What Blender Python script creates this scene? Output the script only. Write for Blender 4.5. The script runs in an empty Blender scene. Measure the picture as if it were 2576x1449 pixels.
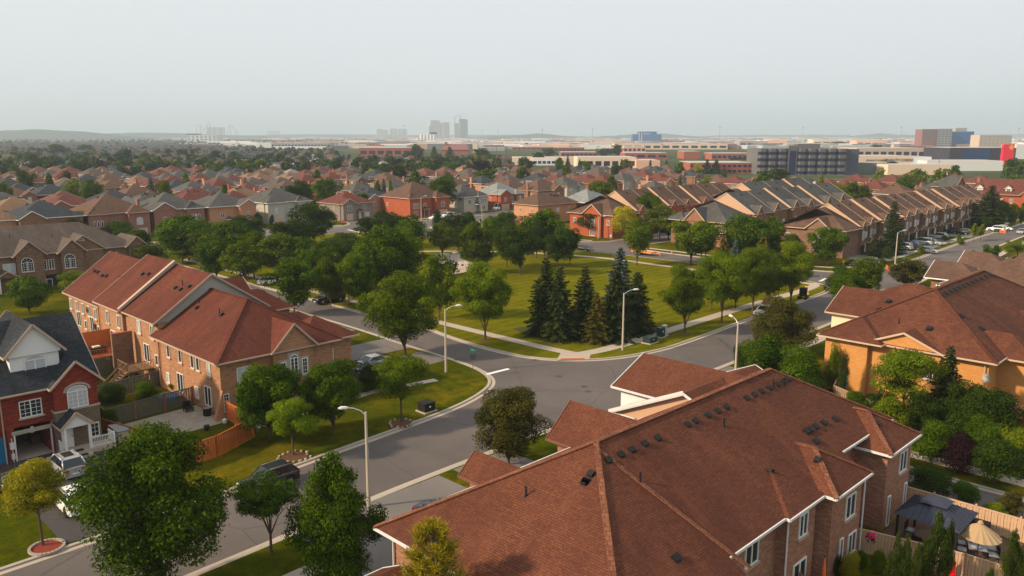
import bpy, math, random
import numpy as np
from mathutils import Vector, Matrix
R = math.radians
random.seed(7)
SC = bpy.context.scene
# ---------------------------------------------------------------- camera
H = 28.0; F = 2040.0; PITCH = math.atan((724.5 - 340.0) / F)
cam = bpy.data.objects.new('camera', bpy.data.cameras.new('camera'))
SC.collection.objects.link(cam)
cam.location = (0, 0, H); cam.rotation_euler = (R(90) - PITCH, 0, 0)
cam.data.sensor_width = 36; cam.data.lens = 36 * F / 2576
cam.data.clip_start = 0.5; cam.data.clip_end = 60000
SC.camera = cam
SC.render.resolution_x = 1024; SC.render.resolution_y = 576
# ---------------------------------------------------------------- sky and sun
SUN_DIR = Vector((-1.0, -0.28, 0.60)).normalized()
SUN_EL = math.asin(SUN_DIR.z); SUN_AZ = math.atan2(SUN_DIR.x, SUN_DIR.y)
W = bpy.data.worlds.new('World'); SC.world = W; W.use_nodes = True
nt = W.node_tree; bg = nt.nodes['Background']
sky = nt.nodes.new('ShaderNodeTexSky'); sky.sky_type = 'NISHITA'; sky.sun_disc = False
sky.sun_elevation = SUN_EL; sky.sun_rotation = SUN_AZ
sky.air_density = 1.6; sky.dust_density = 6.0; sky.ozone_density = 1.0
hs = nt.nodes.new('ShaderNodeHueSaturation'); hs.inputs['Saturation'].default_value = 0.14
mx = nt.nodes.new('ShaderNodeMix'); mx.data_type = 'RGBA'
mx.inputs[0].default_value = 0.86
mx.inputs[7].default_value = (6.95, 7.3, 7.5, 1)      # smoke veil: even pale grey light
nt.links.new(sky.outputs[0], hs.inputs['Color']); nt.links.new(hs.outputs[0], mx.inputs[6])
nt.links.new(mx.outputs[2], bg.inputs['Color'])
bg.inputs['Strength'].default_value = 0.097
sl = bpy.data.lights.new('sun', 'SUN'); so = bpy.data.objects.new('sun', sl)
SC.collection.objects.link(so); sl.energy = 4.7; sl.angle = R(3); sl.color = (1.0, 0.79, 0.54)
so.rotation_euler = SUN_DIR.to_track_quat('Z', 'Y').to_euler()
SC.view_settings.view_transform = 'Standard'; SC.view_settings.look = 'None'
SC.view_settings.exposure = 0.42; SC.view_settings.gamma = 1
SC.cycles.max_bounces = 5; SC.cycles.diffuse_bounces = 2; SC.cycles.glossy_bounces = 2
SC.cycles.transmission_bounces = 2; SC.cycles.volume_bounces = 2; SC.cycles.transparent_max_bounces = 4
SC.cycles.sample_clamp_indirect = 4
def textmesh(name, body, size, ext, m, center=True):
    c = bpy.data.curves.new(name, 'FONT'); c.body = body; c.size = size; c.extrude = ext
    if center: c.align_x = 'CENTER'
    o = bpy.data.objects.new(name, c); SC.collection.objects.link(o); bpy.context.view_layer.update()
    me = bpy.data.meshes.new_from_object(o.evaluated_get(bpy.context.evaluated_depsgraph_get())); bpy.data.objects.remove(o)
    me.name = name; me.materials.clear(); me.materials.append(m); return me
# ---------------------------------------------------------------- frames
GA = R(45.2); ca, sa = math.cos(GA), math.sin(GA); cp, sp = math.cos(PITCH), math.sin(PITCH)
def Wd(a, b): return (a * ca - b * sa, a * sa + b * ca)          # street grid -> world
def Gr(x, y): return (x * ca + y * sa, -x * sa + y * ca)
def G(px, py, z=0.0):                                              # sight line -> point at height z
    u = (px - 1288) / F; v = -(py - 724.5) / F
    d = (u, cp + v * sp, -sp + v * cp); t = (z - H) / d[2]
    return (d[0] * t, d[1] * t)
def zat(py, Y):
    v = -(py - 724.5) / F
    return H + (-sp + v * cp) * Y / (cp + v * sp)
def pj(x, y, z):
    z -= H; f = y * cp - z * sp; up = y * sp + z * cp
    return (1288 + F * x / f, 724.5 - F * up / f)
# ---------------------------------------------------------------- objects
def tag(o, label=None, cat=None, group=None, kind=None):
    if label: o['label'] = label
    if cat: o['category'] = cat
    if group: o['group'] = group
    if kind: o['kind'] = kind
    return o
def empty(name, x, y, z=0.0, rz=0.0, label=None, cat=None, group=None, s=1.0):
    o = bpy.data.objects.new(name, None); SC.collection.objects.link(o)
    o.location = (x, y, z); o.rotation_euler = (0, 0, rz); o.scale = (s, s, s)
    o.empty_display_size = .1
    return tag(o, label, cat, group)
def put(name, mesh, parent=None, loc=(0, 0, 0), rz=0.0, s=None):
    o = bpy.data.objects.new(name, mesh); SC.collection.objects.link(o)
    o.parent = parent; o.location = loc; o.rotation_euler = (0, 0, rz)
    if s: o.scale = s if hasattr(s, '__len__') else (s, s, s)
    return o
class MB:
    def __init__(s): s.v = []; s.f = []; s.m = []; s.o = (0, 0, 0)
    def poly(s, pts, m=0):
        n = len(s.v); s.v += [tuple(p) for p in pts]; s.f.append(tuple(range(n, n + len(pts)))); s.m.append(m)
    def box(s, x0, x1, y0, y1, z0, z1, m=0):
        n = len(s.v)
        s.v += [(x0, y0, z0), (x1, y0, z0), (x1, y1, z0), (x0, y1, z0), (x0, y0, z1), (x1, y0, z1), (x1, y1, z1), (x0, y1, z1)]
        for q in ((0, 3, 2, 1), (4, 5, 6, 7), (0, 1, 5, 4), (1, 2, 6, 5), (2, 3, 7, 6), (3, 0, 4, 7)):
            s.f.append(tuple(n + i for i in q)); s.m.append(m)
    def bar(s, p, q, w, h, m=0, up=(0, 0, 1)):
        p = Vector(p); q = Vector(q); d = (q - p)
        if d.length < 1e-6: return
        d.normalize(); u = Vector(up)
        if abs(d.dot(u)) > .99: u = Vector((1, 0, 0))
        x = d.cross(u).normalized(); y = x.cross(d).normalized()
        x *= w / 2; y *= h / 2; n = len(s.v)
        for c in (p, q):
            for a, b in ((-1, -1), (1, -1), (1, 1), (-1, 1)): s.v.append(tuple(c + x * a + y * b))
        for f in ((0, 1, 2, 3), (7, 6, 5, 4), (0, 4, 5, 1), (1, 5, 6, 2), (2, 6, 7, 3), (3, 7, 4, 0)):
            s.f.append(tuple(n + i for i in f)); s.m.append(m)
    def tube(s, pts, rs, n=6, m=0):
        pts = [Vector(p) for p in pts]; base = len(s.v)
        for i, p in enumerate(pts):
            d = (pts[min(i + 1, len(pts) - 1)] - pts[max(i - 1, 0)]).normalized()
            u = Vector((0, 0, 1)) if abs(d.z) < .95 else Vector((1, 0, 0))
            x = d.cross(u).normalized(); y = x.cross(d)
            r = rs[i] if hasattr(rs, '__len__') else rs
            for k in range(n):
                t = 2 * math.pi * k / n; s.v.append(tuple(p + (x * math.cos(t) + y * math.sin(t)) * r))
        for i in range(len(pts) - 1):
            for k in range(n):
                a = base + i * n + k; b = base + i * n + (k + 1) % n
                s.f.append((a, b, b + n, a + n)); s.m.append(m)
        s.f.append(tuple(base + k for k in range(n))[::-1]); s.m.append(m)
        e = base + (len(pts) - 1) * n; s.f.append(tuple(e + k for k in range(n))); s.m.append(m)
    def prism(s, pts, z0, z1, m=0, ms=None):
        n = len(pts); s.poly([(x, y, z1) for x, y in pts], m)
        s.poly([(x, y, z0) for x, y in pts][::-1], m)
        for i in range(n):
            (x0, y0), (x1, y1) = pts[i], pts[(i + 1) % n]
            s.poly([(x0, y0, z0), (x1, y1, z0), (x1, y1, z1), (x0, y0, z1)], m if ms is None else ms)
    def mesh(s, name, mats=()):
        me = bpy.data.meshes.new(name)
        v = np.array(s.v, float).reshape(-1, 3) - np.array(s.o, float)
        me.from_pydata(v.tolist(), [], s.f)
        for m in mats: me.materials.append(m)
        me.polygons.foreach_set('material_index', s.m)
        uvof(me, v); return me
    def build(s, name, mats, parent=None, loc=(0, 0, 0), rz=0.0):
        if not s.f: return None
        if not isinstance(mats, (list, tuple)): mats = [mats]
        return put(name, s.mesh(name, mats), parent, loc, rz)
def uvof(me, v):
    nl = len(me.loops); npy = len(me.polygons)
    nor = np.empty(npy * 3); me.polygons.foreach_get('normal', nor); nor = nor.reshape(-1, 3)
    li = np.empty(nl, int); me.loops.foreach_get('vertex_index', li)
    lt = np.empty(npy, int); me.polygons.foreach_get('loop_total', lt)
    fn = np.repeat(nor, lt, axis=0)
    flat = np.abs(fn[:, 2]) > .97
    hl = np.hypot(fn[:, 0], fn[:, 1]); hl[hl < 1e-6] = 1
    u = np.stack([-fn[:, 1] / hl, fn[:, 0] / hl, np.zeros(nl)], 1); u[flat] = (1, 0, 0)
    w = np.cross(fn, u); p = v[li]
    uv = np.stack([(p * u).sum(1), (p * w).sum(1)], 1)
    me.uv_layers.new(name='UVMap').data.foreach_set('uv', uv.ravel())
def S(name, mb, mats, z=0.0, label=None, kind='structure'):
    if not isinstance(mats, (list, tuple)): mats = [mats]
    o = put(name, mb.mesh(name, mats)); o.rotation_euler = (0, 0, GA); o.location.z = z
    return tag(o, label, None, None, kind)
# ---------------------------------------------------------------- materials
def mat(name, rough=.8, spec=.3, metal=0.0):
    m = bpy.data.materials.new(name); m.use_nodes = True
    b = m.node_tree.nodes['Principled BSDF']
    b.inputs['Roughness'].default_value = rough; b.inputs['Metallic'].default_value = metal
    b.inputs['Specular IOR Level'].default_value = spec
    return m, m.node_tree, b
def N(t, ty, **kw):
    n = t.nodes.new(ty)
    for k, v in kw.items():
        if k.startswith('_'): setattr(n, k[1:], v)
        else: n.inputs[k.replace('__', ' ')].default_value = v
    return n
def mixc(t, f, a, b, mode='MIX'):
    n = t.nodes.new('ShaderNodeMix'); n.data_type = 'RGBA'; n.blend_type = mode
    for i, x in ((0, f), (6, a), (7, b)):
        if isinstance(x, (int, float)): n.inputs[i].default_value = x
        elif isinstance(x, tuple): n.inputs[i].default_value = (*x[:3], 1)
        else: t.links.new(x, n.inputs[i])
    return n.outputs[2]
def ramp(t, f, stops):
    n = t.nodes.new('ShaderNodeValToRGB'); e = n.color_ramp.elements
    while len(e) < len(stops): e.new(.5)
    for i, (p, c) in enumerate(stops): e[i].position = p; e[i].color = (*c[:3], 1) if hasattr(c, '__len__') else (c, c, c, 1)
    t.links.new(f, n.inputs[0]); return n.outputs[0]
def noise(t, scale, detail=3, rough=.6, vec=None, dim=None):
    n = N(t, 'ShaderNodeTexNoise', Scale=scale, Detail=detail, Roughness=rough)
    if vec is not None: t.links.new(vec, n.inputs['Vector'])
    return n.outputs['Fac']
def uvn(t, sx=1, sy=1, kind='UV'):
    c = t.nodes.new('ShaderNodeTexCoord'); mp = t.nodes.new('ShaderNodeMapping')
    mp.inputs['Scale'].default_value = (sx, sy, 1 if kind == 'UV' else sx)
    t.links.new(c.outputs[kind], mp.inputs[0]); return mp.outputs[0]
MC = {}
def sc(c, k): return tuple(min(1, x * k) for x in c)
def plain(name, c, rough=.7, spec=.3, metal=0.0, var=.12, scale=1.5):
    key = ('p', name)
    if key in MC: return MC[key]
    m, t, b = mat(name, rough, spec, metal)
    f = noise(t, scale, 4, .6, uvn(t, 1, 1, 'Object'))
    t.links.new(mixc(t, f, sc(c, 1 - var), sc(c, 1 + var)), b.inputs['Base Color'])
    MC[key] = m; return m
def brick(name, c1, c2, cd, bw=.46, bh=.15, streak=.5):
    key = ('b', name)
    if key in MC: return MC[key]
    m, t, b = mat(name, .9, .15)
    bt = N(t, 'ShaderNodeTexBrick', _offset=.5, Scale=1.0, Bias=0.1)
    bt.inputs['Mortar Size'].default_value = .012; bt.inputs['Brick Width'].default_value = bw; bt.inputs['Row Height'].default_value = bh
    bt.inputs['Color1'].default_value = (*c1, 1); bt.inputs['Color2'].default_value = (*c2, 1)
    bt.inputs['Mortar'].default_value = (*sc(c2, .8), 1)
    t.links.new(uvn(t), bt.inputs['Vector'])
    n1 = noise(t, 1.0, 4, .7, uvn(t, 1.3, 6.5))
    f = ramp(t, n1, [(.5, 0.0), (.6, min(1, streak * 1.35))])
    c = mixc(t, f, bt.outputs['Color'], cd)
    n2 = noise(t, .25, 2, .5, uvn(t)); c = mixc(t, ramp(t, n2, [(.3, 0.0), (.7, .25)]), c, sc(c1, 1.25))
    t.links.new(c, b.inputs['Base Color'])
    MC[key] = m; return m
def shingle(name, c1, c2, bw=.5, bh=.16, con=.55):
    key = ('s', name)
    if key in MC: return MC[key]
    m, t, b = mat(name, .93, .12)
    bt = N(t, 'ShaderNodeTexBrick', _offset=.37, _offset_frequency=2, _squash=.7, _squash_frequency=3, Scale=1.0, Bias=-.15)
    bt.inputs['Mortar Size'].default_value = .02; bt.inputs['Mortar Smooth'].default_value = .4
    bt.inputs['Brick Width'].default_value = bw; bt.inputs['Row Height'].default_value = bh
    bt.inputs['Color1'].default_value = (*c1, 1); bt.inputs['Color2'].default_value = (*c2, 1)
    bt.inputs['Mortar'].default_value = (*sc(c2, con), 1)
    t.links.new(uvn(t), bt.inputs['Vector'])
    n2 = noise(t, .5, 4, .65, uvn(t)); c = mixc(t, ramp(t, n2, [(.3, 0.0), (.72, .45)]), bt.outputs['Color'], sc(c2, .82))
    n3 = noise(t, 5, 2, .7, uvn(t, 1, 1.4)); c = mixc(t, ramp(t, n3, [(.45, 0.0), (.75, .4)]), c, sc(c1, 1.3))
    n4 = noise(t, .13, 5, .7, uvn(t, 1, .45)); c = mixc(t, ramp(t, n4, [(.42, 0.0), (.62, .5)]), c, sc(c2, .7)); n5 = noise(t, .3, 4, .7, uvn(t, 1.6, .5)); c = mixc(t, ramp(t, n5, [(.5, 0.0), (.7, .3)]), c, sc(c1, 1.35))
    t.links.new(c, b.inputs['Base Color'])
    bu = N(t, 'ShaderNodeBump', Strength=.5, Distance=.03); t.links.new(bt.outputs['Fac'], bu.inputs['Height'])
    bu.invert = True; t.links.new(bu.outputs[0], b.inputs['Normal'])
    MC[key] = m; return m
def siding(name, c, pitch=.16):
    m, t, b = mat(name, .6, .3)
    w = N(t, 'ShaderNodeTexWave', _bands_direction='Y', _wave_profile='SAW', Scale=1 / pitch / 6.283)
    t.links.new(uvn(t, 1, 6.283), w.inputs['Vector'])
    t.links.new(mixc(t, ramp(t, w.outputs['Fac'], [(.0, .0), (.8, 0.0), (1, .35)]), c, sc(c, .45)), b.inputs['Base Color'])
    return m
def glassm(name, c=(.02, .025, .03), rough=.12):
    m, t, b = mat(name, rough, .6)
    n = noise(t, .8, 2, .5, uvn(t, 1, 1, 'Object'))
    t.links.new(mixc(t, n, sc(c, .4), sc(c, 1.8)), b.inputs['Base Color']); return m
def emit(name, c, e=1):
    m, t, b = mat(name); b.inputs['Base Color'].default_value = (*c, 1); return m
M = {}
M['white'] = plain('white_paint', (.72, .71, .68), .5)
M['offwhite'] = plain('cream_trim', (.5, .36, .26), .6)
M['tan'] = plain('tan_trim', (.42, .31, .23), .6)
M['glass'] = glassm('window_glass'); M['glassb'] = glassm('blue_glass', (.03, .07, .16))
M['blind'] = siding('window_blind', (.42, .44, .46), .12)
M['dark'] = plain('black_metal', (.012, .011, .011), .7, .25)
M['gut'] = plain('white_gutter', (.6, .59, .58), .4, .5)
M['peach'] = siding('peach_siding', (.5, .31, .2), .2)
M['wsid'] = siding('white_siding', (.68, .68, .66), .17)
M['gsid'] = siding('grey_siding', (.34, .33, .29), .17)
M['csid'] = siding('cream_siding', (.74, .62, .42), .17)
# roofs (albedo)
RF = {'F': shingle('brown_shingle', (.158, .057, .029), (.09, .031, .021), .42, .145, .6),
      'cap': shingle('ridge_cap_shingle', (.26, .11, .058), (.13, .045, .03), .3, .3),
      'L': shingle('red_shingle', (.148, .044, .026), (.088, .027, .019), .45, .2),
      'R': shingle('rust_shingle', (.145, .052, .027), (.08, .029, .02), .6, .25),
      'W': shingle('slate_shingle', (.05, .055, .062), (.016, .019, .026), .45, .17),
      'T': shingle('taupe_shingle', (.14, .105, .085), (.075, .06, .052), .5, .2),
      'g': shingle('grey_shingle', (.11, .102, .095), (.06, .058, .056), .6, .3),
      'd': shingle('charcoal_shingle', (.055, .06, .07), (.035, .038, .045), .6, .3),
      'b': shingle('umber_shingle', (.15, .085, .058), (.09, .052, .038), .6, .3),
      'r': shingle('maroon_shingle', (.16, .055, .04), (.1, .035, .028), .6, .3),
      't': shingle('sand_shingle', (.24, .14, .085), (.16, .095, .06), .6, .3),
      'l': shingle('pale_grey_shingle', (.25, .26, .25), (.17, .18, .18), .6, .3),
      'x': shingle('red_tile', (.35, .05, .04), (.24, .04, .03), .6, .3)}
RN = {'g': 'grey', 'd': 'charcoal', 'b': 'brown', 'r': 'maroon', 't': 'sandy', 'l': 'pale grey', 'x': 'bright red', 'T': 'taupe'}
BK = {'L': brick('tan_orange_brick', (.42, .225, .12), (.33, .165, .09), (.17, .09, .06), .5, .17, .6),
      'F': brick('speckled_brick', (.32, .15, .095), (.24, .105, .07), (.4, .27, .18), .36, .12, .4),
      'R': brick('orange_brick', (.55, .27, .085), (.49, .22, .065), (.38, .17, .06), .5, .17, .35),
      'W': brick('red_brick', (.27, .045, .025), (.2, .032, .02), (.06, .02, .02), .5, .15, .6),
      'st': brick('rough_stone', (.2, .15, .11), (.15, .115, .08), (.09, .06, .045), .7, .22, .6),
      'T': brick('brown_stone_brick', (.25, .15, .095), (.185, .1, .065), (.1, .06, .045), .7, .22, .8),
      'red': brick('rusty_red_brick', (.38, .1, .045), (.3, .075, .035), (.2, .05, .03), .5, .2, .4),
      'or': brick('apricot_brick', (.48, .24, .13), (.42, .2, .11), (.36, .16, .09), .5, .2, .3),
      'pk': brick('pink_brick', (.32, .15, .115), (.26, .115, .09), (.2, .09, .07), .5, .2, .35),
      'br': brick('brown_brick', (.28, .15, .09), (.21, .105, .065), (.13, .07, .045), .5, .2, .5),
      'wh': brick('pale_stone', (.42, .39, .33), (.38, .35, .29), (.3, .28, .24), .6, .3, .2),
      'gy': brick('grey_brick', (.24, .2, .17), (.19, .16, .13), (.14, .11, .09), .5, .2, .3)}
BN = {'red': 'red brick', 'or': 'apricot brick', 'pk': 'pink brick', 'br': 'brown brick', 'wh': 'pale stone', 'gy': 'grey brick', 'W': 'dark red brick', 'T': 'brown stone brick'}
# ================================================================ ground, streets
def grassm(name, g1, g2, dry, stripes=0.0, s=1.0):
    m, t, b = mat(name, .95, .0)
    v = uvn(t, 1, 1, 'Object')
    n = noise(t, .12 * s, 5, .7, v); n2 = noise(t, 1.1 * s, 4, .7, v); n3 = noise(t, 9, 2, .7, v)
    c = mixc(t, ramp(t, n2, [(.3, 0.0), (.7, 1.0)]), g1, g2)
    c = mixc(t, ramp(t, n, [(.48, 0.0), (.68, .8)]), c, dry)
    if stripes:
        w = N(t, 'ShaderNodeTexWave', _bands_direction='Y', Scale=.13, Distortion=14, Detail=4)
        w.inputs['Detail Scale'].default_value = .12
        t.links.new(v, w.inputs['Vector'])
        c = mixc(t, ramp(t, w.outputs['Fac'], [(.3, 0.0), (1.0, stripes)]), c, sc(dry, 1.15))
    c = mixc(t, ramp(t, n3, [(.35, .6), (.6, 0.0)]), c, sc(g1, .45))
    n4 = noise(t, .35, 5, .8, v); c = mixc(t, ramp(t, n4, [(.52, 0.0), (.66, .55)]), c, sc(g1, .75))
    t.links.new(c, b.inputs['Base Color']); return m
def asph(name, c1, c2):
    m, t, b = mat(name, .85, .25)
    v = uvn(t, 1, 1, 'Object')
    n = noise(t, .07, 5, .65, v); n2 = noise(t, 22, 2, .8, v); n3 = noise(t, .6, 5, .75, v)
    c = mixc(t, ramp(t, n, [(.4, 0.0), (.62, 1.0)]), c1, c2)
    c = mixc(t, ramp(t, n3, [(.62, 0.0), (.7, .4)]), c, sc(c1, .55))
    n5 = noise(t, .25, 4, .7, uvn(t, 1, 1, 'Object')); c = mixc(t, ramp(t, n5, [(.3, .25), (.5, 0.0)]), c, sc(c2, 1.25))
    c = mixc(t, ramp(t, n2, [(.35, .18), (.65, 0.0)]), c, sc(c1, .5))
    vo = N(t, 'ShaderNodeTexVoronoi', _feature='DISTANCE_TO_EDGE', Scale=.11)
    nv = N(t, 'ShaderNodeTexNoise', Scale=.5, Detail=4)
    t.links.new(v, nv.inputs['Vector'])
    mv = t.nodes.new('ShaderNodeMix'); mv.data_type = 'VECTOR'; mv.inputs[0].default_value = .25
    t.links.new(v, mv.inputs[4]); t.links.new(nv.outputs['Color'], mv.inputs[5])
    t.links.new(mv.outputs[1], vo.inputs['Vector'])
    c = mixc(t, ramp(t, vo.outputs['Distance'], [(0.0, .5), (.006, 0.0)]), c, sc(c1, .35))
    t.links.new(c, b.inputs['Base Color']); return m
M['grass'] = grassm('lawn', (.036, .05, .002), (.085, .088, .003), (.22, .145, .01))
M['park'] = grassm('park_grass', (.082, .092, .002), (.135, .132, .004), (.21, .165, .012), .3)
M['far'] = grassm('distant_green', (.05, .07, .03), (.08, .09, .04), (.16, .14, .1), 0, .1)
M['asph'] = asph('asphalt', (.1, .086, .08), (.13, .106, .098))
M['drive'] = asph('driveway_asphalt', (.15, .135, .125), (.19, .165, .15))
M['conc'] = plain('concrete', (.4, .33, .27), .85, .15, 0, .14, .8)
M['kerb'] = plain('kerb_concrete', (.36, .31, .26), .85, .15, 0, .2, 1.5)
def offs(pts, w):
    out = []
    for i, p in enumerate(pts):
        a = Vector(pts[max(i - 1, 0)]); c = Vector(pts[min(i + 1, len(pts) - 1)]); d = (c - a).normalized()
        out.append((p[0] - d.y * w, p[1] + d.x * w))
    return out
def strip(mb, pts, w, z0, z1=None, m=0, side=0):
    l = offs(pts, w / 2 + side); r = offs(pts, -w / 2 + side)
    for i in range(len(pts) - 1):
        q = [r[i], r[i + 1], l[i + 1], l[i]]
        if z1 is None: mb.poly([(x, y, z0) for x, y in q], m)
        else:
            mb.poly([(x, y, z1) for x, y in q], m)
            for (a, c) in ((r[i], r[i + 1]), (l[i + 1], l[i])):
                mb.poly([(*a, z0), (*c, z0), (*c, z1), (*a, z1)], m)
def smooth(pts, n=2):
    for _ in range(n):
        o = [pts[0]]
        for a, c in zip(pts, pts[1:]):
            o += [(a[0] * .75 + c[0] * .25, a[1] * .75 + c[1] * .25), (a[0] * .25 + c[0] * .75, a[1] * .25 + c[1] * .75)]
        pts = o + [pts[-1]]
    return pts
g = MB(); g.box(-30000, 30000, -30000, 30000, -1, 0)
gr = put('ground', g.mesh('ground', [M['far']])); tag(gr, None, None, None, 'structure')
g = MB(); g.poly([(-60, -40, .02), (440, -40, .02), (440, 420, .02), (-60, 420, .02)]); S('road', g, M['asph'])
c_nw = smooth([(-60, 57.2), (20, 58.2), (33, 59.8), (42, 60.4), (52.5, 61.3), (58, 62.8), (62, 65), (64, 69), (64.8, 75), (65, 87), (65.7, 95), (66, 110), (66, 150), (66, 200)])
blocks = {
 'west': c_nw + [(62, 203), (-60, 203)],
 'park': smooth([(73.5, 200), (73.3, 110), (74, 95), (73.9, 90), (72.8, 84), (72.2, 76), (72.8, 69), (75.6, 64.7), (79.5, 61.6), (85, 60), (91, 59.4), (113, 60.6), (138, 61.3), (146, 62.2), (150, 66), (152, 74), (154.5, 95), (153, 125), (147, 150), (143, 172), (141, 185), (139, 196), (128, 201), (100, 203), (77, 203)]) + [(74, 202)],
 'south': [(-60, -40), (65, -40)] + smooth([(65, 40), (65, 45), (62.5, 49), (57, 49.4), (34.7, 49.3), (20.6, 47.9), (-60, 45.5)]),
 'east': [(440, -40)] + smooth([(440, 61), (262, 57.6), (205, 55.2), (165, 52.5), (140, 50), (87.7, 48.9), (76, 48.9), (71.5, 46.5), (70.5, 42), (70.5, 30)]) + [(70.5, -40)],
 'town': smooth([(168, 122), (165, 119), (163.7, 107), (164, 76), (165, 70), (169, 65), (190, 63.9), (234, 66.4), (291, 67), (440, 70)]) + [(440, 122)],
 'upper': smooth([(171, 134), (165, 138), (157, 165), (156, 183), (158, 193), (166, 197), (200, 198)]) + [(440, 198), (440, 134)],
 'north': smooth([(166, 211), (161, 215), (160, 225), (162, 260), (163, 420)]) + [(440, 420), (440, 211)],
 'northwest': [(-60, 420), (151, 420)] + smooth([(151, 260), (150, 228), (147, 219), (138, 214), (100, 215), (-60, 215)])}
for k, pts in blocks.items():
    g = MB()
    if k in ('park', 'upper', 'north', 'town', 'northwest', 'west', 'south', 'east'):
        ar = sum(p[0] * q[1] - q[0] * p[1] for p, q in zip(pts, pts[1:] + pts[:1]))
        if ar < 0: pts = pts[::-1]
    g.prism(pts, 0, .12); S('lawn', g, M['park'] if k == 'park' else M['grass'], label={'park': 'mown green park lawn'}.get(k))
    g = MB(); strip(g, pts + [pts[0]], .34, .02, .135, side=-.16); S('kerb', g, M['kerb'])
    g = MB(); strip(g, pts + [pts[0]], .5, .026, side=-.6); S('gutter_strip', g, M['conc'])
Z = .12
g = MB()
strip(g, smooth([(77.6, 200), (77.3, 120), (77.3, 88), (77.5, 72), (77.9, 66.3)]), 1.7, .124)
strip(g, smooth([(78.1, 65.4), (84, 64.3), (100, 64.7), (124, 65.2), (145, 64.6), (149.6, 66.8)]), 1.9, .128)
g.poly([(74.1, 65.7, .132), (77.2, 62.9, .132), (79.3, 64.4, .132), (78.9, 66.3, .132), (77, 67.5, .132)])
strip(g, smooth([(148.3, 66.5), (147.5, 80), (146.5, 95), (147, 117), (141, 134), (128, 151), (117, 158), (100, 170), (80, 178)]), 1.7, .136)
strip(g, smooth([(128.5, 147), (124, 141), (121, 139)]), 1.6, .14)
strip(g, smooth([(167.5, 120), (167.3, 108), (167.8, 80), (171, 68.8), (190, 67.4), (291, 70.6), (440, 73)]), 1.5, .124)
strip(g, [(73.4, -40), (73.4, 40)], 1.7, .124)
strip(g, [(-60, 211.5 + 6.5), (143, 217.8)], 1.6, .124); strip(g, [(-60, 199.5), (66, 199.5)], 1.6, .124)
strip(g, smooth([(72, 45), (76, 46.2), (140, 47.4), (262, 55)]), 1.5, .124)
strip(g, [(149, 230), (148.5, 420)], 1.5, .124); strip(g, smooth([(169, 137.5), (160.5, 165), (159.5, 183), (163, 194.5), (200, 195.5), (440, 195.5)]), 1.5, .124)
strip(g, smooth([(440, 213.5), (170, 213.5), (163.5, 218), (163, 240), (165, 420)]), 1.5, .124)
strip(g, [(28, 70), (50, 71.5), (58, 70)], 1.1, .128); strip(g, [(-20, 42.4), (25.8, 43.6)], 1.4, .124)
S('pavement', g, M['conc'])
# tactile ramp plate, stop bars, manholes
g = MB(); g.poly([(74.55, 65.35, .138), (76.85, 63.3, .138), (77.25, 63.75, .138), (74.95, 65.8, .138)]); S('tactile_ramp_plate', g, plain('rust_tactile', (.42, .1, .03), .8))
g = MB()
a0 = Gr(*G(1213, 945)); a1 = Gr(*G(1280, 928)); strip(g, [a0, a1], .55, .03)
for p in (((875, 578), (911, 586)), ((2062, 708), (2080, 700)), ((1260, 552), (1300, 548))):
    a0 = Gr(*G(*p[0])); a1 = Gr(*G(*p[1])); strip(g, [a0, a1], .6, .03)
S('stop_line', g, plain('road_paint', (.7, .7, .68), .7))
g = MB()
for (px, py) in ((1470, 973), (1480, 985), (1560, 1040), (1405, 947)):
    a, b = Gr(*G(px, py)); g.prism([(a + .4 * math.cos(t), b + .4 * math.sin(t)) for t in [i * .63 for i in range(10)]], .02, .03)
for (px, py) in ((1345, 906), (1800, 824), (1150, 905), (565, 1432)):
    a, b = Gr(*G(px, py)); g.box(a - .35, a + .35, b - .3, b + .3, .02, .034)
S('manhole_covers', g, plain('iron_cover', (.06, .05, .045), .6))
# driveways
g = MB()
dr = [(50.6, 64.6, 75.5, 81), (51.5, 65.2, 83.6, 90), (51.5, 65.4, 97, 104), (51.5, 65.6, 112, 118), (51.5, 65.6, 128, 134),
      (15.0, 23.4, 58.6, 82.5), (27.0, 40.8, 38.5, 49.1), (42.4, 48.6, 38.8, 49.15), (70.7, 87, 36.5, 43.5), (79.5, 87, 38, 48.8),
      (-30, -28, 40, 47.9)]
for i in range(7): dr.append((186 + i * 15.2, 193 + i * 15.2, 67.2, 77 if i else 80))
g2 = MB()
for (x0, x1, y0, y1) in dr: (g2 if x0 in (15.0, 21) else g).poly([(x0, y0, .13), (x1, y0, .13), (x1, y1, .13), (x0, y1, .13)])
S('driveway', g, M['drive']); S('driveway', g2, asph('dark_driveway_asphalt', (.045, .042, .044), (.062, .056, .056)))
for k, (x0, x1, y0, y1) in enumerate([(60 + i * 18.3, 66 + i * 18.3, 215.4, 244) for i in range(5)] + [(176 + i * 17, 183 + i * 17, 211, 222) for i in range(8)] + [(174 + i * 17, 180 + i * 17, 190, 197.5) for i in range(3)]):
    g = MB(); g.poly([(x0, y0, .132), (x1, y0, .132), (x1, y1, .132), (x0, y1, .132)]); S('driveway', g, M['drive'])
# playground surface
pts = [Gr(*G(*p)) for p in ((1082, 640), (1120, 637), (1150, 645), (1170, 658), (1218, 668), (1190, 680), (1150, 692), (1118, 690), (1090, 672))]
g = MB(); g.prism(smooth(pts + [pts[0]], 2)[:-1][::-1], .12, .15); S('playground', g, plain('playground_sand', (.42, .33, .27), .9))
# dark worn grass / mulch beds under the spruces
M['mulch'] = plain('brown_mulch', (.12, .06, .035), .95, .1, 0, .4, 4)
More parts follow.
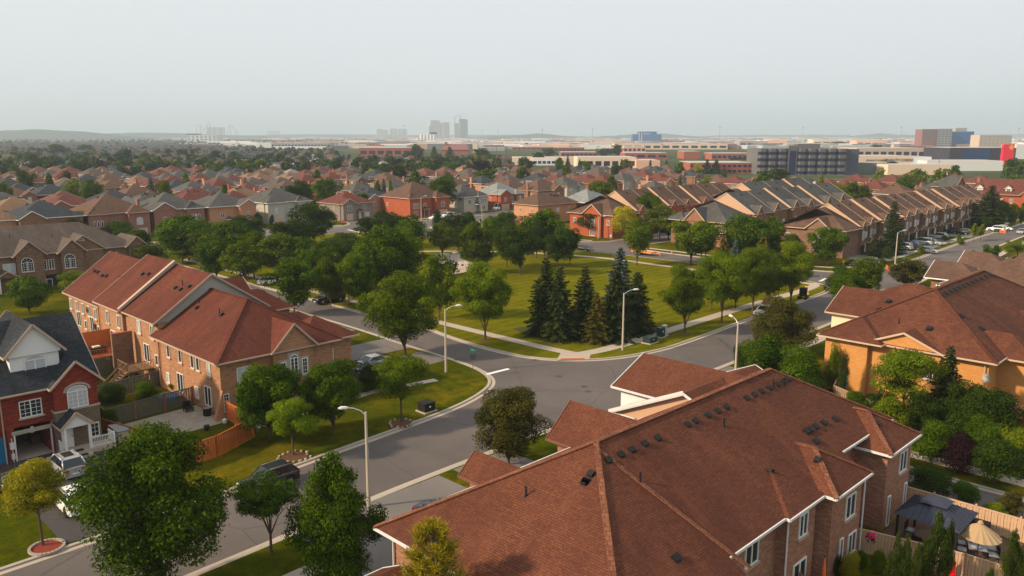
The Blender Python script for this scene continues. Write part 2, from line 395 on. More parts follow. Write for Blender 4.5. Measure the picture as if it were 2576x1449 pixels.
# ================================================================ building kit
ROT = {'-y': 0.0, '+x': R(90), '+y': R(180), '-x': R(-90)}
WM = {}
def winmesh(w, h, st='m', arch=0):
    """st: m = muntins, s = slider (centre mullion), p = plain; origin bottom centre, facing -y"""
    k = (round(w, 2), round(h, 2), st, arch)
    if k in WM: return WM[k]
    f = MB(); t = .075; d = .09
    f.box(-w / 2, -w / 2 + t, -d, .0, 0, h); f.box(w / 2 - t, w / 2, -d, .0, 0, h)
    f.box(-w / 2 + t, w / 2 - t, -d, .0, 0, t); f.box(-w / 2 + t, w / 2 - t, -d, .0, h - t, h)
    if st != 'p' and w > .8: f.box(-.045, .045, -d + .01, 0, t, h - t)
    if st == 'm':
        nx = max(2, int(round(w / .42))); nz = max(2, int(round(h / .42)))
        for i in range(1, nx):
            x = -w / 2 + w * i / nx
            if abs(x) > .06 or w <= .8: f.box(x - .016, x + .016, -d + .04, 0, t, h - t)
        for i in range(1, nz): z = h * i / nz; f.box(-w / 2 + t, w / 2 - t, -d + .045, 0, z - .016, z + .016)
    p = MB(); p.box(-w / 2 + .03, w / 2 - .03, -.035, 0, .03, h - .03)
    if arch:
        n = 8; r = w / 2; hh = r * arch
        o = [(r * math.cos(math.pi * i / n), hh * math.sin(math.pi * i / n)) for i in range(n + 1)]
        for (x0, z0), (x1, z1) in zip(o, o[1:]): f.bar((x0 * .96, -d / 2, h + z0 * .96), (x1 * .96, -d / 2, h + z1 * .96), d, t)
        if st == 'm':
            for i in (2, 4, 6): f.bar((0, -.03, h), (o[i][0] * .95, -.03, h + o[i][1] * .95), .04, .03)
        p.poly([(x, -.03, h + z) for x, z in o][::-1])
    WM[k] = (f.mesh('window', [M['white']]), p.mesh('pane', [M['glass']])); return WM[k]
SM = {}
def boxmesh(name, w, d, h, m, y0=None):
    k = (name, round(w, 2), round(d, 2), round(h, 2), m.name)
    if k not in SM:
        b = MB(); b.box(-w / 2, w / 2, -d, 0 if y0 is None else y0, 0, h); SM[k] = b.mesh(name, [m])
    return SM[k]
class Bld:
    """a building; coordinates are absolute in its frame (street grid or local)"""
    def __init__(s, name, label, cat, ox, oy, z=.12, rot=GA, group=None, grid=True):
        x, y = Wd(ox, oy) if grid else (ox, oy)
        s.e = empty(name, x, y, z, rot, label, cat, group); s.o = (ox, oy, 0) if grid else (0, 0, 0)
        s.rm = MB(); s.fm = MB(); s.gm = {}; s.wm = {}
        s.rm.o = s.fm.o = s.o
    def w(s, mk):
        if mk not in s.wm: s.wm[mk] = MB(); s.wm[mk].o = s.o
        return s.wm[mk]
    def wall(s, mk, *a): s.w(mk).box(*a)
    def L(s, x, y): return (x - s.o[0], y - s.o[1])
    def win(s, side, c, pl, z, w=1.0, h=1.3, st='m', arch=0, sill=None, blind=False):
        """side facing; c = coordinate along wall, pl = wall plane coordinate"""
        x, y = (c, pl) if side[1] == 'y' else (pl, c)
        fm, pm = winmesh(w, h, st, arch)
        o = put('window', fm, s.e, (*s.L(x, y), z), ROT[side]); pn = put('pane', pm, o)
        s.k = getattr(s, 'k', 0) + 1; blind = blind or (math.sin(x * 12.9 + y * 7.3 + s.k * 3.1) > .72)
        if blind: pn.material_slots[0].link = 'OBJECT'; pn.material_slots[0].material = M['blind']
        if sill: put('sill', boxmesh('sill', w + .3, .16, .14, sill), o, (0, 0, -.14))
        return o
    def part(s, name, mb, mats, parent=None): mb.o = s.o; return mb.build(name, mats, parent or s.e)
    def hip(s, x0, x1, y0, y1, z, p, ax='x', e0='h', e1='h', ov=.4, gm=None, cap=False, hf=1.0, gut=True, fz=.16, alt=None):
        keep = s.fm
        if alt is not None: s.fm = alt
        X0, X1, Y0, Y1 = x0 - ov, x1 + ov, y0 - ov, y1 + ov
        if ax == 'y':
            T = lambda u, v, zz: (v, u, zz)
            X0, X1, Y0, Y1 = Y0, Y1, X0, X1; ix0, ix1, iy0, iy1 = y0, y1, x0, x1
        else:
            T = lambda u, v, zz: (u, v, zz); ix0, ix1, iy0, iy1 = x0, x1, y0, y1
        Wd2 = (Y1 - Y0) / 2; ym = (Y0 + Y1) / 2; zr = z + p * Wd2
        a = X0 + (Wd2 * hf if e0 == 'h' else 0); b = X1 - (Wd2 * hf if e1 == 'h' else 0)
        flip = ax == 'y'
        def P(mb, pts, m=0):
            pts = [T(*q) for q in pts]; mb.poly(pts[::-1] if flip else pts, m)
        P(s.rm, [(X0, Y0, z), (X1, Y0, z), (b, ym, zr), (a, ym, zr)])
        P(s.rm, [(X1, Y1, z), (X0, Y1, z), (a, ym, zr), (b, ym, zr)])
        if e0 == 'h': P(s.rm, [(X0, Y1, z), (X0, Y0, z), (a, ym, zr)])
        if e1 == 'h': P(s.rm, [(X1, Y0, z), (X1, Y1, z), (b, ym, zr)])
        k = .12
        for g0, xx, ix in ((e0, X0, ix0), (e1, X1, ix1)):
            if g0 == 'n': continue
            if g0 == 'g':
                s1 = -1 if xx == X0 else 1
                mb = s.w(gm)
                pts = [(ix, iy0, z - .1), (ix, iy1, z - .1), (ix, iy1, z + p * ov - .02), (ix, ym, zr - .05), (ix, iy0, z + p * ov - .02)]
                P(mb, pts if s1 > 0 else pts[::-1])
                for yy, ys in ((Y0, 1), (Y1, -1)):     # rake board + soffit
                    s.fm.bar(T(xx, yy, z - .06), T(xx, ym, zr - .06), .06, .2)
                    P(s.fm, [(xx, yy, z - k), (ix, yy, z - k), (ix, ym, zr - k), (xx, ym, zr - k)])
            else:
                s.fm.bar(T(xx, Y0, z - .06), T(xx, Y1, z - .06), .1, fz)
        for yy in (Y0, Y1): s.fm.bar(T(X0, yy, z - .06), T(X1, yy, z - .06), .1, fz)
        lo = ix0 if e0 == 'g' else X0; hi = ix1 if e1 == 'g' else X1
        P(s.fm, [(lo, Y0, z - .1), (lo, Y1, z - .1), (hi, Y1, z - .1), (hi, Y0, z - .1)])
        s.fm = keep
        if cap:
            def cp_(p0, p1): s.rm.bar(T(*p0), T(*p1), .34, .07, 1)
            cp_((a, ym, zr + .02), (b, ym, zr + .02))
            if e0 == 'h': cp_((X0, Y0, z + .03), (a, ym, zr + .03)); cp_((X0, Y1, z + .03), (a, ym, zr + .03))
            if e1 == 'h': cp_((X1, Y0, z + .03), (b, ym, zr + .03)); cp_((X1, Y1, z + .03), (b, ym, zr + .03))
        return zr
    def on(s, x, y):
        "height of the highest roof face above x, y"
        best = 0; m = s.rm
        for f, mi in zip(m.f, m.m):
            if mi: continue
            pts = [m.v[i] for i in f]
            ins = False; j = len(pts) - 1
            for i in range(len(pts)):
                if (pts[i][1] > y) != (pts[j][1] > y) and x < (pts[j][0] - pts[i][0]) * (y - pts[i][1]) / (pts[j][1] - pts[i][1] + 1e-12) + pts[i][0]: ins = not ins
                j = i
            if ins:
                n = (Vector(pts[1]) - Vector(pts[0])).cross(Vector(pts[2]) - Vector(pts[0]))
                if abs(n.z) > 1e-6:
                    z = pts[0][2] - (n.x * (x - pts[0][0]) + n.y * (y - pts[0][1])) / n.z
                    if z > best: best = z; s.n = n.normalized() * (1 if n.z > 0 else -1)
        return best
    def vent(s, x, y, k='box', sz=.42):
        z = s.on(x, y)
        if not z: return
        if k == 'box':
            if 'vent' not in SM:
                b = MB(); b.box(-.3, .3, -.3, .3, -.02, .03); b.prism([(-.2, -.2), (.2, -.2), (.2, .2), (-.2, .2)], .03, .16); b.box(-.26, .26, -.26, .26, .16, .24); SM['vent'] = b.mesh('roof_vent', [M['dark']])
            o = put('roof_vent', SM['vent'], s.e, (*s.L(x, y), z), 0, sz / .42)
            q = s.n.to_track_quat('Z', 'Y'); o.rotation_mode = 'QUATERNION'; o.rotation_quaternion = q
        else:
            if 'pipe' not in SM:
                b = MB(); b.tube([(0, 0, -.2), (0, 0, .5)], .055, 8); b.tube([(0, 0, .5), (0, 0, .56)], .075, 8); b.tube([(0, 0, -.15), (0, 0, .12)], [.16, .06], 8); SM['pipe'] = b.mesh('vent_pipe', [M['dark']])
            put('vent_pipe', SM['pipe'], s.e, (*s.L(x, y), z))
    def spout(s, x, y, z0, z1, m=None):
        b = MB(); b.tube([(x, y, z1), (x, y, z0)], .06, 6); s.part('downspout', b, m or M['gut'])
    def dish(s, x, y, z, rz=R(215)):
        if 'dish' not in SM:
            b = MB(); n = 14
            for j in range(3):
                r0, r1 = .42 * j / 3, .42 * (j + 1) / 3
                for i in range(n):
                    t0, t1 = 2 * math.pi * i / n, 2 * math.pi * (i + 1) / n
                    q = lambda r, t: (r * math.cos(t), -.12 - .5 * r * r + .09, r * math.sin(t) * 1.1)
                    b.poly([q(r0, t0), q(r1, t0), q(r1, t1), q(r0, t1)])
            b.tube([(0, 0, -.35), (0, -.05, 0)], .03, 5); b.tube([(0, -.05, -.4), (0, -.5, -.15)], .02, 5); b.box(-.05, .05, -.56, -.46, -.18, -.08)
            SM['dish'] = b.mesh('satellite_dish', [plain('dish_grey', (.4, .4, .4), .5)])
        put('satellite_dish', SM['dish'], s.e, (*s.L(x, y), z), rz)
    def finish(s, roof, trim, cap=None):
        for mk, mb in s.wm.items(): s.part('wall', mb, BK[mk] if mk in BK else M[mk])
        r = s.part('roof', s.rm, [roof, cap or roof]); s.part('eave_trim', s.fm, trim)
        return s.e
def door(B, side, c, pl, z, w=.95, h=2.05, m=None, name='door'):
    x, y = (c, pl) if side[1] == 'y' else (pl, c)
    if name == 'garage_door':
        k = ('gd', round(w, 1), m.name)
        if k not in SM:
            b = MB(); b.box(-w / 2, w / 2, -.05, 0, 0, h)
            for i in range(4):
                for j in range(4): b.box(-w / 2 + w * (j + .12) / 4, -w / 2 + w * (j + .88) / 4, -.075, -.05, h * (i + .15) / 4, h * (i + .85) / 4)
            SM[k] = b.mesh(name, [m])
        return put(name, SM[k], B.e, (*B.L(x, y), z), ROT[side])
    k = ('dr', round(w, 1), round(h, 1), m.name)
    if k not in SM:
        b = MB(); b.box(-w / 2, w / 2, -.05, 0, 0, h); b.box(-w / 2 + .15, w / 2 - .15, -.07, -.05, h * .5, h * .9); b.box(-w / 2 + .15, w / 2 - .15, -.07, -.05, h * .1, h * .42)
        SM[k] = b.mesh('door', [m])
    o = put('door', SM[k], B.e, (*B.L(x, y), z), ROT[side])
    put('handle', boxmesh('handle', .05, .12, .14, M['dark']), o, (w * .38, 0, h * .47)); return o
def slider(B, side, c, pl, z, w=1.7, h=2.1):
    x, y = (c, pl) if side[1] == 'y' else (pl, c)
    fm, pm = winmesh(w, h, 's'); o = put('patio_door', fm, B.e, (*B.L(x, y), z), ROT[side]); put('pane', pm, o); return o
# ================================================================ foreground house (bottom right)
M['tan2'] = plain('russet_trim', (.16, .07, .045), .8)
b = Bld('brick_townhouse', 'long red-brown shingled townhouse block with black roof vents, filling the bottom right corner', 'townhouse', 25, 27)
zr = 5.95
b.hip(36.55, 52.4, 20.1, 35.1, 6.0, .58, 'x', 'n', 'n', .5, gm='F', cap=False)                 # main, middle
b.rm.f = b.rm.f; RZ = 10.64
b.hip(26.0, 35.54, 19.0, 36.2, RZ - .58 * 9.1, .58, 'x', 'h', 'n', .5, gm='F', cap=True)      # left end, same ridge
b.hip(53.31, 61.7, 21.2, 34.0, RZ - .58 * 6.8, .58, 'x', 'n', 'h', .4, gm='F', cap=True)       # right end, same ridge
b.rm.bar((36.0, 27.6, RZ + .02), (52.6, 27.6, RZ + .02), .34, .07, 1)
b.rm.bar((34.2, 27.4, RZ - .1), (36.6, 18.7, RZ - .58 * 8.8), .3, .06, 1)
b.hip(42.6, 46.9, 19.6, 26, 6.0, .58, 'y', 'h', 'g', .3, gm='F', cap=False)
b.hip(47.2, 52.2, 18.9, 28, 6.0, .6, 'y', 'h', 'g', .35, gm='F', cap=True)
b.hip(56.6, 61.9, 19.1, 28, 6.0, .6, 'y', 'h', 'g', .35, gm='F', cap=True)
BT = MB()
b.hip(33.7, 36.1, 30, 37.8, 5.7, .87, 'y', 'g', 'g', .35, gm='F', alt=BT)                           # front gables
b.hip(42.15, 46.85, 28, 37.65, 6.0, .85, 'y', 'g', 'g', .35, gm='F', alt=BT); b.part('brown_trim', BT, M['tan2'])
b.hip(52.3, 60.6, 30, 39.6, 7.3, .44, 'y', 'g', 'g', .35, gm='wsid')
b.hip(50.4, 60.4, 25.2, 38.2, 5.9, .45, 'x', 'g', 'g', .4, gm='peach')                        # taller front part with white rake
b.fm.bar((50.0, 38.6, 5.95), (50.0, 31.7, 9.07), .1, .26)
# walls
b.wall('F', 27, 60.9, 21.5, 34.0, 0, 6.0); b.wall('F', 26.3, 36.3, 19.3, 35.9, 0, 5.35)
b.wall('F', 36.3, 50, 20.4, 30, 0, 6.04)
b.wall('F', 42.9, 46.6, 19.7, 26, 0, 5.98); b.wall('F', 47.4, 52.0, 19.0, 27, 0, 5.97); b.wall('F', 56.9, 61.6, 19.2, 27, 0, 5.96)
b.wall('F', 33.8, 36.0, 33, 37.5, 0, 5.65); b.wall('F', 42.3, 46.7, 33, 37.3, 0, 5.94)
b.wall('wsid', 52.5, 60.4, 33, 39.3, 0, 7.3)
M['fsill'] = plain('stone_sill', (.4, .27, .2), .8)
for (c, pl, z, w, h) in ((39.9, 20.4, 3.7, 1.5, 1.5), (44.9, 19.7, 3.9, 1.1, 1.5), (50.2, 19.0, 3.5, 1.45, 1.6), (60.0, 19.2, 3.6, 1.35, 1.6), (55.2, 21.4, 3.7, 1.1, 1.5),
                         (50.9, 19.0, .7, 1.2, 1.5), (38.5, 20.4, .3, 1.3, 1.4)):
    b.win('-y', c, pl, z, w, h, 's', sill=M['fsill'])
slider(b, '-y', 44.8, 19.7, .1, 1.7, 2.2)
for (c, pl) in ((49.2, 19.0), (57.8, 19.2), (61.0, 19.2)): b.win('-y', c, pl, .1, .5, 2.3, 'p')
b.spout(42.75, 19.62, 0, 5.9); b.spout(52.2, 18.9, 0, 5.9); b.spout(26.2, 35.8, 0, 5.3)
b.win('-x', 27.5, 26.3, 3.3, 1.2, 1.4, 's', sill=M['fsill']); b.win('-x', 31, 26.3, .5, 1.2, 1.4, 's')
b.hip(22.3, 25.6, 33.2, 36.2, 2.7, .5, 'x', 'h', 'g', .3, gm='F'); b.wall('white', 23, 23.2, 34, 34.2, 0, 2.6)
# vents
def gv(z, *pts):
    return [Gr(*G(px, py, z)) for px, py in pts]
for (px, py) in ((1414, 1174), (1434, 1183), (1474, 1185), (1489, 1156), (1522, 1142), (1550, 1130), (1583, 1115), (1620, 1102), (1639, 1052), (1661, 1044), (1692, 1030), (1719, 1020), (1743, 1011),
                 (1759, 980), (1779, 972), (1797, 964), (1818, 956), (1841, 948), (1857, 942), (1883, 940)):
    x, y = Gr(*G(px, py, 10.0)); x += .4; y = min(y, 26.4); b.vent(x, y, sz=.3)
for (px, py) in ((1702, 1370), (1937, 1184), (2027, 1101), (2037, 1096), (2050, 1088), (2070, 1078), (2100, 1065), (2052, 1110), (2058, 1150), (2208, 1057)):
    for z in (7.6,): x, y = Gr(*G(px, py, z)); b.vent(x, y, sz=.33)
for (px, py, z) in ((1610, 1224, 8.8), (1323, 1240, 8.5), (1820, 1098, 8.8), (1943, 1001, 9.2), (1970, 992, 9.2), (1066, 1358, 6.6)): b.vent(*Gr(*G(px, py, z)), 'pipe')
b.finish(RF['F'], M['gut'], RF['cap'])
# ================================================================ left red-roofed row
b = Bld('brick_townhouse_row', 'tan brick townhouse row with stepped red roofs behind the corner lawn', 'townhouse row', 34, 74.4)
p = .62
b.hip(34.2, 47.8, 74.6, 90, 5.9, p, 'y', 'h', 'g', .45, gm='gsid', cap=True)                 # end unit
b.hip(34.4, 47.9, 90.1, 99.5, 7.3, .68, 'y', 'g', 'g', .35, gm='gsid')
b.hip(34.0, 47.9, 99.6, 107.5, 7.35, .72, 'y', 'g', 'g', .3, gm='gsid')
b.hip(34.8, 47.9, 107.6, 122.2, 6.4, .74, 'y', 'g', 'g', .3, gm='L')
b.hip(34.9, 47.9, 107.6, 122.2, 6.35, .7, 'y', 'g', 'g', .3, gm='L')
b.hip(44, 50.4, 75.0, 81.2, 5.9, .62, 'x', 'h', 'h', .4)                                       # front garage wing
b.hip(39.9, 44.8, 74.2, 80, 5.9, 1.0, 'y', 'g', 'g', .3, gm='L')                               # end gable
b.hip(46, 52.5, 84.5, 89, 5.2, .6, 'x', 'g', 'h', .4, gm='L'); b.hip(46, 52.5, 92, 98, 6.2, .7, 'x', 'g', 'h', .4, gm='L')
b.hip(46, 52.5, 103, 108.5, 6.2, .7, 'x', 'g', 'g', .4, gm='L')
b.wall('L', 34.5, 47.5, 75, 90, 0, 5.95); b.wall('L', 34.6, 47.5, 90.0, 99.5, 0, 7.3); b.wall('L', 34.25, 47.6, 99.6, 107.6, 0, 7.35); b.wall('L', 35.1, 47.4, 107.7, 122, 0, 6.4)
b.wall('L', 47, 50.1, 75.3, 81, 0, 5.9); b.wall('L', 40.05, 44.65, 74.45, 76, 0, 5.92)
b.wall('L', 47, 52.2, 84.8, 88.8, 0, 5.2); b.wall('L', 47, 52.2, 92.2, 97.8, 0, 6.2); b.wall('L', 47, 52.2, 103.2, 108.3, 0, 6.2)
b.fm.bar((33.9, 99.55, 7.5), (41, 99.55, 12.55), .5, .3)
SL = plain('pink_stone_sill', (.5, .3, .19), .8)
for c in (77.4, 79.9, 81.2, 84.2, 87.2): b.win('-x', c, 34.5, 3.95, .75, 1.45, 's', sill=SL)
for c in (91.6, 95.4): b.win('-x', c, 34.6, 5.2, .95, 1.6, 's', sill=SL)
for c in (100.8, 104.4): b.win('-x', c, 34.25, 5.0, .95, 1.6, 's', sill=SL)
for c in (109, 111.5, 114, 116.3, 118.6, 121): b.win('-x', c, 35.1, 4.2, .85, 1.45, 's', sill=SL)
for (c, pl) in ((78, 34.5), (84.6, 34.5), (93.6, 34.6), (103.0, 34.25), (113, 35.1), (118.2, 35.1)): slider(b, '-x', c, pl, .6 if c < 90 else 2.2, 1.5, 2.1)
for (c, pl, z) in ((80.6, 34.5, .9), (87.8, 34.5, .9), (90.9, 34.6, 2.3), (101.2, 34.25, 2.6), (110.8, 35.1, 2.2), (115.6, 35.1, 2.2), (120.8, 35.1, 1.6)): b.win('-x', c, pl, z, .8, 1.2, 's', sill=SL)
b.win('-y', 36.9, 75, 3.2, 1.35, 1.7, 'm', sill=SL); b.win('-y', 42.3, 74.33, 2.8, .9, 2.1, 'm', arch=.8)
b.win('-y', 41.05, 74.33, 2.9, .65, 1.75, 'm'); b.win('-y', 43.55, 74.33, 2.9, .65, 1.75, 'm'); b.win('-y', 47.0, 75.3, 3.0, 1.4, 1.7, 'm', sill=SL)
b.win('-y', 34.95, 75, .6, .6, 1.9, 'm', sill=None); b.win('-y', 42.0, 74.45, .0, 1.5, .5, 's')
g = MB(); g.box(40.5, 44.1, 74.33, 74.44, 2.65, 4.85); g.box(41.6, 43.0, 74.35, 74.44, 4.85, 5.5); b.part('window_surround', g, plain('grey_stucco', (.33, .3, .25), .9))
M['copper'] = plain('brown_downspout', (.25, .12, .06), .5)
b.spout(34.38, 89.6, 0, 5.9, M['copper']); b.spout(34.1, 107.2, 0, 7.2, M['copper'])
b.dish(34.6, 104.2, 5.2, R(250)); b.dish(35.0, 114.4, 5.1, R(250)); b.dish(35.0, 111.9, 3.2, R(250))
g = MB(); g.box(34.7, 36.6, 73.9, 74.9, 0, 2.2); 
for (px, py, k, z) in ((840, 1057, 0, 9), (875, 1067, 0, 9), (942, 1078, 0, 9)): pass
for (sx, sy, k) in ((1125, 365, 0), (1182, 382, 0), (1290, 412, 0), (1368, 455, 0), (1522, 383, 0), (1583, 405, 0), (1660, 417, 0), (1779, 472, 0), (1822, 483, 0), (862, 537, 0), (888, 545, 0), (930, 577, 0), (965, 580, 0),
                    (1115, 612, 0), (1295, 563, 0), (1350, 567, 0), (2028, 613, 0), (2108, 637, 0), (2213, 658, 0), (1590, 682, 0), (1638, 697, 0), (1732, 850, 0), (1785, 868, 0), (2010, 930, 0), (1752, 1150, 0), (2385, 780, 0),
                    (1090, 618, 1), (850, 543, 1), (1062, 742, 1), (823, 797, 1), (1653, 655, 1), (1426, 880, 1), (1808, 822, 1), (1660, 1133, 1), (1724, 1140, 1), (1988, 918, 1), (549, 678, 1)):
    px, py = sx * .2778, 536.6 + sy * .2778
    z = 9.5
    for _ in range(6):
        x, y = Gr(*G(px, py, z)); zz = b.on(x, y)
        if zz: z = z * .4 + zz * .6
    b.vent(x, y, 'pipe' if k else 'box', .36)
b.finish(RF['L'], M['tan'])
# ================================================================ right orange-brick row
b = Bld('orange_brick_townhouse', 'orange brick townhouse with wide rust-brown roof at the right edge', 'townhouse', 87, 28)
b.hip(87.2, 122, 20.5, 37.4, 6.1, .56, 'x', 'h', 'h', .45, cap=True)
b.hip(86.9, 95, 24.9, 32.6, 6.0, .42, 'x', 'g', 'g', .35, gm='R')                               # big front gable on the left end
b.hip(86.2, 95, 31, 37.2, 6.15, .56, 'x', 'h', 'g', .4, gm='R', cap=False)
b.hip(96.5, 106, 30, 41.0, 6.6, .5, 'y', 'g', 'g', .35, gm='csid'); b.hip(110, 118, 32, 42.0, 6.3, .45, 'y', 'h', 'h', .35, gm='csid')
b.hip(90.4, 96.4, 17.6, 27, 6.0, .56, 'y', 'h', 'g', .4, gm='R'); b.hip(104, 110, 18.6, 27, 6.0, .56, 'y', 'h', 'g', .4, gm='R')
b.wall('R', 87.6, 121.6, 20.9, 37, 0, 6.1); b.wall('R', 87.2, 95, 25.2, 32.3, 0, 6.05); b.wall('R', 86.6, 95, 32.3, 36.9, 0, 6.15)
b.wall('csid', 96.8, 105.7, 33, 40.7, 0, 6.6); b.wall('csid', 110.3, 117.7, 35, 41.6, 0, 6.3); b.wall('R', 90.8, 96, 18, 25, 0, 6); b.wall('R', 104.4, 109.6, 19, 25, 0, 6)
b.win('-x', 29.9, 87.2, 3.3, 1.1, 1.35, 'm', sill=M['offwhite']); b.win('-x', 26.3, 87.2, 3.2, 1.1, 1.35, 'm', sill=M['offwhite'])
b.win('-x', 28.3, 87.2, 6.55, .9, .06, 'p', arch=.9, sill=M['offwhite'])
b.win('-x', 34.8, 86.6, .6, 1.3, 2.0, 's'); b.win('-y', 93.4, 18, 3.3, 1.3, 1.4, 's')
b.spout(86.9, 32.45, 0, 6, M['offwhite']); b.spout(87.4, 21.2, 0, 6, M['offwhite'])
b.dish(87.3, 20.9, 4.4, R(250))
for i in range(14):
    x, y = Gr(*G(1850 + 0 * i, 0 + 700)); px = 2366 + i * 10.2 + (i > 9) * 6; py = 751 - i * 4.7
    x, y = Gr(*G(px, py, 10.4)); y = min(y, 28.1); b.vent(x + .3, y)
for (px, py, k) in ((2213, 761, 0), (2235, 764, 0), (2148, 814, 0), (2278, 853, 0), (2417, 798, 0), (2468, 830, 0), (2498, 845, 0), (2390, 875, 0), (2343, 777, 0)):
    z = 9
    for _ in range(6):
        x, y = Gr(*G(px + 30 * 0, py, z)); zz = b.on(x, y)
        if zz: z = z * .4 + zz * .6
    b.vent(x, y)
b.vent(100, 30, 'pipe'); b.vent(90, 30.5, 'pipe')
b.finish(RF['R'], M['offwhite'], RF['R'])
# brown house beyond it
b = Bld('brown_brick_house', 'taupe-roofed townhouse just beyond the orange brick townhouse, beside the street', 'townhouse', 128, 33)
b.hip(128, 165, 20, 38, 6.2, .5, 'x', 'h', 'h', .5); b.hip(133, 141, 34, 41.5, 6.3, .5, 'y', 'h', 'g', .4, gm='br'); b.hip(148, 156, 34, 41.5, 6.3, .5, 'y', 'h', 'g', .4, gm='br')
b.wall('br', 128.5, 164.6, 20.5, 37.6, 0, 6.2); b.wall('br', 133.3, 140.7, 36, 41, 0, 6.2); b.wall('br', 148.3, 155.7, 36, 41, 0, 6.2)
for c in (24, 28, 33): b.win('-x', c, 128.5, 3.2, 1.2, 1.4, 's')
for (x, y) in ((141, 30), (145, 30), (149, 30), (153, 30), (137, 33)): b.vent(x, y - 2)
b.vent(143, 32, 'pipe'); b.finish(RF['b'], M['white'])
# ================================================================ left white-dormer house
def posts(b, x, y, h, m, r=.1, z=0):
    k = ('post', h, r, m.name)
    if k not in SM: g = MB(); g.box(-r, r, -r, r, 0, h - z); SM[k] = g.mesh('porch_post', [m])
    put('porch_post', SM[k], b.e, (*b.L(x, y), z))
def Vb(px, py, b):
    a0 = Gr(*G(px, py, 20)); t = b / a0[1]; return (a0[0] * t, 28 - 8 * t)
def Va(px, py, a):
    a0 = Gr(*G(px, py, 20)); t = a / a0[0]; return (a0[1] * t, 28 - 8 * t)
b = Bld('red_brick_townhouse', 'dark red brick townhouse with slate roof, white dormer and open garage', 'townhouse', 20, 77)
b.hip(2, 23.7, 77.2, 89.4, 6.1, .8, 'x', 'g', 'g', .4, gm='W', cap=False)
b.hip(20.0, 23.8, 76.4, 84, 6.1, .98, 'y', 'g', 'g', .35, gm='W')
b.hip(17.3, 21.5, 78.5, 86, 9.0, 1.1, 'y', 'g', 'g', .35, gm='wsid')
b.hip(20.05, 22.3, 75.0, 77, 2.75, .95, 'y', 'g', 'g', .25, gm='white')
b.wall('W', 2, 23.5, 77.4, 89, 3.0, 6.15)
b.wall('W', 19.75, 23.5, 77.3, 89, 0, 3); b.wall('W', 2, 11, 77.4, 89, 0, 3.0); b.wall('W', 16.35, 16.9, 77.4, 84, 0, 3.0); b.wall('W', 16.9, 19.75, 84, 89, 0, 3); b.wall('W', 11, 16.35, 77.7, 89, 0, 3)
b.wall('W', 20.0, 23.6, 76.5, 78, 3.9, 6.1); b.wall('st', 19.97, 23.63, 76.46, 78, 0, 3.8)
b.wall('wsid', 17.45, 21.35, 78.7, 86, 5.5, 9.05)
g = MB(); g.box(19.9, 23.7, 76.38, 78, 3.78, 3.92); g.box(16.7, 19.8, 77.3, 77.42, 2.35, 2.7); g.box(18.15, 18.4, 77.27, 77.42, 2.3, 2.85); b.part('stone_band', g, plain('buff_stone', (.38, .33, .26), .85))
g = MB(); g.box(16.9, 19.75, 77.45, 84, .005, .03); b.part('garage_floor', g, M['conc'])
g = MB(); g.box(17.3, 18.3, 82, 83.6, 0, 1.4); g.box(18.9, 19.6, 80.5, 82, 0, .9); g.box(18.6, 18.9, 82, 82.5, 0, 1.8); b.part('stored_boxes', g, plain('garage_clutter', (.12, .05, .04), .8))
g = MB(); g.box(16.82, 16.92, 77.3, 77.5, 0, 2.4); g.box(19.7, 19.8, 77.3, 77.5, 0, 2.4); g.box(16.82, 19.8, 77.3, 77.5, 2.4, 2.5); b.part('garage_frame', g, M['white'])
door(b, '-y', 15.0, 77.7, 0, 2.6, 2.3, plain('blue_door', (.01, .14, .3), .5), 'garage_door')
b.win('-y', 18.35, 77.4, 3.75, 1.75, 1.5, 'm', sill=M['conc'], blind=False); b.win('-y', 14.3, 77.4, 3.75, 1.75, 1.5, 'm', sill=M['conc'])
b.win('-y', 21.9, 76.5, 3.95, 1.7, 1.55, 'm', arch=.55); b.win('-y', 19.4, 78.7, 6.35, 1.7, 2.1, 's', arch=.4)
b.win('-y', 23.05, 76.46, .9, .75, 1.3, 'm')
door(b, '-y', 20.75, 76.46, .45, .95, 2.05, M['white'])
g = MB(); n = 8
for i in range(n): # arch over the window
    t0, t1 = math.pi * i / n, math.pi * (i + 1) / n
    g.bar((21.9 + 1.05 * math.cos(t0), 76.42, 5.5 + .68 * math.sin(t0)), (21.9 + 1.05 * math.cos(t1), 76.42, 5.5 + .68 * math.sin(t1)), .12, .18)
b.part('window_arch', g, plain('buff_stone', (.38, .33, .26), .85))
g = MB(); g.box(19.9, 24.2, 74.7, 76.45, 0, .4); g.box(20.2, 22.2, 74.0, 74.7, 0, .2); b.part('porch_slab', g, M['conc'])
g = MB(); g.box(20.3, 21.6, 74.9, 75.5, .4, .42); g.box(20.6, 21.7, 74.1, 74.6, .2, .22); b.part('door_mat', g, M['dark'])
[posts(b, xx, 75.09, 2.75, M['white'], .1, .4) for xx in (20.2, 22.2)]
g = MB()
for (x0, y0, x1, y1) in ((22.3, 74.9, 24.1, 74.9), (24.1, 74.9, 24.1, 76.3), (20.0, 75.1, 20.0, 76.4)):
    g.bar((x0, y0, 1.35), (x1, y1, 1.35), .08, .06); g.bar((x0, y0, .55), (x1, y1, .55), .06, .05)
    n = int(math.hypot(x1 - x0, y1 - y0) / .13)
    for i in range(n + 1): x, y = x0 + (x1 - x0) * i / n, y0 + (y1 - y0) * i / n; g.bar((x, y, .45), (x, y, 1.35), .035, .035)
g.box(24.04, 24.2, 74.82, 74.98, .4, 1.5); b.part('porch_railing', g, M['white'])
o = put('house_number', textmesh('house_number', '110', .34, .01, M['dark']), b.e, (*b.L(21.75, 76.44), 2.0)); o.rotation_euler = (R(90), 0, 0)
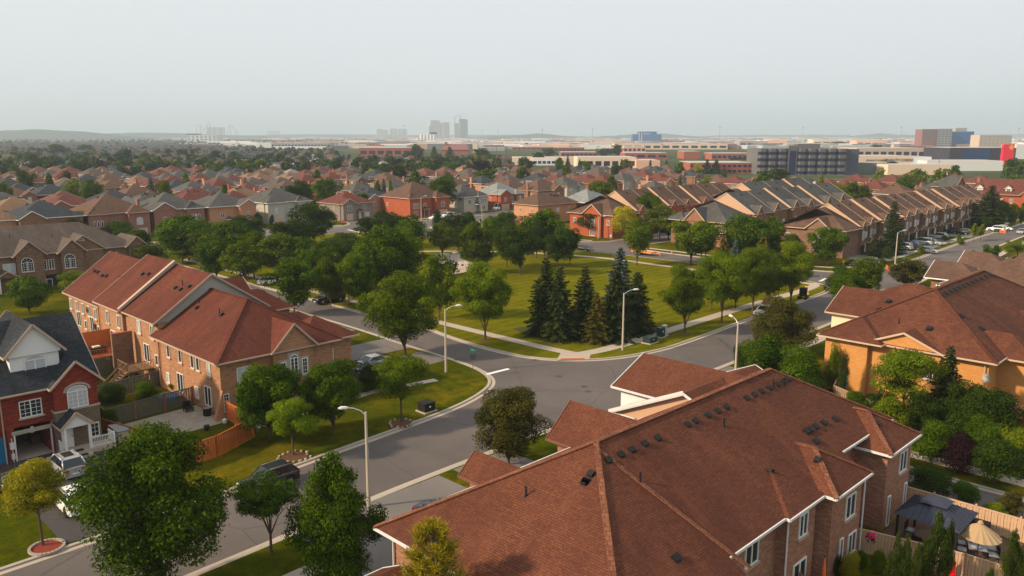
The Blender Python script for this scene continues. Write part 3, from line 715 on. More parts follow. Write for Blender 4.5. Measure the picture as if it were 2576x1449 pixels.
g = MB(); g.box(16.45, 16.8, 77.2, 77.4, 1.2, 1.8); g.box(16.5, 16.75, 77.2, 77.4, .3, .8); g.bar((16.62, 77.3, 0), (16.62, 77.3, 2.2), .06, .06); b.part('electric_meter', g, M['gut'])
b.spout(16.1, 77.3, 0, 6, M['tan']); b.finish(RF['W'], M['tan'])
# ================================================================ taupe stone row (left)
b = Bld('stone_townhouse_row', 'brown stone townhouse row with long taupe roof at the left edge', 'townhouse row', 45, 167)
b.hip(14, 61.5, 167, 183, 6.3, .55, 'x', 'h', 'h', .45)
for (a0, a1, pp, y) in ((39.6, 44.6, .95, 166.2), (46.9, 51.4, .95, 165.8), (47.6, 55.2, .72, 166.6), (59.3, 63, .9, 166.2), (30, 35, .9, 166.3)):
    b.hip(a0, a1, y, 176, 6.2, pp, 'y', 'g', 'h', .35, gm='T')
    b.wall('T', a0 + .3, a1 - .3, y + .03, 170, 0, 6.2)
b.wall('T', 14.5, 61.2, 167.1, 182.6, 0, 6.3)
for (px, py, w, h, ar, pl) in ((25, 680, 2.0, 1.8, 0, 167.1), (71, 675, 2.0, 1.7, .9, 166.23), (112, 670, .95, 1.8, 0, 167.1), (131, 668, .95, 1.8, 0, 167.1), (178, 665, 1.9, 1.8, .9, 165.83), (217, 656, .95, 1.5, 0, 167.1), (235, 653, .95, 1.5, 0, 167.1),
                           (274, 650, .95, 1.5, 0, 167.1), (290, 645, .95, 1.5, 0, 167.1), (120, 720, 1.9, 2.0, 0, 167.1)):
    a, z = Vb(px, py + 10, pl); b.win('-y', a, pl, z, w, h, 'm', arch=ar, sill=M['tan'])
b.win('-y', 51.2, 166.63, 8.1, 1.0, .05, 'p', arch=.9)
for c in (32.5, 41.5, 46.0, 52, 57.5): door(b, '-y', c, 167.1 if c not in (41.5, 52, 32.5) else {41.5: 166.23, 52: 166.6, 32.5: 166.3}[c], 0, 2.6, 2.2, M['dark'], 'garage_door')
b.hip(36.2, 39.3, 164.4, 168, 2.9, .6, 'y', 'g', 'g', .3, gm='T'); [posts(b, xx, 164.6, 2.9, M['white'], .1) for xx in (36.5, 39.1)]
b.vent(58, 178); b.vent(40.6, 172, 'pipe'); b.vent(47.4, 171, 'pipe'); b.finish(RF['T'], M['tan'])
# ================================================================ right-middle stepped rows
def steprow(label, units, y0, y1, z, p, side='+x', mk='br', rk='b', ox=None, name='townhouse_row', gab=(), endgab=None, zend=6.3, porch=True, tall=1.6):
    ox = ox or units[0]; b = Bld(name, label, 'townhouse row', ox, y0)
    # end unit with hip
    a0, a1 = units[0], units[1]
    b.hip(a0, a1 + .5, y0, y1, zend, p, 'x', 'h', 'h', .4, hf=.9); b.wall(mk, a0 + .3, a1, y0 + .3, y1 - .3, 0, zend)
    if endgab:
        g0, g1, gp = endgab; b.hip(a0 - .8, a0 + 7, g0, g1, zend, gp, 'x', 'g', 'g', .3, gm=mk); b.wall(mk, a0 - .55, a0 + 2, g0 + .3, g1 - .3, 0, zend)
        c = (g0 + g1) / 2; b.win('-x', c, a0 - .55, 3.2, 1.7, 1.6, 'm', arch=.6, sill=M['offwhite']); b.win('-x', c, a0 - .55, .4, 1.7, 1.5, 'm', sill=M['offwhite'])
    for c in (y0 + 1.8, y1 - 2.2): b.win('-x', c, a0 + .3, 3.6, 1.0, 1.3, 'm', sill=M['offwhite'])
    for i, (u0, u1) in enumerate(zip(units[1:], units[2:])):
        zz = z + tall * (.0 + .16 * (i % 3)); mkk = mk if not isinstance(mk, list) else mk[i % len(mk)]
        b.hip(u0 + .02, u1 - .02, y0 + .6 * (i % 2), y1 - .3 * (i % 3), zz, p * 1.1, 'x', 'g', 'g', .16, gm='peach')
        b.wall(mkk, u0 + .2, u1 - .2, y0 + .3 + .6 * (i % 2), y1 - .3 - .3 * (i % 3), 0, zz)
        yf = y0 + .3 + .6 * (i % 2); w = u1 - u0
        b.hip(u0 + .5, u0 + .5 + w * .42, yf - .5, yf + 5, zz - .6, 1.15, 'y', 'g', 'h', .2, gm=mkk); b.wall(mkk, u0 + .7, u0 + .3 + w * .42, yf - .5, yf + 2, 0, zz - .6)
        b.win('-y', u0 + .5 + w * .21, yf - .5, 3.3, 1.1, 1.9, 'm', arch=.7); b.win('-y', u0 + w * .76, yf, 3.6, 1.1, 1.5, 'm', sill=M['offwhite'])
        door(b, '-y', u0 + .6 + w * .21, yf - .5, 0, 2.2, 2.1, M['dark'], 'garage_door'); door(b, '-y', u0 + w * .74, yf, .3, .95, 2.05, M['white'])
        b.hip(u0 + w * .56, u0 + w * .96, yf - 1.5, yf + .4, 2.8, .7, 'y', 'g', 'g', .15, gm=mkk)
        b.vent(u0 + w * .5, y0 + (y1 - y0) * .42); b.vent(u0 + w * .3, y0 + (y1 - y0) * .58); b.vent(u0 + w * .8, y0 + (y1 - y0) * .25, 'pipe')
        b.win('+y', (u0 + u1) / 2 - 1.2, y1 - .3 - .3 * (i % 3), 3.8, 1.1, 1.4, 's'); b.win('+y', (u0 + u1) / 2 + 1.4, y1 - .3 - .3 * (i % 3), 3.8, 1.1, 1.4, 's')
    return b
b = steprow('brown stepped townhouse row with peach gable ends beside the parked cars', [184.5, 193, 199, 206, 214, 221, 229, 236, 243.5, 251, 259, 266, 274, 283, 292, 301], 76, 92, 6.8, .55, mk='T', endgab=(79, 85, .8))
b.finish(RF['b'], M['offwhite'])
b = steprow('grey-roofed stepped townhouse row with big hipped end behind the tree belt', [181, 194.5, 205, 215, 225, 236, 247, 258], 104, 121, 7.6, .55, mk='br', endgab=(110, 116, 1.0))
b.hip(180, 190, 116, 121.5, 6.3, .6, 'x', 'h', 'g', .4, gm='br'); b.finish(RF['g'], M['offwhite'])
b = steprow('orange-red brick stepped townhouse row with the golden tree in front', [176, 187, 195, 203, 211, 220, 229, 238, 246], 136, 152, 7.0, .58, mk='red', endgab=(139.5, 146, .8))
b.finish(RF['b'], M['offwhite'])
b = steprow('rear stepped grey-roofed row with peach gables behind the orange-red brick row', [228, 238, 252, 266, 279], 124, 141, 7.6, .55, mk='br')
b.finish(RF['g'], M['offwhite'])
# M4: long row with dormers, upper right
b = Bld('dormer_townhouse_row', 'long red-brown roofed brick row with white-framed dormers at upper right', 'townhouse row', 330, 100)
x0, y0 = Gr(*G(2395, 487, 6)); b.hip(x0, x0 + 17, 30, y0 - 1, 6.4, .58, 'y', 'g', 'h', .5, gm='br'); b.wall('red', x0 + .4, x0 + 16.6, 30.3, y0 - 1.3, 0, 6.4)
for i in range(5):
    c = y0 - 9 - i * 9.5
    if i in (2,): b.hip(x0 - 1, x0 + 8, c - 5, c + 5, 6.4, .9, 'x', 'g', 'g', .4, gm='red'); b.wall('red', x0 - .8, x0 + 3, c - 4.6, c + 4.6, 0, 6.4)
    else:
        b.hip(x0 + 1.2, x0 + 7, c - 1.2, c + 1.2, 8.5, .8, 'x', 'g', 'g', .2, gm='wsid'); b.wall('wsid', x0 + 1.6, x0 + 7, c - 1, c + 1, 7, 8.5); b.win('-x', c, x0 + 1.6, 7.2, 1.1, 1.3, 's')
    b.win('-x', c - 1.5, x0 - .8 if i == 2 else x0 + .4, 3.2, 1.2, 1.7, 'm'); b.win('-x', c + 1.8, x0 - .8 if i == 2 else x0 + .4, 3.2, 1.2, 1.7, 'm')
b.finish(RF['r'], M['offwhite'])
b = Bld('grey_roofed_row', 'pale grey-roofed townhouse end with a small dormer, left of the red-brown dormer row', 'townhouse', 330, 100)
b.hip(x0 - 2, x0 + 16, y0 - .6, y0 + 13, 6.4, .62, 'y', 'g', 'h', .4, gm='br'); b.wall('gy', x0 - 1.6, x0 + 15.6, y0 - .3, y0 + 12.6, 0, 6.4); b.win('-x', y0 + 6, x0 - 1.6, 3.2, 1.2, 1.6, 'm', arch=.8)
b.hip(x0, x0 + 6, y0 + 5, y0 + 7.6, 8.4, .7, 'x', 'h', 'g', .2, gm='wsid'); b.finish(RF['g'], M['offwhite'])
# ================================================================ detached houses
HN = []
ORD = ['first', 'second', 'third', 'fourth', 'fifth', 'sixth', 'seventh', 'eighth', 'ninth', 'tenth', 'eleventh', 'twelfth', 'thirteenth', 'fourteenth', 'fifteenth', 'sixteenth', 'seventeenth', 'eighteenth', 'nineteenth', 'twentieth', 'twenty-first', 'twenty-second', 'twenty-third', 'twenty-fourth', 'twenty-fifth', 'twenty-sixth', 'twenty-seventh', 'twenty-eighth', 'twenty-ninth', 'thirtieth']
def house(x, y, rot, w, d, roof, wk, label, style=0, lod=0, group='detached houses of the neighbourhood', z=.12, h=5.8, rs=0):
    """world x, y = centre; local front faces -y"""
    rr = random.Random(int(x * 7 + y * 13) + rs)
    b = Bld('brick_house', label, 'house', x, y, z, rot, group, grid=False)
    p = rr.uniform(.5, .6); X, Y = w / 2, d / 2
    b.hip(-X, X, -Y, Y, h, p, 'x' if w >= d else 'y', 'h', 'h', .45); b.wall(wk, -X + .1, X - .1, -Y + .1, Y - .1, 0, h)
    fw = w * rr.uniform(.36, .44); s = 1 if style % 2 else -1
    x0, x1 = (-X + .2, -X + .2 + fw) if s < 0 else (X - .2 - fw, X - .2)
    ex = rr.uniform(1.2, 2.2); gab = style in (0, 1, 4)
    b.hip(x0, x1, -Y - ex, -Y + 5, h, .62 if gab else .6, 'y', 'g' if gab else 'h', 'h', .35, gm=wk); b.wall(wk, x0 + .15, x1 - .15, -Y - ex + .15, -Y + 1, 0, h - .01)
    xc = (x0 + x1) / 2; f = -Y - ex + .15; b2 = -Y + .1
    if style in (2, 3, 4):    # balcony/loggia side with darker recess and second wing
        g0, g1 = (X - .3 - fw * .8, X + .2) if s < 0 else (-X - .2, -X + .3 + fw * .8)
        b.hip(g0, g1, -Y - .9, -Y + 4, h - .05, .6, 'y', 'h', 'h', .35); b.wall('wh' if style == 2 else wk, g0 + .2, g1 - .2, -Y - .8, -Y + 1, 0, h - .06)
        gc = (g0 + g1) / 2
        if lod < 2:
            for dx in (-.95, 0, .95): b.win('-y', gc + dx, -Y - .8, 3.1, .55, 1.6, 'p', arch=.9)
            b.win('-y', gc, -Y - .8, .8, 1.6, 1.4, 'm')
    b.win('-y', xc, f, 3.2, 1.7 if rr.random() < .6 else 1.2, 1.5, 'm', arch=.7 if rr.random() < .4 else 0)
    door(b, '-y', xc, f, 0, 2.5 if lod else 4.4 * .9, 2.2, M['offwhite'] if rr.random() < .5 else M['tan'], 'garage_door')
    xm = -s * (w * .08)
    b.win('-y', xm if style in (2, 3, 4) else -s * w * .22, b2, 3.3, 1.4, 1.4, 'm')
    if style not in (2, 3, 4): b.win('-y', -s * w * .3, b2, .7, 1.8, 1.5, 'm')
    if lod < 2:
        door(b, '-y', xm, b2, .3, 1.1, 2.1, M['white'] if rr.random() < .5 else M['dark'])
        b.hip(xm - 1.2, xm + 1.2, -Y - 1.2, -Y + .5, 2.8, .6, 'y', 'h', 'g', .2, gm=wk)
        [posts(b, xm + q, -Y - 1, 2.8, M['tan'], .1) for q in (-1, 1)]
        for q in range(3): b.vent(rr.uniform(-w * .2, w * .2), rr.uniform(.6, 2), sz=.5)
        b.vent(w * .3, -d * .2, 'pipe')
    for sd, pl, sg in (('-x', -X + .1, -1), ('+x', X - .1, 1)):
        for c in (-d * .22, d * .25):
            if rr.random() < .6: b.win(sd, c, pl, 3.5, .9, 1.2, 's')
    for c in (-w * .3, 0, w * .3): b.win('+y', c, Y - .1, 3.4, 1.4 if rr.random() < .5 else 1.0, 1.3, 's')
    if rr.random() < .4:
        g = MB(); cx = rr.choice((-X - .25, X + .25)); cy = rr.uniform(-2, 3); g.box(cx - .35, cx + .35, cy - .6, cy + .6, 0, h + 2.6); g.box(cx - .42, cx + .42, cy - .67, cy + .67, h + 2.6, h + 2.8); b.part('chimney', g, BK[wk])
    HN.append((x, y, max(w, d) / 2))
    return b.finish(RF[roof], M['white'] if rr.random() < .6 else M['offwhite'])
def hpx(px, py, zr, **k):
    x, y = G(px, py, zr); return x, y
# first row behind the trees (front faces the street, grid -b)
def gh(a, bb, k, *ar, **kw):
    x, y = Wd(a, bb); return house(x, y, GA + R(90) * k, *ar, **kw)
def afor(px, bb, z):
    lo, hi = -20.0, 400.0
    for _ in range(40):
        m_ = (lo + hi) / 2
        if pj(*Wd(m_, bb), z)[0] < px: lo = m_
        else: hi = m_
    return lo
for (px, bb, w, d, rf, wk, st, lb) in ((100, 243, 16, 15.5, 'd', 'br', 0, 'charcoal-roofed brown brick house with pale gable, leftmost whole house of the first row'),
    (268, 244, 16.2, 16, 'b', 'pk', 3, 'brown-roofed pink brick house with arched windows, second in the first row'),
    (415, 245, 15.5, 16, 'g', 'pk', 4, 'grey-roofed pinkish house with a gable and side wing, third in the first row'),
    (552, 243, 14.5, 15.5, 'g', 'or', 1, 'orange brick house with a gable, fourth in the first row behind the trees'),
    (690, 246, 16.5, 15.5, 'g', 'wh', 2, 'pale stone house with grey-brown hip roof beside the side street'),
    (-50, 243, 14, 15, 't', 'or', 0, 'sandy-roofed apricot house cut by the left edge, first row')):
    gh(afor(px, bb, 11), bb, 0, w, d, rf, wk, lb, st, h=6.7)
gh(180, 228, 0, 17, 16, 'b', 'red', 'bright rusty-red brick corner house with two-storey corner porch at the side street', 3, h=6.7)
gh(203, 228, 0, 13, 13, 'g', 'wh', 'pale stone house with arched door behind the big green street tree', 2)
gh(221, 227, 0, 14, 13, 'l', 'red', 'pale grey-roofed red brick house with twin porches left of the white van', 4)
gh(247, 230, 0, 14, 13, 'b', 'br', 'brown-roofed brown brick house right behind the white van', 1)
gh(198, 181, 2, 19, 11, 'b', 'or', 'plain apricot brick house with brown roof and few windows beside the white van', 0, h=6.0)
gh(216, 178, 2, 14, 13, 'l', 'br', 'pale grey hip-roofed house behind the plain apricot house', 0)
# ================================================================ trees
def leafm(name, c1, c2, hue=.0, tr=.25):
    m, t, b = mat(name, .8, .04)
    at = N(t, 'ShaderNodeAttribute', _attribute_name='tint'); oi = t.nodes.new('ShaderNodeObjectInfo')
    c = mixc(t, at.outputs['Fac'], c1, c2)
    hv = t.nodes.new('ShaderNodeHueSaturation')
    mr = N(t, 'ShaderNodeMapRange'); t.links.new(oi.outputs['Random'], mr.inputs[0]); mr.inputs[3].default_value = .78; mr.inputs[4].default_value = 1.2
    t.links.new(mr.outputs[0], hv.inputs['Value']); t.links.new(c, hv.inputs['Color'])
    t.links.new(hv.outputs[0], b.inputs['Base Color'])
    tl = t.nodes.new('ShaderNodeBsdfTranslucent'); mxs = t.nodes.new('ShaderNodeMixShader'); mxs.inputs[0].default_value = tr
    t.links.new(hv.outputs[0], tl.inputs['Color'])
    o = t.nodes['Material Output']; t.links.new(b.outputs[0], mxs.inputs[1]); t.links.new(tl.outputs[0], mxs.inputs[2]); t.links.new(mxs.outputs[0], o.inputs['Surface'])
    return m
LF = {'maple': leafm('maple_leaves', (.01, .03, .001), (.15, .195, .003)),
      'lime': leafm('lime_leaves', (.03, .065, .001), (.17, .22, .004)),
      'lush': leafm('lush_leaves', (.008, .03, .001), (.11, .175, .003)),
      'dark': leafm('dark_leaves', (.009, .025, .003), (.06, .095, .006)),
      'yel': leafm('yellow_green_leaves', (.05, .085, .002), (.2, .23, .006)),
      'bright': leafm('bright_leaves', (.03, .075, .002), (.17, .22, .005)),
      'lilac': leafm('tree_lilac_leaves', (.02, .045, .002), (.4, .33, .012)),
      'gold': leafm('golden_leaves', (.17, .16, .004), (.42, .34, .01)),
      'crab': leafm('bronze_leaves', (.016, .022, .004), (.115, .1, .016)),
      'purple': leafm('purple_leaves', (.009, .004, .006), (.034, .012, .015)),
      'spruce': leafm('spruce_needles', (.008, .018, .005), (.055, .072, .018), tr=.08),
      'blue': leafm('blue_spruce_needles', (.02, .04, .03), (.12, .16, .13), tr=.08),
      'olive': leafm('olive_needles', (.03, .033, .004), (.14, .11, .02), tr=.1),
      'pine': leafm('pine_needles', (.08, .08, .006), (.32, .25, .012), tr=.2),
      'cedar': leafm('cedar_foliage', (.012, .025, .003), (.06, .085, .008), tr=.08)}
M['bark'] = plain('tree_bark', (.1, .07, .05), .95, .1, 0, .35, 6)
M['barkl'] = plain('pale_bark', (.2, .15, .11), .95, .1, 0, .3, 6)
def leaves(P, Nn, size, tint, name, elong=1.0, rng=None, mats=(), extra=None):
    """P points, Nn normals -> one mesh of quads"""
    n = len(P); rng = rng or np.random.default_rng(1)
    Nn = Nn / np.maximum(np.linalg.norm(Nn, axis=1, keepdims=True), 1e-6)
    r = rng.normal(size=(n, 3)); U = np.cross(Nn, r); U /= np.maximum(np.linalg.norm(U, axis=1, keepdims=True), 1e-6)
    Vv = np.cross(Nn, U); s = (size * rng.uniform(.6, 1.3, n))[:, None]
    a, c = U * s * elong, Vv * s * .62; fold = Nn * s * .22
    V = np.stack([P - a, P + c - fold, P + a, P - c - fold], 1).reshape(-1, 3)
    me = bpy.data.meshes.new(name); nf = n
    ev = extra.v if extra else []; ef = extra.f if extra else []
    ne = len(ev)
    allv = np.concatenate([V, np.array(ev, float).reshape(-1, 3)])
    me.vertices.add(len(allv)); me.vertices.foreach_set('co', allv.astype(np.float32).ravel())
    ls = [len(f) for f in ef]; nl = n * 4 + sum(ls)
    me.loops.add(nl)
    li = np.concatenate([np.arange(n * 4), np.array([i + n * 4 for f in ef for i in f], int)]).astype(np.int32)
    me.loops.foreach_set('vertex_index', li)
    me.polygons.add(n + len(ef)); st = np.concatenate([np.arange(n) * 4, n * 4 + np.cumsum([0] + ls)[:-1]]) if ef else np.arange(n) * 4
    me.polygons.foreach_set('loop_start', st.astype(np.int32))
    try: me.polygons.foreach_set('loop_total', np.array([4] * n + ls, np.int32))
    except Exception: pass
    for m in mats: me.materials.append(m)
    if ef: me.polygons.foreach_set('material_index', np.array([0] * n + [1] * len(ef), np.int32))
    at = me.attributes.new('tint', 'FLOAT', 'POINT'); tt = np.concatenate([np.repeat(tint, 4), np.zeros(ne)]); at.data.foreach_set('value', tt.astype(np.float32))
    me.update(calc_edges=True); return me
def crownpts(kind, n, rng, lobes=34, lr=.26):
    """unit crown: z 0..1, radius .5. returns pts, normals, tint"""
    C = []; 
    while len(C) < lobes:
        p = rng.uniform(-1, 1, 3); q = np.linalg.norm(p)
        if q > 1 or q < .3: continue
        z = (p[2] + 1) / 2
        if kind == 'round': k = 1.0
        elif kind == 'vase': k = .55 + .62 * z
        elif kind == 'cone': k = 1.2 * (1 - z) ** .75 + .08
        elif kind == 'oval': k = .8
        elif kind == 'egg': k = .62 + .5 * (1 - z)
        else: k = 1.0
        k *= 1 + .24 * math.sin(5 * math.atan2(p[1], p[0]) + 5 * z + 1.7 * lobes) + .13 * math.sin(9 * z + lobes)
        C.append((p[0] * .4 * k, p[1] * .4 * k, .1 + z * .8, rng.uniform(.65, 1.25) * lr * (.75 if kind == 'cone' else 1) * (1 - .45 * z if kind == 'cone' else 1), rng.uniform(0, 1)))
    C = np.array(C); w = C[:, 3] ** 2; idx = rng.choice(len(C), n, p=w / w.sum())
    d = rng.normal(size=(n, 3)); d[:, 2] = np.abs(d[:, 2]) * np.where(rng.random(n) < .72, 1, -.8); d /= np.linalg.norm(d, axis=1, keepdims=True)
    rad = C[idx, 3] * rng.uniform(.62, 1.08, n) ** .7
    P = C[idx, :3] + d * rad[:, None] * np.array([1, 1, .7])
    # twiggy outliers
    P += rng.normal(size=(n, 3)) * .012
    rad_ = np.hypot(P[:, 0], P[:, 1]); k_ = .49 / np.percentile(rad_, 98.5); zt_ = np.percentile(P[:, 2], 99.5)
    P[:, :2] *= k_; P[:, 2] /= zt_; C[:, :2] *= k_; C[:, 2] /= zt_
    P[:, 2] = np.clip(P[:, 2], 0, 1.05)
    tint = np.clip(.5 * C[idx, 4] + .55 * rng.random(n) ** 1.5 - .02, 0, 1)
    return P, d + rng.normal(size=(n, 3)) * .55 + np.array([0, 0, .35]), tint, C
TM = {}
def treemesh(kind, v, dens='n'):
    """returns crown mesh, trunk mesh; unit = crown width 1, total height 1 (scaled per tree by mapping)"""
    pass
def mk_tree(kind, W_, Ht, th, seed, n, leaf, lm, lobes=34, lr=.26, bark=None, split=False, multi=False, elong=1.0):
    rng = np.random.default_rng(seed); rr = random.Random(seed)
    P, Nn, tint, C = crownpts(kind, n, rng, lobes, lr)
    ch = Ht - th; sc3 = np.array([W_, W_, ch]); P = P * sc3 + np.array([0, 0, th]); Nn = Nn / sc3
    tr = MB(); bark = bark or M['bark']; r0 = .0125 + .006 * Ht
    lean = rr.uniform(-.03, .03) * Ht
    fork = th * (.55 if multi else .95)
    pts = [(0, 0, -.1), (lean * .3, 0, fork * .5), (lean * .5, lean * .2, fork)]
    tr.tube(pts, [r0 * 1.35, r0, r0 * .85], 7)
    top = C[C[:, 2].argsort()]
    for k in range(0, len(top), max(1, len(top) // (5 if multi else 9))):
        c = top[k]; e = (c[0] * W_, c[1] * W_, th + c[2] * ch); s = (lean * .5, lean * .2, fork)
        m1 = (s[0] + (e[0] - s[0]) * .35, s[1] + (e[1] - s[1]) * .35, s[2] + (e[2] - s[2]) * .55)
        tr.tube([s, m1, e], [r0 * .6, r0 * .36, r0 * .1], 5)
    if kind != 'bush': tr.tube([pts[-1], (0, 0, th + ch * .8)], [r0 * .8, r0 * .15], 6)
    if split: return leaves(P, Nn, leaf, tint, 'crown', elong, rng, [LF[lm]]), tr.mesh('trunk', [bark])
    return leaves(P, Nn, leaf, tint, 'tree', elong, rng, [LF[lm], bark], tr)
def mk_conifer(W_, Ht, seed, lm, full=1.0, split=True, leaf=.16, tiers=None, gap=0.0):
    rng = np.random.default_rng(seed); P = []; Nn = []; T = []; tr = MB()
    tr.tube([(0, 0, -.1), (0, 0, Ht * .97)], [.02 * Ht + .04, .015], 6)
    tiers = tiers or int(Ht / .42)
    for i in range(tiers):
        t = i / tiers; z = Ht * (.05 + .93 * t) + gap * (1 - t); rad = W_ / 2 * ((1 - t) ** .85) * rng.uniform(.72, 1.2) + .03 * W_
        nb = max(4, int((6 + 6 * (1 - t)) * full)); a0 = rng.uniform(0, 6.3)
        for k in range(nb):
            a = a0 + 6.283 * k / nb + rng.uniform(-.25, .25); L = rad * rng.uniform(.7, 1.18); dr = -.42 + .6 * t
            nn = max(3, int(L / leaf * 1.9)); s = np.linspace(.12, 1, nn)
            tn = rng.uniform(-.1, .55)
            for side in (-1, 0, 1):
                sp_ = side * (1.02 - s) * .34 * L
                x = s * L; zz = z + dr * s * L * .8 - .16 * L * s * s + (.12 * L * s ** 3)
                p = np.stack([np.cos(a) * x - np.sin(a) * sp_, np.sin(a) * x + np.cos(a) * sp_, zz - np.abs(sp_) * .35], 1) + rng.normal(size=(nn, 3)) * leaf * .25
                P.append(p); nv = np.stack([np.cos(a) * .5 + rng.normal(size=nn) * .5, np.sin(a) * .5 + rng.normal(size=nn) * .5, np.full(nn, .9)], 1); Nn.append(nv)
                T.append(np.clip(tn + .5 * s ** 2 + rng.uniform(-.12, .12, nn), 0, 1))
    P = np.concatenate(P); Nn = np.concatenate(Nn); T = np.concatenate(T)
    if split: return leaves(P, Nn, leaf, T, 'crown', 1.25, rng, [LF[lm]]), tr.mesh('trunk', [M['bark']])
    return leaves(P, Nn, leaf, T, 'tree', 1.25, rng, [LF[lm], M['bark']], tr)
PROTO = {}
def proto(kind, v, lod):
    """mesh pair at unit size: crown width ~1, height 1"""
    k = (kind, v, lod)
    if k in PROTO: return PROTO[k]
    sd = hash(kind) % 1000 if False else sum(map(ord, kind)) * 7 + v * 31 + lod
    n = {0: 40000, 1: 12000, 2: 1800, 3: 420}[lod]; lf = {0: .0115, 1: .02, 2: .05, 3: .09}[lod]
    sp_ = lod < 2
    def T(shape, th, lm, lob=34, lr=.26, nn=1.0, lfk=1.0, **kw):
        return mk_tree(shape, 1.0, 1.0, th, sd, int(n * nn), lf * lfk, lm, lob, lr, split=sp_, **kw)
    con = lambda lm, full=1.0, W_=.9: mk_conifer(W_, 1.0, sd, lm, full, sp_, {0: .014, 1: .024, 2: .05, 3: .09}[lod], {0: 26, 1: 20, 2: 12, 3: 8}[lod])
    r = {'maple': lambda: T('round', .1, 'maple', 88 + v * 5, .13), 'sparse': lambda: T('vase', .42, 'lush', 24, .12, .3, 1.15, multi=True), 'egg': lambda: T('egg', .06, 'lush', 130, .105, 1.25, .9), 'lush': lambda: T('round', .1, 'lush', 58 + v * 7, .15), 'young': lambda: T('round', .34, 'bright', 44, .15, .5, 1.15),
         'dark': lambda: T('round', .12, 'dark', 50 + v * 6, .155), 'yel': lambda: T('round', .25, 'yel', 30, .2, .7), 'lilac': lambda: T('round', .4, 'lilac', 36, .19, .8),
         'vase': lambda: T('vase', .2, 'lime', 48 + v * 5, .14, .9, multi=True), 'cone': lambda: T('cone', .04, 'lush', 90, .17), 'crab': lambda: T('round', .06, 'crab', 80, .14),
         'gold': lambda: T('round', .2, 'gold', 30, .22), 'purple': lambda: T('round', .15, 'purple', 30, .22), 'oval': lambda: T('oval', .2, 'lush', 40, .2),
         'willow': lambda: T('round', .08, 'lush', 70, .16, .9, elong=2.0), 'bush': lambda: T('round', .02, 'lush', 30, .26), 'bushd': lambda: T('round', .02, 'dark', 30, .26),
         'bushy': lambda: T('round', .02, 'yel', 30, .26), 'bushp': lambda: T('round', .02, 'purple', 30, .26), 'bushg': lambda: T('round', .02, 'gold', 30, .26), 'ball': lambda: T('round', .0, 'cedar', 30, .34),
         'spruce': lambda: con('spruce', 1.0), 'blue': lambda: con('blue', 1.0), 'brown': lambda: con('olive', .75), 'cedar': lambda: T('cone', .0, 'cedar', 60, .2, 1.0, .8),
         'column': lambda: T('oval', .0, 'cedar', 60, .2, 1.0, .8), 'columny': lambda: T('oval', .0, 'yel', 50, .2)}[kind]()
    PROTO[k] = r; return r
TN = {'sparse': 'young_maple', 'egg': 'maple_tree', 'maple': 'maple_tree', 'lush': 'broadleaf_tree', 'young': 'young_tree', 'dark': 'dark_tree', 'yel': 'yellow_green_tree', 'lilac': 'flowering_tree', 'vase': 'forked_tree', 'cone': 'pyramidal_tree', 'crab': 'crabapple_tree',
      'gold': 'golden_tree', 'purple': 'purple_tree', 'oval': 'oval_tree', 'willow': 'long_leaved_tree', 'bush': 'shrub', 'bushd': 'shrub', 'bushy': 'shrub', 'bushp': 'shrub', 'bushg': 'shrub', 'ball': 'clipped_shrub',
      'spruce': 'spruce_tree', 'blue': 'blue_spruce', 'brown': 'spruce_tree', 'cedar': 'cedar_shrub', 'column': 'columnar_cedar', 'columny': 'climbing_ivy'}
TL = []
def tree(kind, cx, top, base, w, label, lod=1, v=None, group=None, X=None, Y=None, z=.12):
    """cx, top, base, w as seen from the reference view; converted to metres on the ground"""
    x, y = G(cx, base, z) if X is None else (X, Y)
    D = math.hypot(y, H) if False else y * cp + H * sp
    ht = zat(top, y) - z; wd = w * D / F * (1.3 if kind in ('spruce', 'blue', 'brown') else 1.18 if lod == 1 and not kind.startswith(('bush', 'column', 'ball', 'spruce', 'blue', 'brown', 'cedar')) else 1.03)
    v = (len(TL) % 3) if v is None else v
    rz = (len(TL) * 2.4) % 6.28
    m = proto(kind, v, lod); TL.append((x, y, wd / 2))
    cat = 'shrub' if kind.startswith(('bush', 'ball', 'cedar', 'column')) else 'tree'
    if lod < 2:
        e = empty(TN[kind], x, y, z, rz, label, cat, group); e.scale = (wd, wd, ht)
        put('crown', m[0], e); put('trunk', m[1], e)
    else:
        e = put(TN[kind], m, None, (x, y, z), rz, (wd, wd, ht)); tag(e, label, cat, group)
    return e
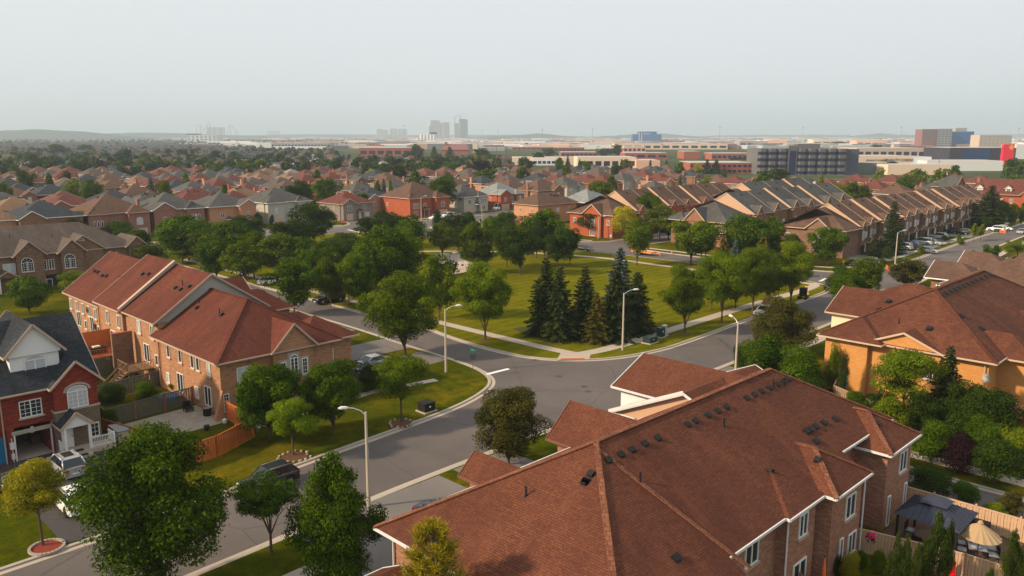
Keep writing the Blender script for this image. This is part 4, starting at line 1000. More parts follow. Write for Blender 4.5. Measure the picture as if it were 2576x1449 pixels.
for a in [
 ('lilac', 108, 1163, 1372, 168, 'small tree with yellow-green blossom in a stone ring by the bottom left driveway', 0),
 ('egg', 400, 1086, 1500, 385, 'largest maple, filling the bottom left corner beside the street', 0),
 ('sparse', 683, 1185, 1392, 190, 'small dark maple standing on the near verge in front of the black SUV', 0),
 ('cone', 850, 1148, 1485, 245, 'dense pyramidal tree just left of the foreground house', 0),
 ('crab', 1280, 978, 1168, 192, 'bronze-leaved crabapple between the intersection and the foreground roof', 0),
 ('young', 1010, 893, 1062, 142, 'bright young maple on the corner lawn beside the black utility box', 0),
 ('young', 738, 1003, 1145, 146, 'bright small tree on the shaded verge near the orange fence', 0),
 ('willow', 680, 918, 1108, 165, 'long-leaved green tree against the brick end wall, left of two', 0),
 ('willow', 840, 908, 1090, 158, 'long-leaved green tree against the brick end wall, right of two', 0),
 ('bushd', 925, 912, 985, 70, 'dark shrub clump at the brick corner behind the young maple', 1), ('bushd', 968, 918, 975, 62, 'dark low shrub behind the young maple, right part of the clump', 1),
 ('maple', 1018, 690, 893, 214, 'big round dark maple with bare trunk beside the side street', 0),
 ('vase', 1221, 665, 853, 150, 'fork-trunked tree on the verge left of the spruces', 0),
 ('maple', 1105, 640, 800, 100, 'leafy tree right behind the big round maple at the park edge', 1),
 ('lush', 975, 572, 752, 150, 'tall leafy tree at the left park corner, near the playground', 1), ('maple', 1028, 585, 735, 80, 'leafy tree touching the playground sand on its left', 1),
 ('lush', 742, 655, 790, 112, 'round tree beside the black pickup truck', 1), ('yel', 878, 640, 768, 60, 'slim light green street tree by the park path', 1),
 ('lush', 812, 612, 735, 112, 'bushy tree left of the slim light green street tree', 1), ('maple', 705, 588, 700, 135, 'broad tree behind the red row, centre of the left tree belt', 1),
 ('lush', 580, 558, 668, 125, 'green tree behind the tallest red ridge', 1), ('lush', 475, 543, 655, 135, 'dense green tree by the far end of the red row', 1), ('maple', 640, 585, 700, 85, 'narrow tree squeezed in the left tree belt', 1),
 ('dark', 790, 512, 612, 108, 'tall dark tree left of the junction with the stop line', 1), ('dark', 955, 533, 622, 100, 'dark round tree left of the junction island', 1), ('dark', 1015, 543, 648, 95, 'dark tree right of the junction island', 1),
 ('yel', 1000, 578, 700, 90, 'yellowish pointed tree among the dark park corner trees', 1), ('dark', 855, 588, 655, 105, 'low dark tree behind the left tree belt', 1), ('maple', 930, 600, 722, 92, 'bright tree just left of the tall corner tree', 1), ('dark', 730, 556, 640, 100, 'low dark tree left of the tall dark tree', 1),
 ('lush', 76, 695, 790, 92, 'round tree before the stone townhouse porch', 1), ('yel', 188, 682, 750, 80, 'yellow-green tree between stone row and red row', 1), ('yel', 375, 610, 690, 95, 'yellow-green tree behind the red row ridge, left part', 1),
 ('bush', 300, 556, 600, 72, 'green tree crown over the stone row ridge', 1), ('lush', 188, 534, 600, 110, 'dark green tree behind the stone row roof', 1), ('lush', 352, 577, 640, 62, 'green tree in front of the pink brick house', 1), ('yel', 460, 625, 662, 70, 'low bright shrub tree behind the red ridges', 1),
 ('maple', 1113, 557, 645, 62, 'small young park tree on the grass below the crossing', 1), ('dark', 1140, 540, 620, 62, 'dark park tree near the white cars', 1), ('maple', 1203, 562, 686, 82, 'large tree on the park path right of the swings', 1), ('column', 1101, 528, 597, 30, 'narrow upright tree standing in front of the white cars', 1), ('dark', 1180, 535, 620, 52, 'narrow leaning tree above the large path tree', 1),
 ('dark', 1275, 562, 672, 66, 'round park tree, left of the dark four', 1), ('dark', 1310, 570, 692, 88, 'round park tree in front of the dark four', 1), ('lush', 1370, 528, 645, 95, 'tall green tree behind the dark park trees', 1), ('dark', 1402, 575, 672, 72, 'dark spreading park tree left of the black sedan', 1), ('dark', 1434, 576, 665, 52, 'dark spreading park tree touching the black sedan', 1),
 ('lush', 1275, 533, 590, 62, 'rounded tree at the corner of the plain apricot house', 1), ('dark', 1350, 555, 650, 60, 'small dark tree between the park trees', 1),
 ('dark', 1492, 530, 592, 78, 'olive round tree in front of the red brick end house', 1), ('gold', 1571, 520, 606, 60, 'golden yellow tree beside the red brick end house', 1), ('lush', 1624, 487, 585, 72, 'tall green tree behind the golden tree', 1), ('yel', 1658, 517, 605, 85, 'light green wispy tree right of the golden tree', 1),
 ('vase', 1602, 548, 668, 78, 'slim green tree over the orange trailer', 1), ('dark', 1681, 547, 602, 66, 'round olive tree on the far verge', 1), ('vase', 1738, 557, 667, 120, 'spreading tree on the verge right of the orange trailer', 1),
 ('lush', 1868, 542, 662, 130, 'wide green tree belt in front of the grey stepped row', 1), ('lush', 1935, 548, 660, 85, 'green tree right end of the belt before the grey stepped row', 1),('yel', 1775, 590, 650, 60, 'small green tree left of the dark spruces', 1),
 ('brown', 1815, 590, 700, 58, 'dark brownish spruce, leftmost of the group by the far path', 1), ('blue', 1845, 598, 712, 48, 'bluish spruce, middle of the group by the far path', 1), ('brown', 1915, 592, 700, 90, 'broad brown spruce by the far path', 1),
 ('vase', 1722, 668, 838, 132, 'wind-swept maple on the verge nearest the utility boxes', 0, 0), ('vase', 1816, 640, 810, 122, 'wind-swept maple second from the utility boxes', 0, 1), ('vase', 1893, 622, 787, 116, 'wind-swept maple third from the utility boxes', 0, 2), ('vase', 1988, 608, 764, 128, 'bright wind-swept maple nearest the far junction', 0, 0), ('maple', 1790, 655, 780, 70, 'leafy tree tucked behind the wind-swept maples', 1),
 ('lush', 2080, 573, 668, 88, 'round dark maple in front of the stepped row end house', 1), ('spruce', 2240, 500, 640, 66, 'tall spruce by the parked silver SUV', 0), ('spruce', 2197, 596, 660, 48, 'small spruce in the corner garden', 1), ('spruce', 2486, 462, 572, 92, 'broad tall spruce at the top right', 0),
 ('lush', 2118, 670, 782, 102, 'leafy street tree in front of the orange brick row', 0, 1), ('maple', 2178, 650, 748, 86, 'street tree behind it, beside the bronze tree', 1), ('crab', 2282, 655, 722, 96, 'bronze-leaved tree over the street corner', 1),
 ('dark', 2425, 965, 1105, 95, 'tall dark tree behind the right hedge beside the dark conifer', 1), ('dark', 2318, 985, 1100, 80, 'dark tree between the loose tree and the dark conifer', 1), ('dark', 2490, 985, 1120, 110, 'dark tree below the pergola at the right', 1), ('dark', 2215, 985, 1060, 66, 'dark tree left of the loose orange-green tree', 1),
 ('lush', 545, 598, 702, 92, 'second green tree from the left in the belt behind the red row', 1),
 ('maple', 612, 608, 716, 90, 'leafy belt tree between the two broad crowns behind the red row', 1),
 ('lush', 765, 598, 700, 95, 'dense belt tree left of the park corner, by the side street', 1),
 ('maple', 832, 650, 768, 72, 'small leafy tree between round tree and slim green street tree', 1),
 ('lush', 905, 645, 772, 86, 'leafy tree over the park path right of the slim green tree', 1),
 ('dark', 868, 605, 700, 90, 'dark tree in the middle of the left belt', 1),
 ('maple', 960, 622, 742, 105, 'full tree beside the tall park corner tree, lower left', 1),
 ('lush', 1032, 556, 655, 85, 'green tree right of the dark trees at the junction island', 1),
 ('dark', 622, 543, 618, 85, 'low dark tree before the orange brick house drive', 1),
 ('maple', 520, 575, 668, 80, 'bright tree at the left end of the tree belt', 1),
 ('lush', 430, 556, 640, 62, 'green tree beside the dense tree at the row end', 1),
 ('dark', 1152, 572, 632, 40, 'small dark tree left of the large path tree', 1),
 ('lush', 1235, 545, 625, 50, 'small green tree by the far crossing pavement', 1),
 ('lush', 1765, 560, 650, 70, 'green tree before the grey stepped row, left part', 1),
 ('maple', 1990, 590, 668, 60, 'green tree at the end house corner garden', 1),
 ('maple', 1850, 645, 775, 80, 'leafy tree between the wind-swept maples', 1),
 ('maple', 1930, 630, 765, 80, 'leafy tree behind the brightest wind-swept maple', 1),
 ('dark', 1340, 540, 625, 60, 'dark park tree under the plain apricot house', 1),
 ('crab', 1968, 752, 895, 180, 'big dark bronze tree hiding the silver car', 0), ('bush', 1925, 840, 960, 130, 'tall light shrub tree behind the foreground ridge', 1), ('bush', 2010, 872, 985, 130, 'bright green shrub tree beside the white railing', 1), ('bushd', 1870, 860, 930, 60, 'dark shrub by the lamp post behind the foreground ridge', 1), ('bushd', 2040, 950, 1010, 90, 'dark shrub at the foreground roof edge', 1),
 ('columny', 2092, 864, 985, 34, 'ivy climbing the corner of the orange brick wall', 1), ('column', 2118, 884, 1005, 28, 'thin dark cypress against the orange brick wall', 1), ('column', 2150, 932, 985, 20, 'short dark cypress by the orange wall', 1),
 ('young', 2268, 880, 1068, 165, 'loose orange-green tree in front of the orange gable', 0), ('spruce', 2372, 862, 1075, 108, 'dark green conifer beside the orange gable windows', 0), ('crab', 2443, 850, 1000, 60, 'sparse old pine top over the right hedge', 1),
 ('bush', 2340, 1060, 1165, 100, 'bright green shrub above the lane pavement', 1), ('bushp', 2412, 1090, 1185, 110, 'dark purple shrub above the lane pavement', 1), ('bush', 2470, 1050, 1150, 120, 'dense mid-green shrub behind the purple shrub', 1), ('bushd', 2500, 1110, 1215, 130, 'grey-green spreading shrub at the right edge', 1), ('bushy', 2545, 1080, 1180, 110, 'yellow-green shrub at the right edge', 1),
 ('bushd', 2420, 1000, 1110, 130, 'dark conifer mass behind the shrubs', 1), ('bushy', 2240, 1000, 1085, 110, 'olive shrub under the loose tree', 1), ('bush', 2150, 985, 1040, 60, 'bright shrub by the wooden fence behind the roof', 1), ('bushd', 2560, 850, 920, 40, 'dark tree cut by the right edge beside the orange brick roof', 1),
 ('bushd', 2336, 1182, 1250, 130, 'dark hedge between lane and gazebo, left part', 1), ('bush', 2425, 1212, 1275, 66, 'rounded hedge between lane and gazebo, right part', 1), ('crab', 2545, 1240, 1300, 60, 'sprawling shrub on the lane verge', 1), ('bushy', 2500, 1265, 1300, 60, 'low yellow shrub behind the pink fence', 1)]:
    tree(*a[:6], lod=a[6], v=a[7] if len(a) > 7 else None)
# spruce group in the park
for (k, cx, top, base, w, lb) in (('blue', 1556, 615, 828, 112, 'tall bluish spruce at the back of the spruce group'), ('spruce', 1372, 640, 842, 100, 'tall slim spruce, leftmost of the park group'), ('spruce', 1601, 678, 836, 100, 'ragged dark spruce, rightmost of the park group'),
                                ('spruce', 1407, 664, 855, 100, 'full green spruce, second from the left of the park group'), ('spruce', 1470, 662, 850, 92, 'narrow spruce in the middle of the park group'), ('spruce', 1546, 664, 855, 100, 'broad dark spruce behind the lamp post'), ('brown', 1500, 732, 862, 84, 'short brownish spruce in front of the park group')):
    tree(k, cx, top, base, w, lb, lod=0, group='spruces in the park')
# garden plants bottom right
for (k, cx, top, base, w, lb) in (('cedar', 2243, 1340, 1530, 48, 'tall dark cedar behind the yellow chair, left of a pair'), ('cedar', 2264, 1352, 1535, 42, 'slimmer dark cedar, right of a pair by the fence'), ('cedar', 2300, 1368, 1500, 38, 'shorter cedar beside the widest one'),
                                ('cedar', 2342, 1294, 1500, 84, 'widest dark cedar in front of the gazebo'), ('cedar', 2378, 1312, 1470, 30, 'thin cedar tip right of the widest one'), ('cedar', 2535, 1336, 1500, 52, 'dark cedar at the right edge'), ('cedar', 2562, 1372, 1510, 50, 'dark cedar cut by the right edge'), ('cedar', 2485, 1432, 1520, 34, 'small cedar tip at the bottom right'),
                                ('bushg', 2137, 1385, 1470, 48, 'golden shrub by the brick wall in the back yard'), ('bushd', 2105, 1400, 1450, 40, 'dark green shrub under the wall windows'), ('bushy', 2208, 1382, 1440, 40, 'golden-green shrub by the wooden fence'), ('bush', 2165, 1385, 1440, 30, 'small dark shrub beside the yellow chair')):
    tree(k, cx, top, base, w, lb, lod=1)
# lawn ornaments of trees: mulch rings
k = 0
for (px, py, r, st) in ((118, 1378, 1.05, 1), (1010, 1066, 1.2, 1), (740, 1150, 1.3, 1), (1218, 856, .9, 0), (1722, 840, .8, 0), (1893, 790, .8, 0), (1816, 812, .8, 0), (1988, 766, .8, 0)):
    x, y = G(px, py, .12)
    g = MB(); n = 18; g.prism([(r * .9 * math.cos(6.283 * i / n), r * .9 * math.sin(6.283 * i / n)) for i in range(n)], -.02, .03)
    o = put('mulch_ring', g.mesh('mulch_ring', [plain('red_mulch', (.2, .03, .015), .95) if k == 0 else M['mulch']]), None, (x, y, .125)); tag(o, None, None, None, 'structure')
    if st:
        g = MB(); rr = random.Random(k)
        for i in range(26 if k == 0 else 14):
            t = 6.283 * i / (26 if k == 0 else 14); q = r * (1 if k == 0 else rr.uniform(.85, 1.1)); s = .16 if k == 0 else rr.uniform(.06, .13)
            c, s_ = math.cos(t), math.sin(t); g.bar((c * q - s_ * s, s_ * q + c * s, .06), (c * q + s_ * s, s_ * q - c * s, .06), .18, .14)
        put('stone_border', g.mesh('stone_border', [plain('border_stone', (.4, .34, .27), .9)]), o)
    k += 1
# round mulch bed under the spruces
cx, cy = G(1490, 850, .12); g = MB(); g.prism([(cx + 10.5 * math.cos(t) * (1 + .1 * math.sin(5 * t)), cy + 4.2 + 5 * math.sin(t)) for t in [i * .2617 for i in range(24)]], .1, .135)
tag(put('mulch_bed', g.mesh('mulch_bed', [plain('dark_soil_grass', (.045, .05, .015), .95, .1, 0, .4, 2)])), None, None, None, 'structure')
# needle pine in front of the foreground house
rng = np.random.default_rng(5); P = []; Nn = []; T = []; tr = MB(); x0, y0 = Wd(23.3, 28.7); Ht = zat(1322, y0) - .1
tr.tube([(0, 0, 0), (.1, 0, Ht * .6), (0, .1, Ht * .97)], [.16, .1, .02], 7)
for i in range(190):
    t = rng.uniform(.35, 1) ; a = rng.uniform(0, 6.283); L = 2.5 * (1 - t) ** .6 * rng.uniform(.6, 1.1) + .25; z = Ht * t - .2
    e = np.array([math.cos(a) * L, math.sin(a) * L, z + L * .65]); s = np.array([0, 0, z - .2]); tr.tube([s, s * .5 + e * .5 + np.array([0, 0, -.08]), e], [.03, .02, .008], 4)
    for q in np.linspace(.45, 1, 7):
        c = s + (e - s) * q
        for j in range(9):
            d = rng.normal(size=3) + np.array([math.cos(a) * .7, math.sin(a) * .7, 1.1]); d /= np.linalg.norm(d); P.append(c + d * .16); Nn.append(d); T.append(min(1, .2 + .6 * (q - .3) + rng.uniform(0, .3)))
P = np.array(P); Dn = np.array(Nn); n = len(P); U = np.cross(Dn, rng.normal(size=(n, 3))); U /= np.linalg.norm(U, axis=1, keepdims=True)
V = np.stack([P - Dn * .17 - U * .013, P - Dn * .17 + U * .013, P + Dn * .2 + U * .009, P + Dn * .2 - U * .009], 1).reshape(-1, 3)
me = bpy.data.meshes.new('crown'); me.from_pydata(V.tolist(), [], [(4 * i, 4 * i + 1, 4 * i + 2, 4 * i + 3) for i in range(n)]); me.materials.append(LF['pine'])
me.attributes.new('tint', 'FLOAT', 'POINT').data.foreach_set('value', np.repeat(np.array(T), 4).astype(np.float32))
e = empty('pine_tree', x0, y0, .12, 0, 'sparse yellow-green pine with upright needles at the bottom edge before the foreground house', 'tree'); put('crown', me, e); put('trunk', tr.mesh('trunk', [M['bark']]), e)
# ================================================================ vehicles
def paint(name, c, metal=.0):
    k = ('cp', name)
    if k in MC: return MC[k]
    m, t, b = mat(name + '_car_paint', .32, .5, metal); b.inputs['Base Color'].default_value = (*c, 1); b.inputs['Coat Weight'].default_value = .3; b.inputs['Coat Roughness'].default_value = .08
    MC[k] = m; return m
PT = {'silver': paint('silver', (.42, .43, .44), .35), 'white': paint('white', (.78, .78, .76)), 'black': paint('black', (.012, .012, .014)), 'grey': paint('grey', (.12, .125, .13), .3), 'blue': paint('blue', (.02, .06, .25)), 'beige': paint('beige', (.5, .36, .27), .2), 'navy': paint('navy', (.015, .02, .045))}
M['tyre'] = plain('tyre_rubber', (.015, .015, .015), .85); M['rim'] = plain('alloy_rim', (.35, .35, .35), .35, .5, .6)
M['lampr'] = plain('red_tail_lamp', (.35, .01, .01), .2, .5); M['lampw'] = plain('clear_headlamp', (.6, .62, .65), .15, .6); M['plate'] = plain('white_plate', (.7, .7, .72), .5)
CARP = {  # length, width, stations x: (x, z_top lower body, halfwidth factor), greenhouse (x0,x1 belt; x2,x3 roof), roof z
 'suv': dict(L=4.7, W=1.9, hood=1.02, belt=1.08, roof=1.68, fr=(.28, .42), bk=(.985, .86), wh=.37, wb=(.19, .80)),
 'sedan': dict(L=4.75, W=1.82, hood=.86, belt=.92, roof=1.42, fr=(.27, .43), bk=(.90, .73), wh=.33, wb=(.18, .80), trunk=.98),
 'van': dict(L=5.6, W=2.0, hood=1.15, belt=1.25, roof=2.55, fr=(.16, .27), bk=(.995, .985), wh=.36, wb=(.17, .79)),
 'pickup': dict(L=5.6, W=1.95, hood=1.12, belt=1.18, roof=1.82, fr=(.27, .38), bk=(.62, .57), wh=.4, wb=(.17, .79)),
 'minivan': dict(L=5.0, W=1.95, hood=1.0, belt=1.08, roof=1.76, fr=(.17, .34), bk=(.99, .93), wh=.34, wb=(.18, .78))}
CM = {}
def carmesh(k):
    if k in CM: return CM[k]
    c = CARP[k]; L, W_ = c['L'], c['W']; hw = W_ / 2; B = MB(); wx = [L * q for q in c['wb']]; wr = c['wh'] + .07
    xs = [0, .12, .35, .9] + [L * .5, L * .7] + [L - .7, L - .25, L - .08, L]; xs = sorted(set(xs + [w + d for w in wx for d in (-wr, -wr * .8, -wr * .4, 0, wr * .4, wr * .8, wr)]))
    xs = [x for x in xs if 0 <= x <= L]
    def top(x):
        t = x / L
        if t < c['fr'][0]: return c['hood'] - .16 * (1 - t / c['fr'][0]) ** 1.5 - (.1 if x < .1 else 0)
        if k == 'pickup' and t > .63: return c['belt'] + .02
        if k == 'sedan' and t > c['bk'][0]: return c.get('trunk', .95) - .06 * (t - .9) / .1
        return c['belt']
    def half(x):
        e = min(x, L - x); return hw * (1 - .16 * max(0, 1 - e / .55) ** 2)
    def bot(x):
        z = .2 if .25 < x < L - .25 else .28
        for w in wx:
            d = abs(x - w)
            if d < wr: z = max(z, c['wh'] + math.sqrt(max(0, wr * wr - d * d)) * .92)
        return z
    rings = []
    for x in xs:
        h, t, b_ = half(x), top(x), bot(x)
        sec = [(h * .96, b_), (h, b_ + (t - b_) * .45), (h * .985, t - .1), (h * .93, t - .02), (h * .6, t + .015), (0, t + .03)]
        sec = sec + [(-y, z) for y, z in sec[-2::-1]]
        rings.append([(x, y, z) for y, z in sec])
    n0 = len(B.v)
    for r in rings: B.v += r
    m = len(rings[0])
    for i in range(len(rings) - 1):
        for j in range(m - 1):
            a = n0 + i * m + j; B.f.append((a, a + m, a + m + 1, a + 1)); B.m.append(0)
        B.poly([rings[i][0], rings[i][-1], rings[i + 1][-1], rings[i + 1][0]], 1)
    B.poly(rings[0], 0); B.poly(rings[-1][::-1], 0)
    # greenhouse
    zb = c['belt'] - .01; zr = c['roof']; fx0, fx1 = c['fr'][0] * L, c['fr'][1] * L; bx0, bx1 = c['bk'][0] * L, c['bk'][1] * L
    hb, hr = hw * .93, hw * .76
    B.poly([(fx1, -hr, zr), (bx1, -hr, zr), (bx1, hr, zr), (fx1, hr, zr)], 0)
    B.poly([(fx1 + .1, -hr * .8, zr + .035), (bx1 - .1, -hr * .8, zr + .035), (bx1 - .1, hr * .8, zr + .035), (fx1 + .1, hr * .8, zr + .035)], 0)
    for (p, q) in (((fx1, -hr), (bx1, -hr)), ((bx1, -hr), (bx1, hr)), ((bx1, hr), (fx1, hr)), ((fx1, hr), (fx1, -hr))):
        s = lambda v: (v[0] + (.1 if v[0] == fx1 else -.1), v[1] * .8, zr + .035)
        B.poly([(*p, zr), (*q, zr), s(q), s(p)], 0)
    Gm = MB(); i_ = .02
    sides = [((fx0, -hb), (bx0, -hb), (bx1, -hr), (fx1, -hr)), ((bx0, hb), (fx0, hb), (fx1, hr), (bx1, hr)), ((fx0, hb), (fx0, -hb), (fx1, -hr), (fx1, hr)), ((bx0, -hb), (bx0, hb), (bx1, hr), (bx1, -hr))]
    for si, (a, b2, c2, d) in enumerate(sides):
        Gm.poly([(*a, zb), (*b2, zb), (*c2, zr - .005), (*d, zr - .005)])
    for (a, d) in (((fx0, -hb), (fx1, -hr)), ((fx0, hb), (fx1, hr)), ((bx0, -hb), (bx1, -hr)), ((bx0, hb), (bx1, hr))): B.bar((*a, zb), (*d, zr), .09, .09, 0)
    for s in (-1, 1):
        B.bar((fx1, s * hr, zr), (bx1, s * hr, zr), .07, .05, 0)
        for q in ((.5, .72) if k != 'pickup' else (.5,)):
            x0 = fx0 + (bx0 - fx0) * q; x1 = fx1 + (bx1 - fx1) * q; B.bar((x0, s * hb, zb), (x1, s * hr, zr), .07, .04, 1)
        B.bar((fx0, s * (hb + .01), zb + .01), (bx0, s * (hb + .01), zb + .01), .02, .03, 2)
        if k in ('suv', 'minivan'): B.bar((fx1 + .2, s * hr * .92, zr + .07), (bx1 - .1, s * hr * .92, zr + .07), .04, .04, 2)
    if k == 'van': B.box(L * .4, L * .985, -hb - .005, hb + .005, zb, zr - .05, 0)
    if k == 'pickup':
        B.box(L * .64, L * .98, -hw * .8, hw * .8, c['belt'] + .03, c['belt'] + .05, 1)
        for s in (-1, 1): B.box(L * .63, L * .99, s * hw * .86 - .05, s * hw * .86 + .05, c['belt'], c['belt'] + .1, 0)
    B.box(-.03, .06, -hw * .45, hw * .45, .38, .62, 1)
    me = B.mesh('body', [PT['white'], M['dark'], M['rim']])
    for p in me.polygons: p.use_smooth = True
    wt = MB(); wt.tube([(0, -.11, 0), (0, .11, 0)], c['wh'], 16); wm = MB(); wm.tube([(0, -.125, 0), (0, .125, 0)], c['wh'] * .62, 10)
    lb = MB(); lb.box(-.11, .08, -.2, .2, -.07, .07)
    tb = MB(); tb.box(-.1, .03, -.22, .22, -.08, .08) if k != 'van' else tb.box(-.1, .03, -.08, .08, -.25, .25)
    pb = MB(); pb.box(0, .035, -.25, .25, -.07, .07)
    sr = MB(); sr.box(fx1 + .25, bx1 - .55, -hr * .55, hr * .55, zr + .03, zr + .045)
    CM[k] = dict(body=me, win=Gm.mesh('windows', [glassm('car_glass', (.012, .015, .02), .06) if 'car_glass' not in bpy.data.materials else bpy.data.materials['car_glass']]), tyre=wt.mesh('tyre', [M['tyre']]), rim=wm.mesh('rim', [M['rim']]),
                 head=lb.mesh('headlight', [M['lampw']]), tail=tb.mesh('taillight', [M['lampr']]), plate=pb.mesh('number_plate', [M['plate']]), sun=sr.mesh('sunroof', [M['dark']]), c=c, wx=wx)
    return CM[k]
NM = {'suv': ('parked_suv', 'suv'), 'sedan': ('parked_sedan', 'sedan'), 'van': ('delivery_van', 'van'), 'pickup': ('pickup_truck', 'pickup truck'), 'minivan': ('parked_minivan', 'minivan')}
def car(k, col, px, py, ang, label, gx=None, z=.13, sun=False, darkrim=False, group=None):
    """ang: heading of the front in degrees in the street grid (0 = +a)"""
    m = carmesh(k); c = m['c']; L, W_ = c['L'], c['W']
    x, y = G(px, py, .3) if gx is None else Wd(*gx)
    e = empty(NM[k][0], x, y, z, GA + R(ang + 180), label, NM[k][1], group)
    ox = -L / 2
    o = put('body', m['body'], e, (ox, 0, 0)); o.material_slots[0].link = 'OBJECT'; o.material_slots[0].material = PT[col]
    put('windows', m['win'], e, (ox, 0, 0))
    if sun: put('sunroof', m['sun'], e, (ox, 0, 0))
    for wx in m['wx']:
        for s in (-1, 1):
            w = put('wheel', m['tyre'], e, (ox + wx, s * (W_ / 2 - .11), c['wh']))
            q = put('rim', m['rim'], w)
            if darkrim: q.material_slots[0].link = 'OBJECT'; q.material_slots[0].material = M['dark']
    for s in (-1, 1):
        put('headlight', m['head'], e, (ox + .12, s * (W_ / 2 - .32), c['hood'] - .27))
        put('taillight', m['tail'], e, (ox + L - .02, s * (W_ / 2 - .27), c['belt'] - .2 if k != 'van' else 1.1))
    put('number_plate', m['plate'], e, (ox + L - .01, 0, .58)); put('number_plate', m['plate'], e, (ox - .055, 0, .45))
    return e
car('suv', 'silver', 172, 1180, 90, 'silver SUV with black sunroof parked in front of the open garage', sun=True, gx=(19.2, 71.9))
car('suv', 'white', 175, 1272, 90, 'white SUV half hidden behind the yellow-blossomed tree', gx=(17.3, 64.4), darkrim=True)
car('sedan', 'black', 20, 1215, 90, 'black sedan in front of the blue garage door', gx=(14.9, 72.6))
car('suv', 'black', 662, 1200, 180, 'black SUV parked at the kerb below the shaded lawn', gx=(29.8, 57.3), z=.02, sun=True)
car('sedan', 'silver', 925, 862, 0, 'silver sedan in the driveway behind the red-roofed end wall', gx=(56.5, 79.6)); car('sedan', 'grey', 918, 885, 0, 'dark grey car next to the silver sedan, mostly behind the brick corner', gx=(54.5, 76.9))
car('pickup', 'black', 828, 757, 180, 'black pickup truck parked across the side street')
car('sedan', 'navy', 1040, 1283, -90, 'dark blue-grey sedan beside the foreground house, mostly under its roof', gx=(35.3, 42.3))
car('sedan', 'white', 680, 712, 0, 'white car by the left tree belt behind the red row')
car('sedan', 'black', 1467, 628, -90, 'black electric-looking sedan on the street behind the park', z=.02)
car('suv', 'white', 1096, 550, 180, 'white SUV at the crossing behind the upright tree', z=.02); car('suv', 'white', 1125, 545, 180, 'second white SUV just behind the upright tree')
car('sedan', 'beige', 1143, 543, 0, 'beige sedan right of the two white cars'); car('suv', 'black', 1172, 547, 180, 'black SUV right of the beige sedan'); car('sedan', 'black', 1072, 537, 180, 'black sedan beside the rusty-red corner house')
car('van', 'white', 1256, 527, 180, 'white high-roofed delivery van beside the plain apricot house'); car('sedan', 'silver', 1262, 520, 0, 'silver car half behind the white van'); car('sedan', 'grey', 575, 553, -90, 'grey car in the driveway of the orange brick house')
for (k, col, px, py, lb) in (('suv', 'silver', 2270, 625, 'silver SUV nearest the lamp in the row of driveways'), ('sedan', 'blue', 2292, 619, 'blue car between the two silver cars'), ('sedan', 'silver', 2335, 634, 'long silver sedan closest to the street'),
                             ('minivan', 'silver', 2322, 613, 'silver minivan behind the long silver sedan'), ('sedan', 'silver', 2345, 614, 'silver sedan with its nose past the minivan'), ('suv', 'silver', 2360, 599, 'silver SUV standing alone at the grass strip'),
                             ('pickup', 'black', 2400, 586, 'black pickup in the driveways'), ('suv', 'black', 2418, 588, 'black SUV beside the pickup'), ('minivan', 'beige', 2428, 562, 'beige van by the houses, partly behind a small tree'), ('suv', 'grey', 2450, 562, 'grey minivan beside the beige van'),
                             ('suv', 'white', 2505, 580, 'white SUV behind the orange barrier'), ('sedan', 'white', 2525, 577, 'white sedan right of the white SUV'), ('suv', 'silver', 2182, 664, 'silver car behind the small spruce'), ('sedan', 'black', 2158, 668, 'black car by the garage with open door'), ('minivan', 'white', 2428, 545, 'white vehicle by the far garages')):
    car(k, col, px, py, 90 if k != 'sedan' or col == 'blue' else -90, lb)
car('sedan', 'silver', 2570, 585, 180, 'silver car on the street cut by the right edge', z=.02); car('sedan', 'white', 2568, 668, 0, 'white car glimpsed at the right edge behind the taupe roof')
car('sedan', 'silver', 1924, 786, 180, 'silver car at the kerb behind the bronze tree', z=.02)
# orange equipment trailer
OR = plain('orange_paint', (.8, .22, .02), .5); WD = plain('deck_planks', (.5, .26, .13), .85)
x, y = G(1622, 640, .1); e = empty('equipment_trailer', x, y, .02, GA - R(90) , 'orange flatbed equipment trailer with raised ramps on the street behind the park', 'trailer')
g = MB(); g.box(-3.2, 2.6, -1.1, 1.1, .82, .86); put('deck', g.mesh('deck', [WD]), e)
g = MB()
for s in (-1, 1): g.box(-3.2, 2.6, s * 1.15 - .06, s * 1.15 + .06, .6, .9); g.bar((2.6, s * 1.0, .72), (4.5, 0, .6), .12, .15)
for i in range(7): g.box(-3 + i * .9, -2.9 + i * .9, -1.1, 1.1, .62, .8)
g.bar((4.3, 0, 0), (4.3, 0, 1.0), .1, .1); put('frame', g.mesh('frame', [OR]), e)
for s in (-1, 1):
    g = MB()
    for q in (-.45, 0, .45): g.bar((-3.2, s * .6 + q * .8, .8), (-3.5, s * .6 + q * .8, 2.8), .07, .07)
    for i in range(7): g.bar((-3.22 - i * .045, s * .6 - .4, .95 + i * .29), (-3.22 - i * .045, s * .6 + .4, .95 + i * .29), .05, .06)
    put('ramp', g.mesh('ramp', [OR]), e)
    for xx in (-1.6, -.7): w = put('wheel', carmesh('suv')['tyre'], e, (xx, s * 1.3, .4)); put('rim', carmesh('suv')['rim'], w)
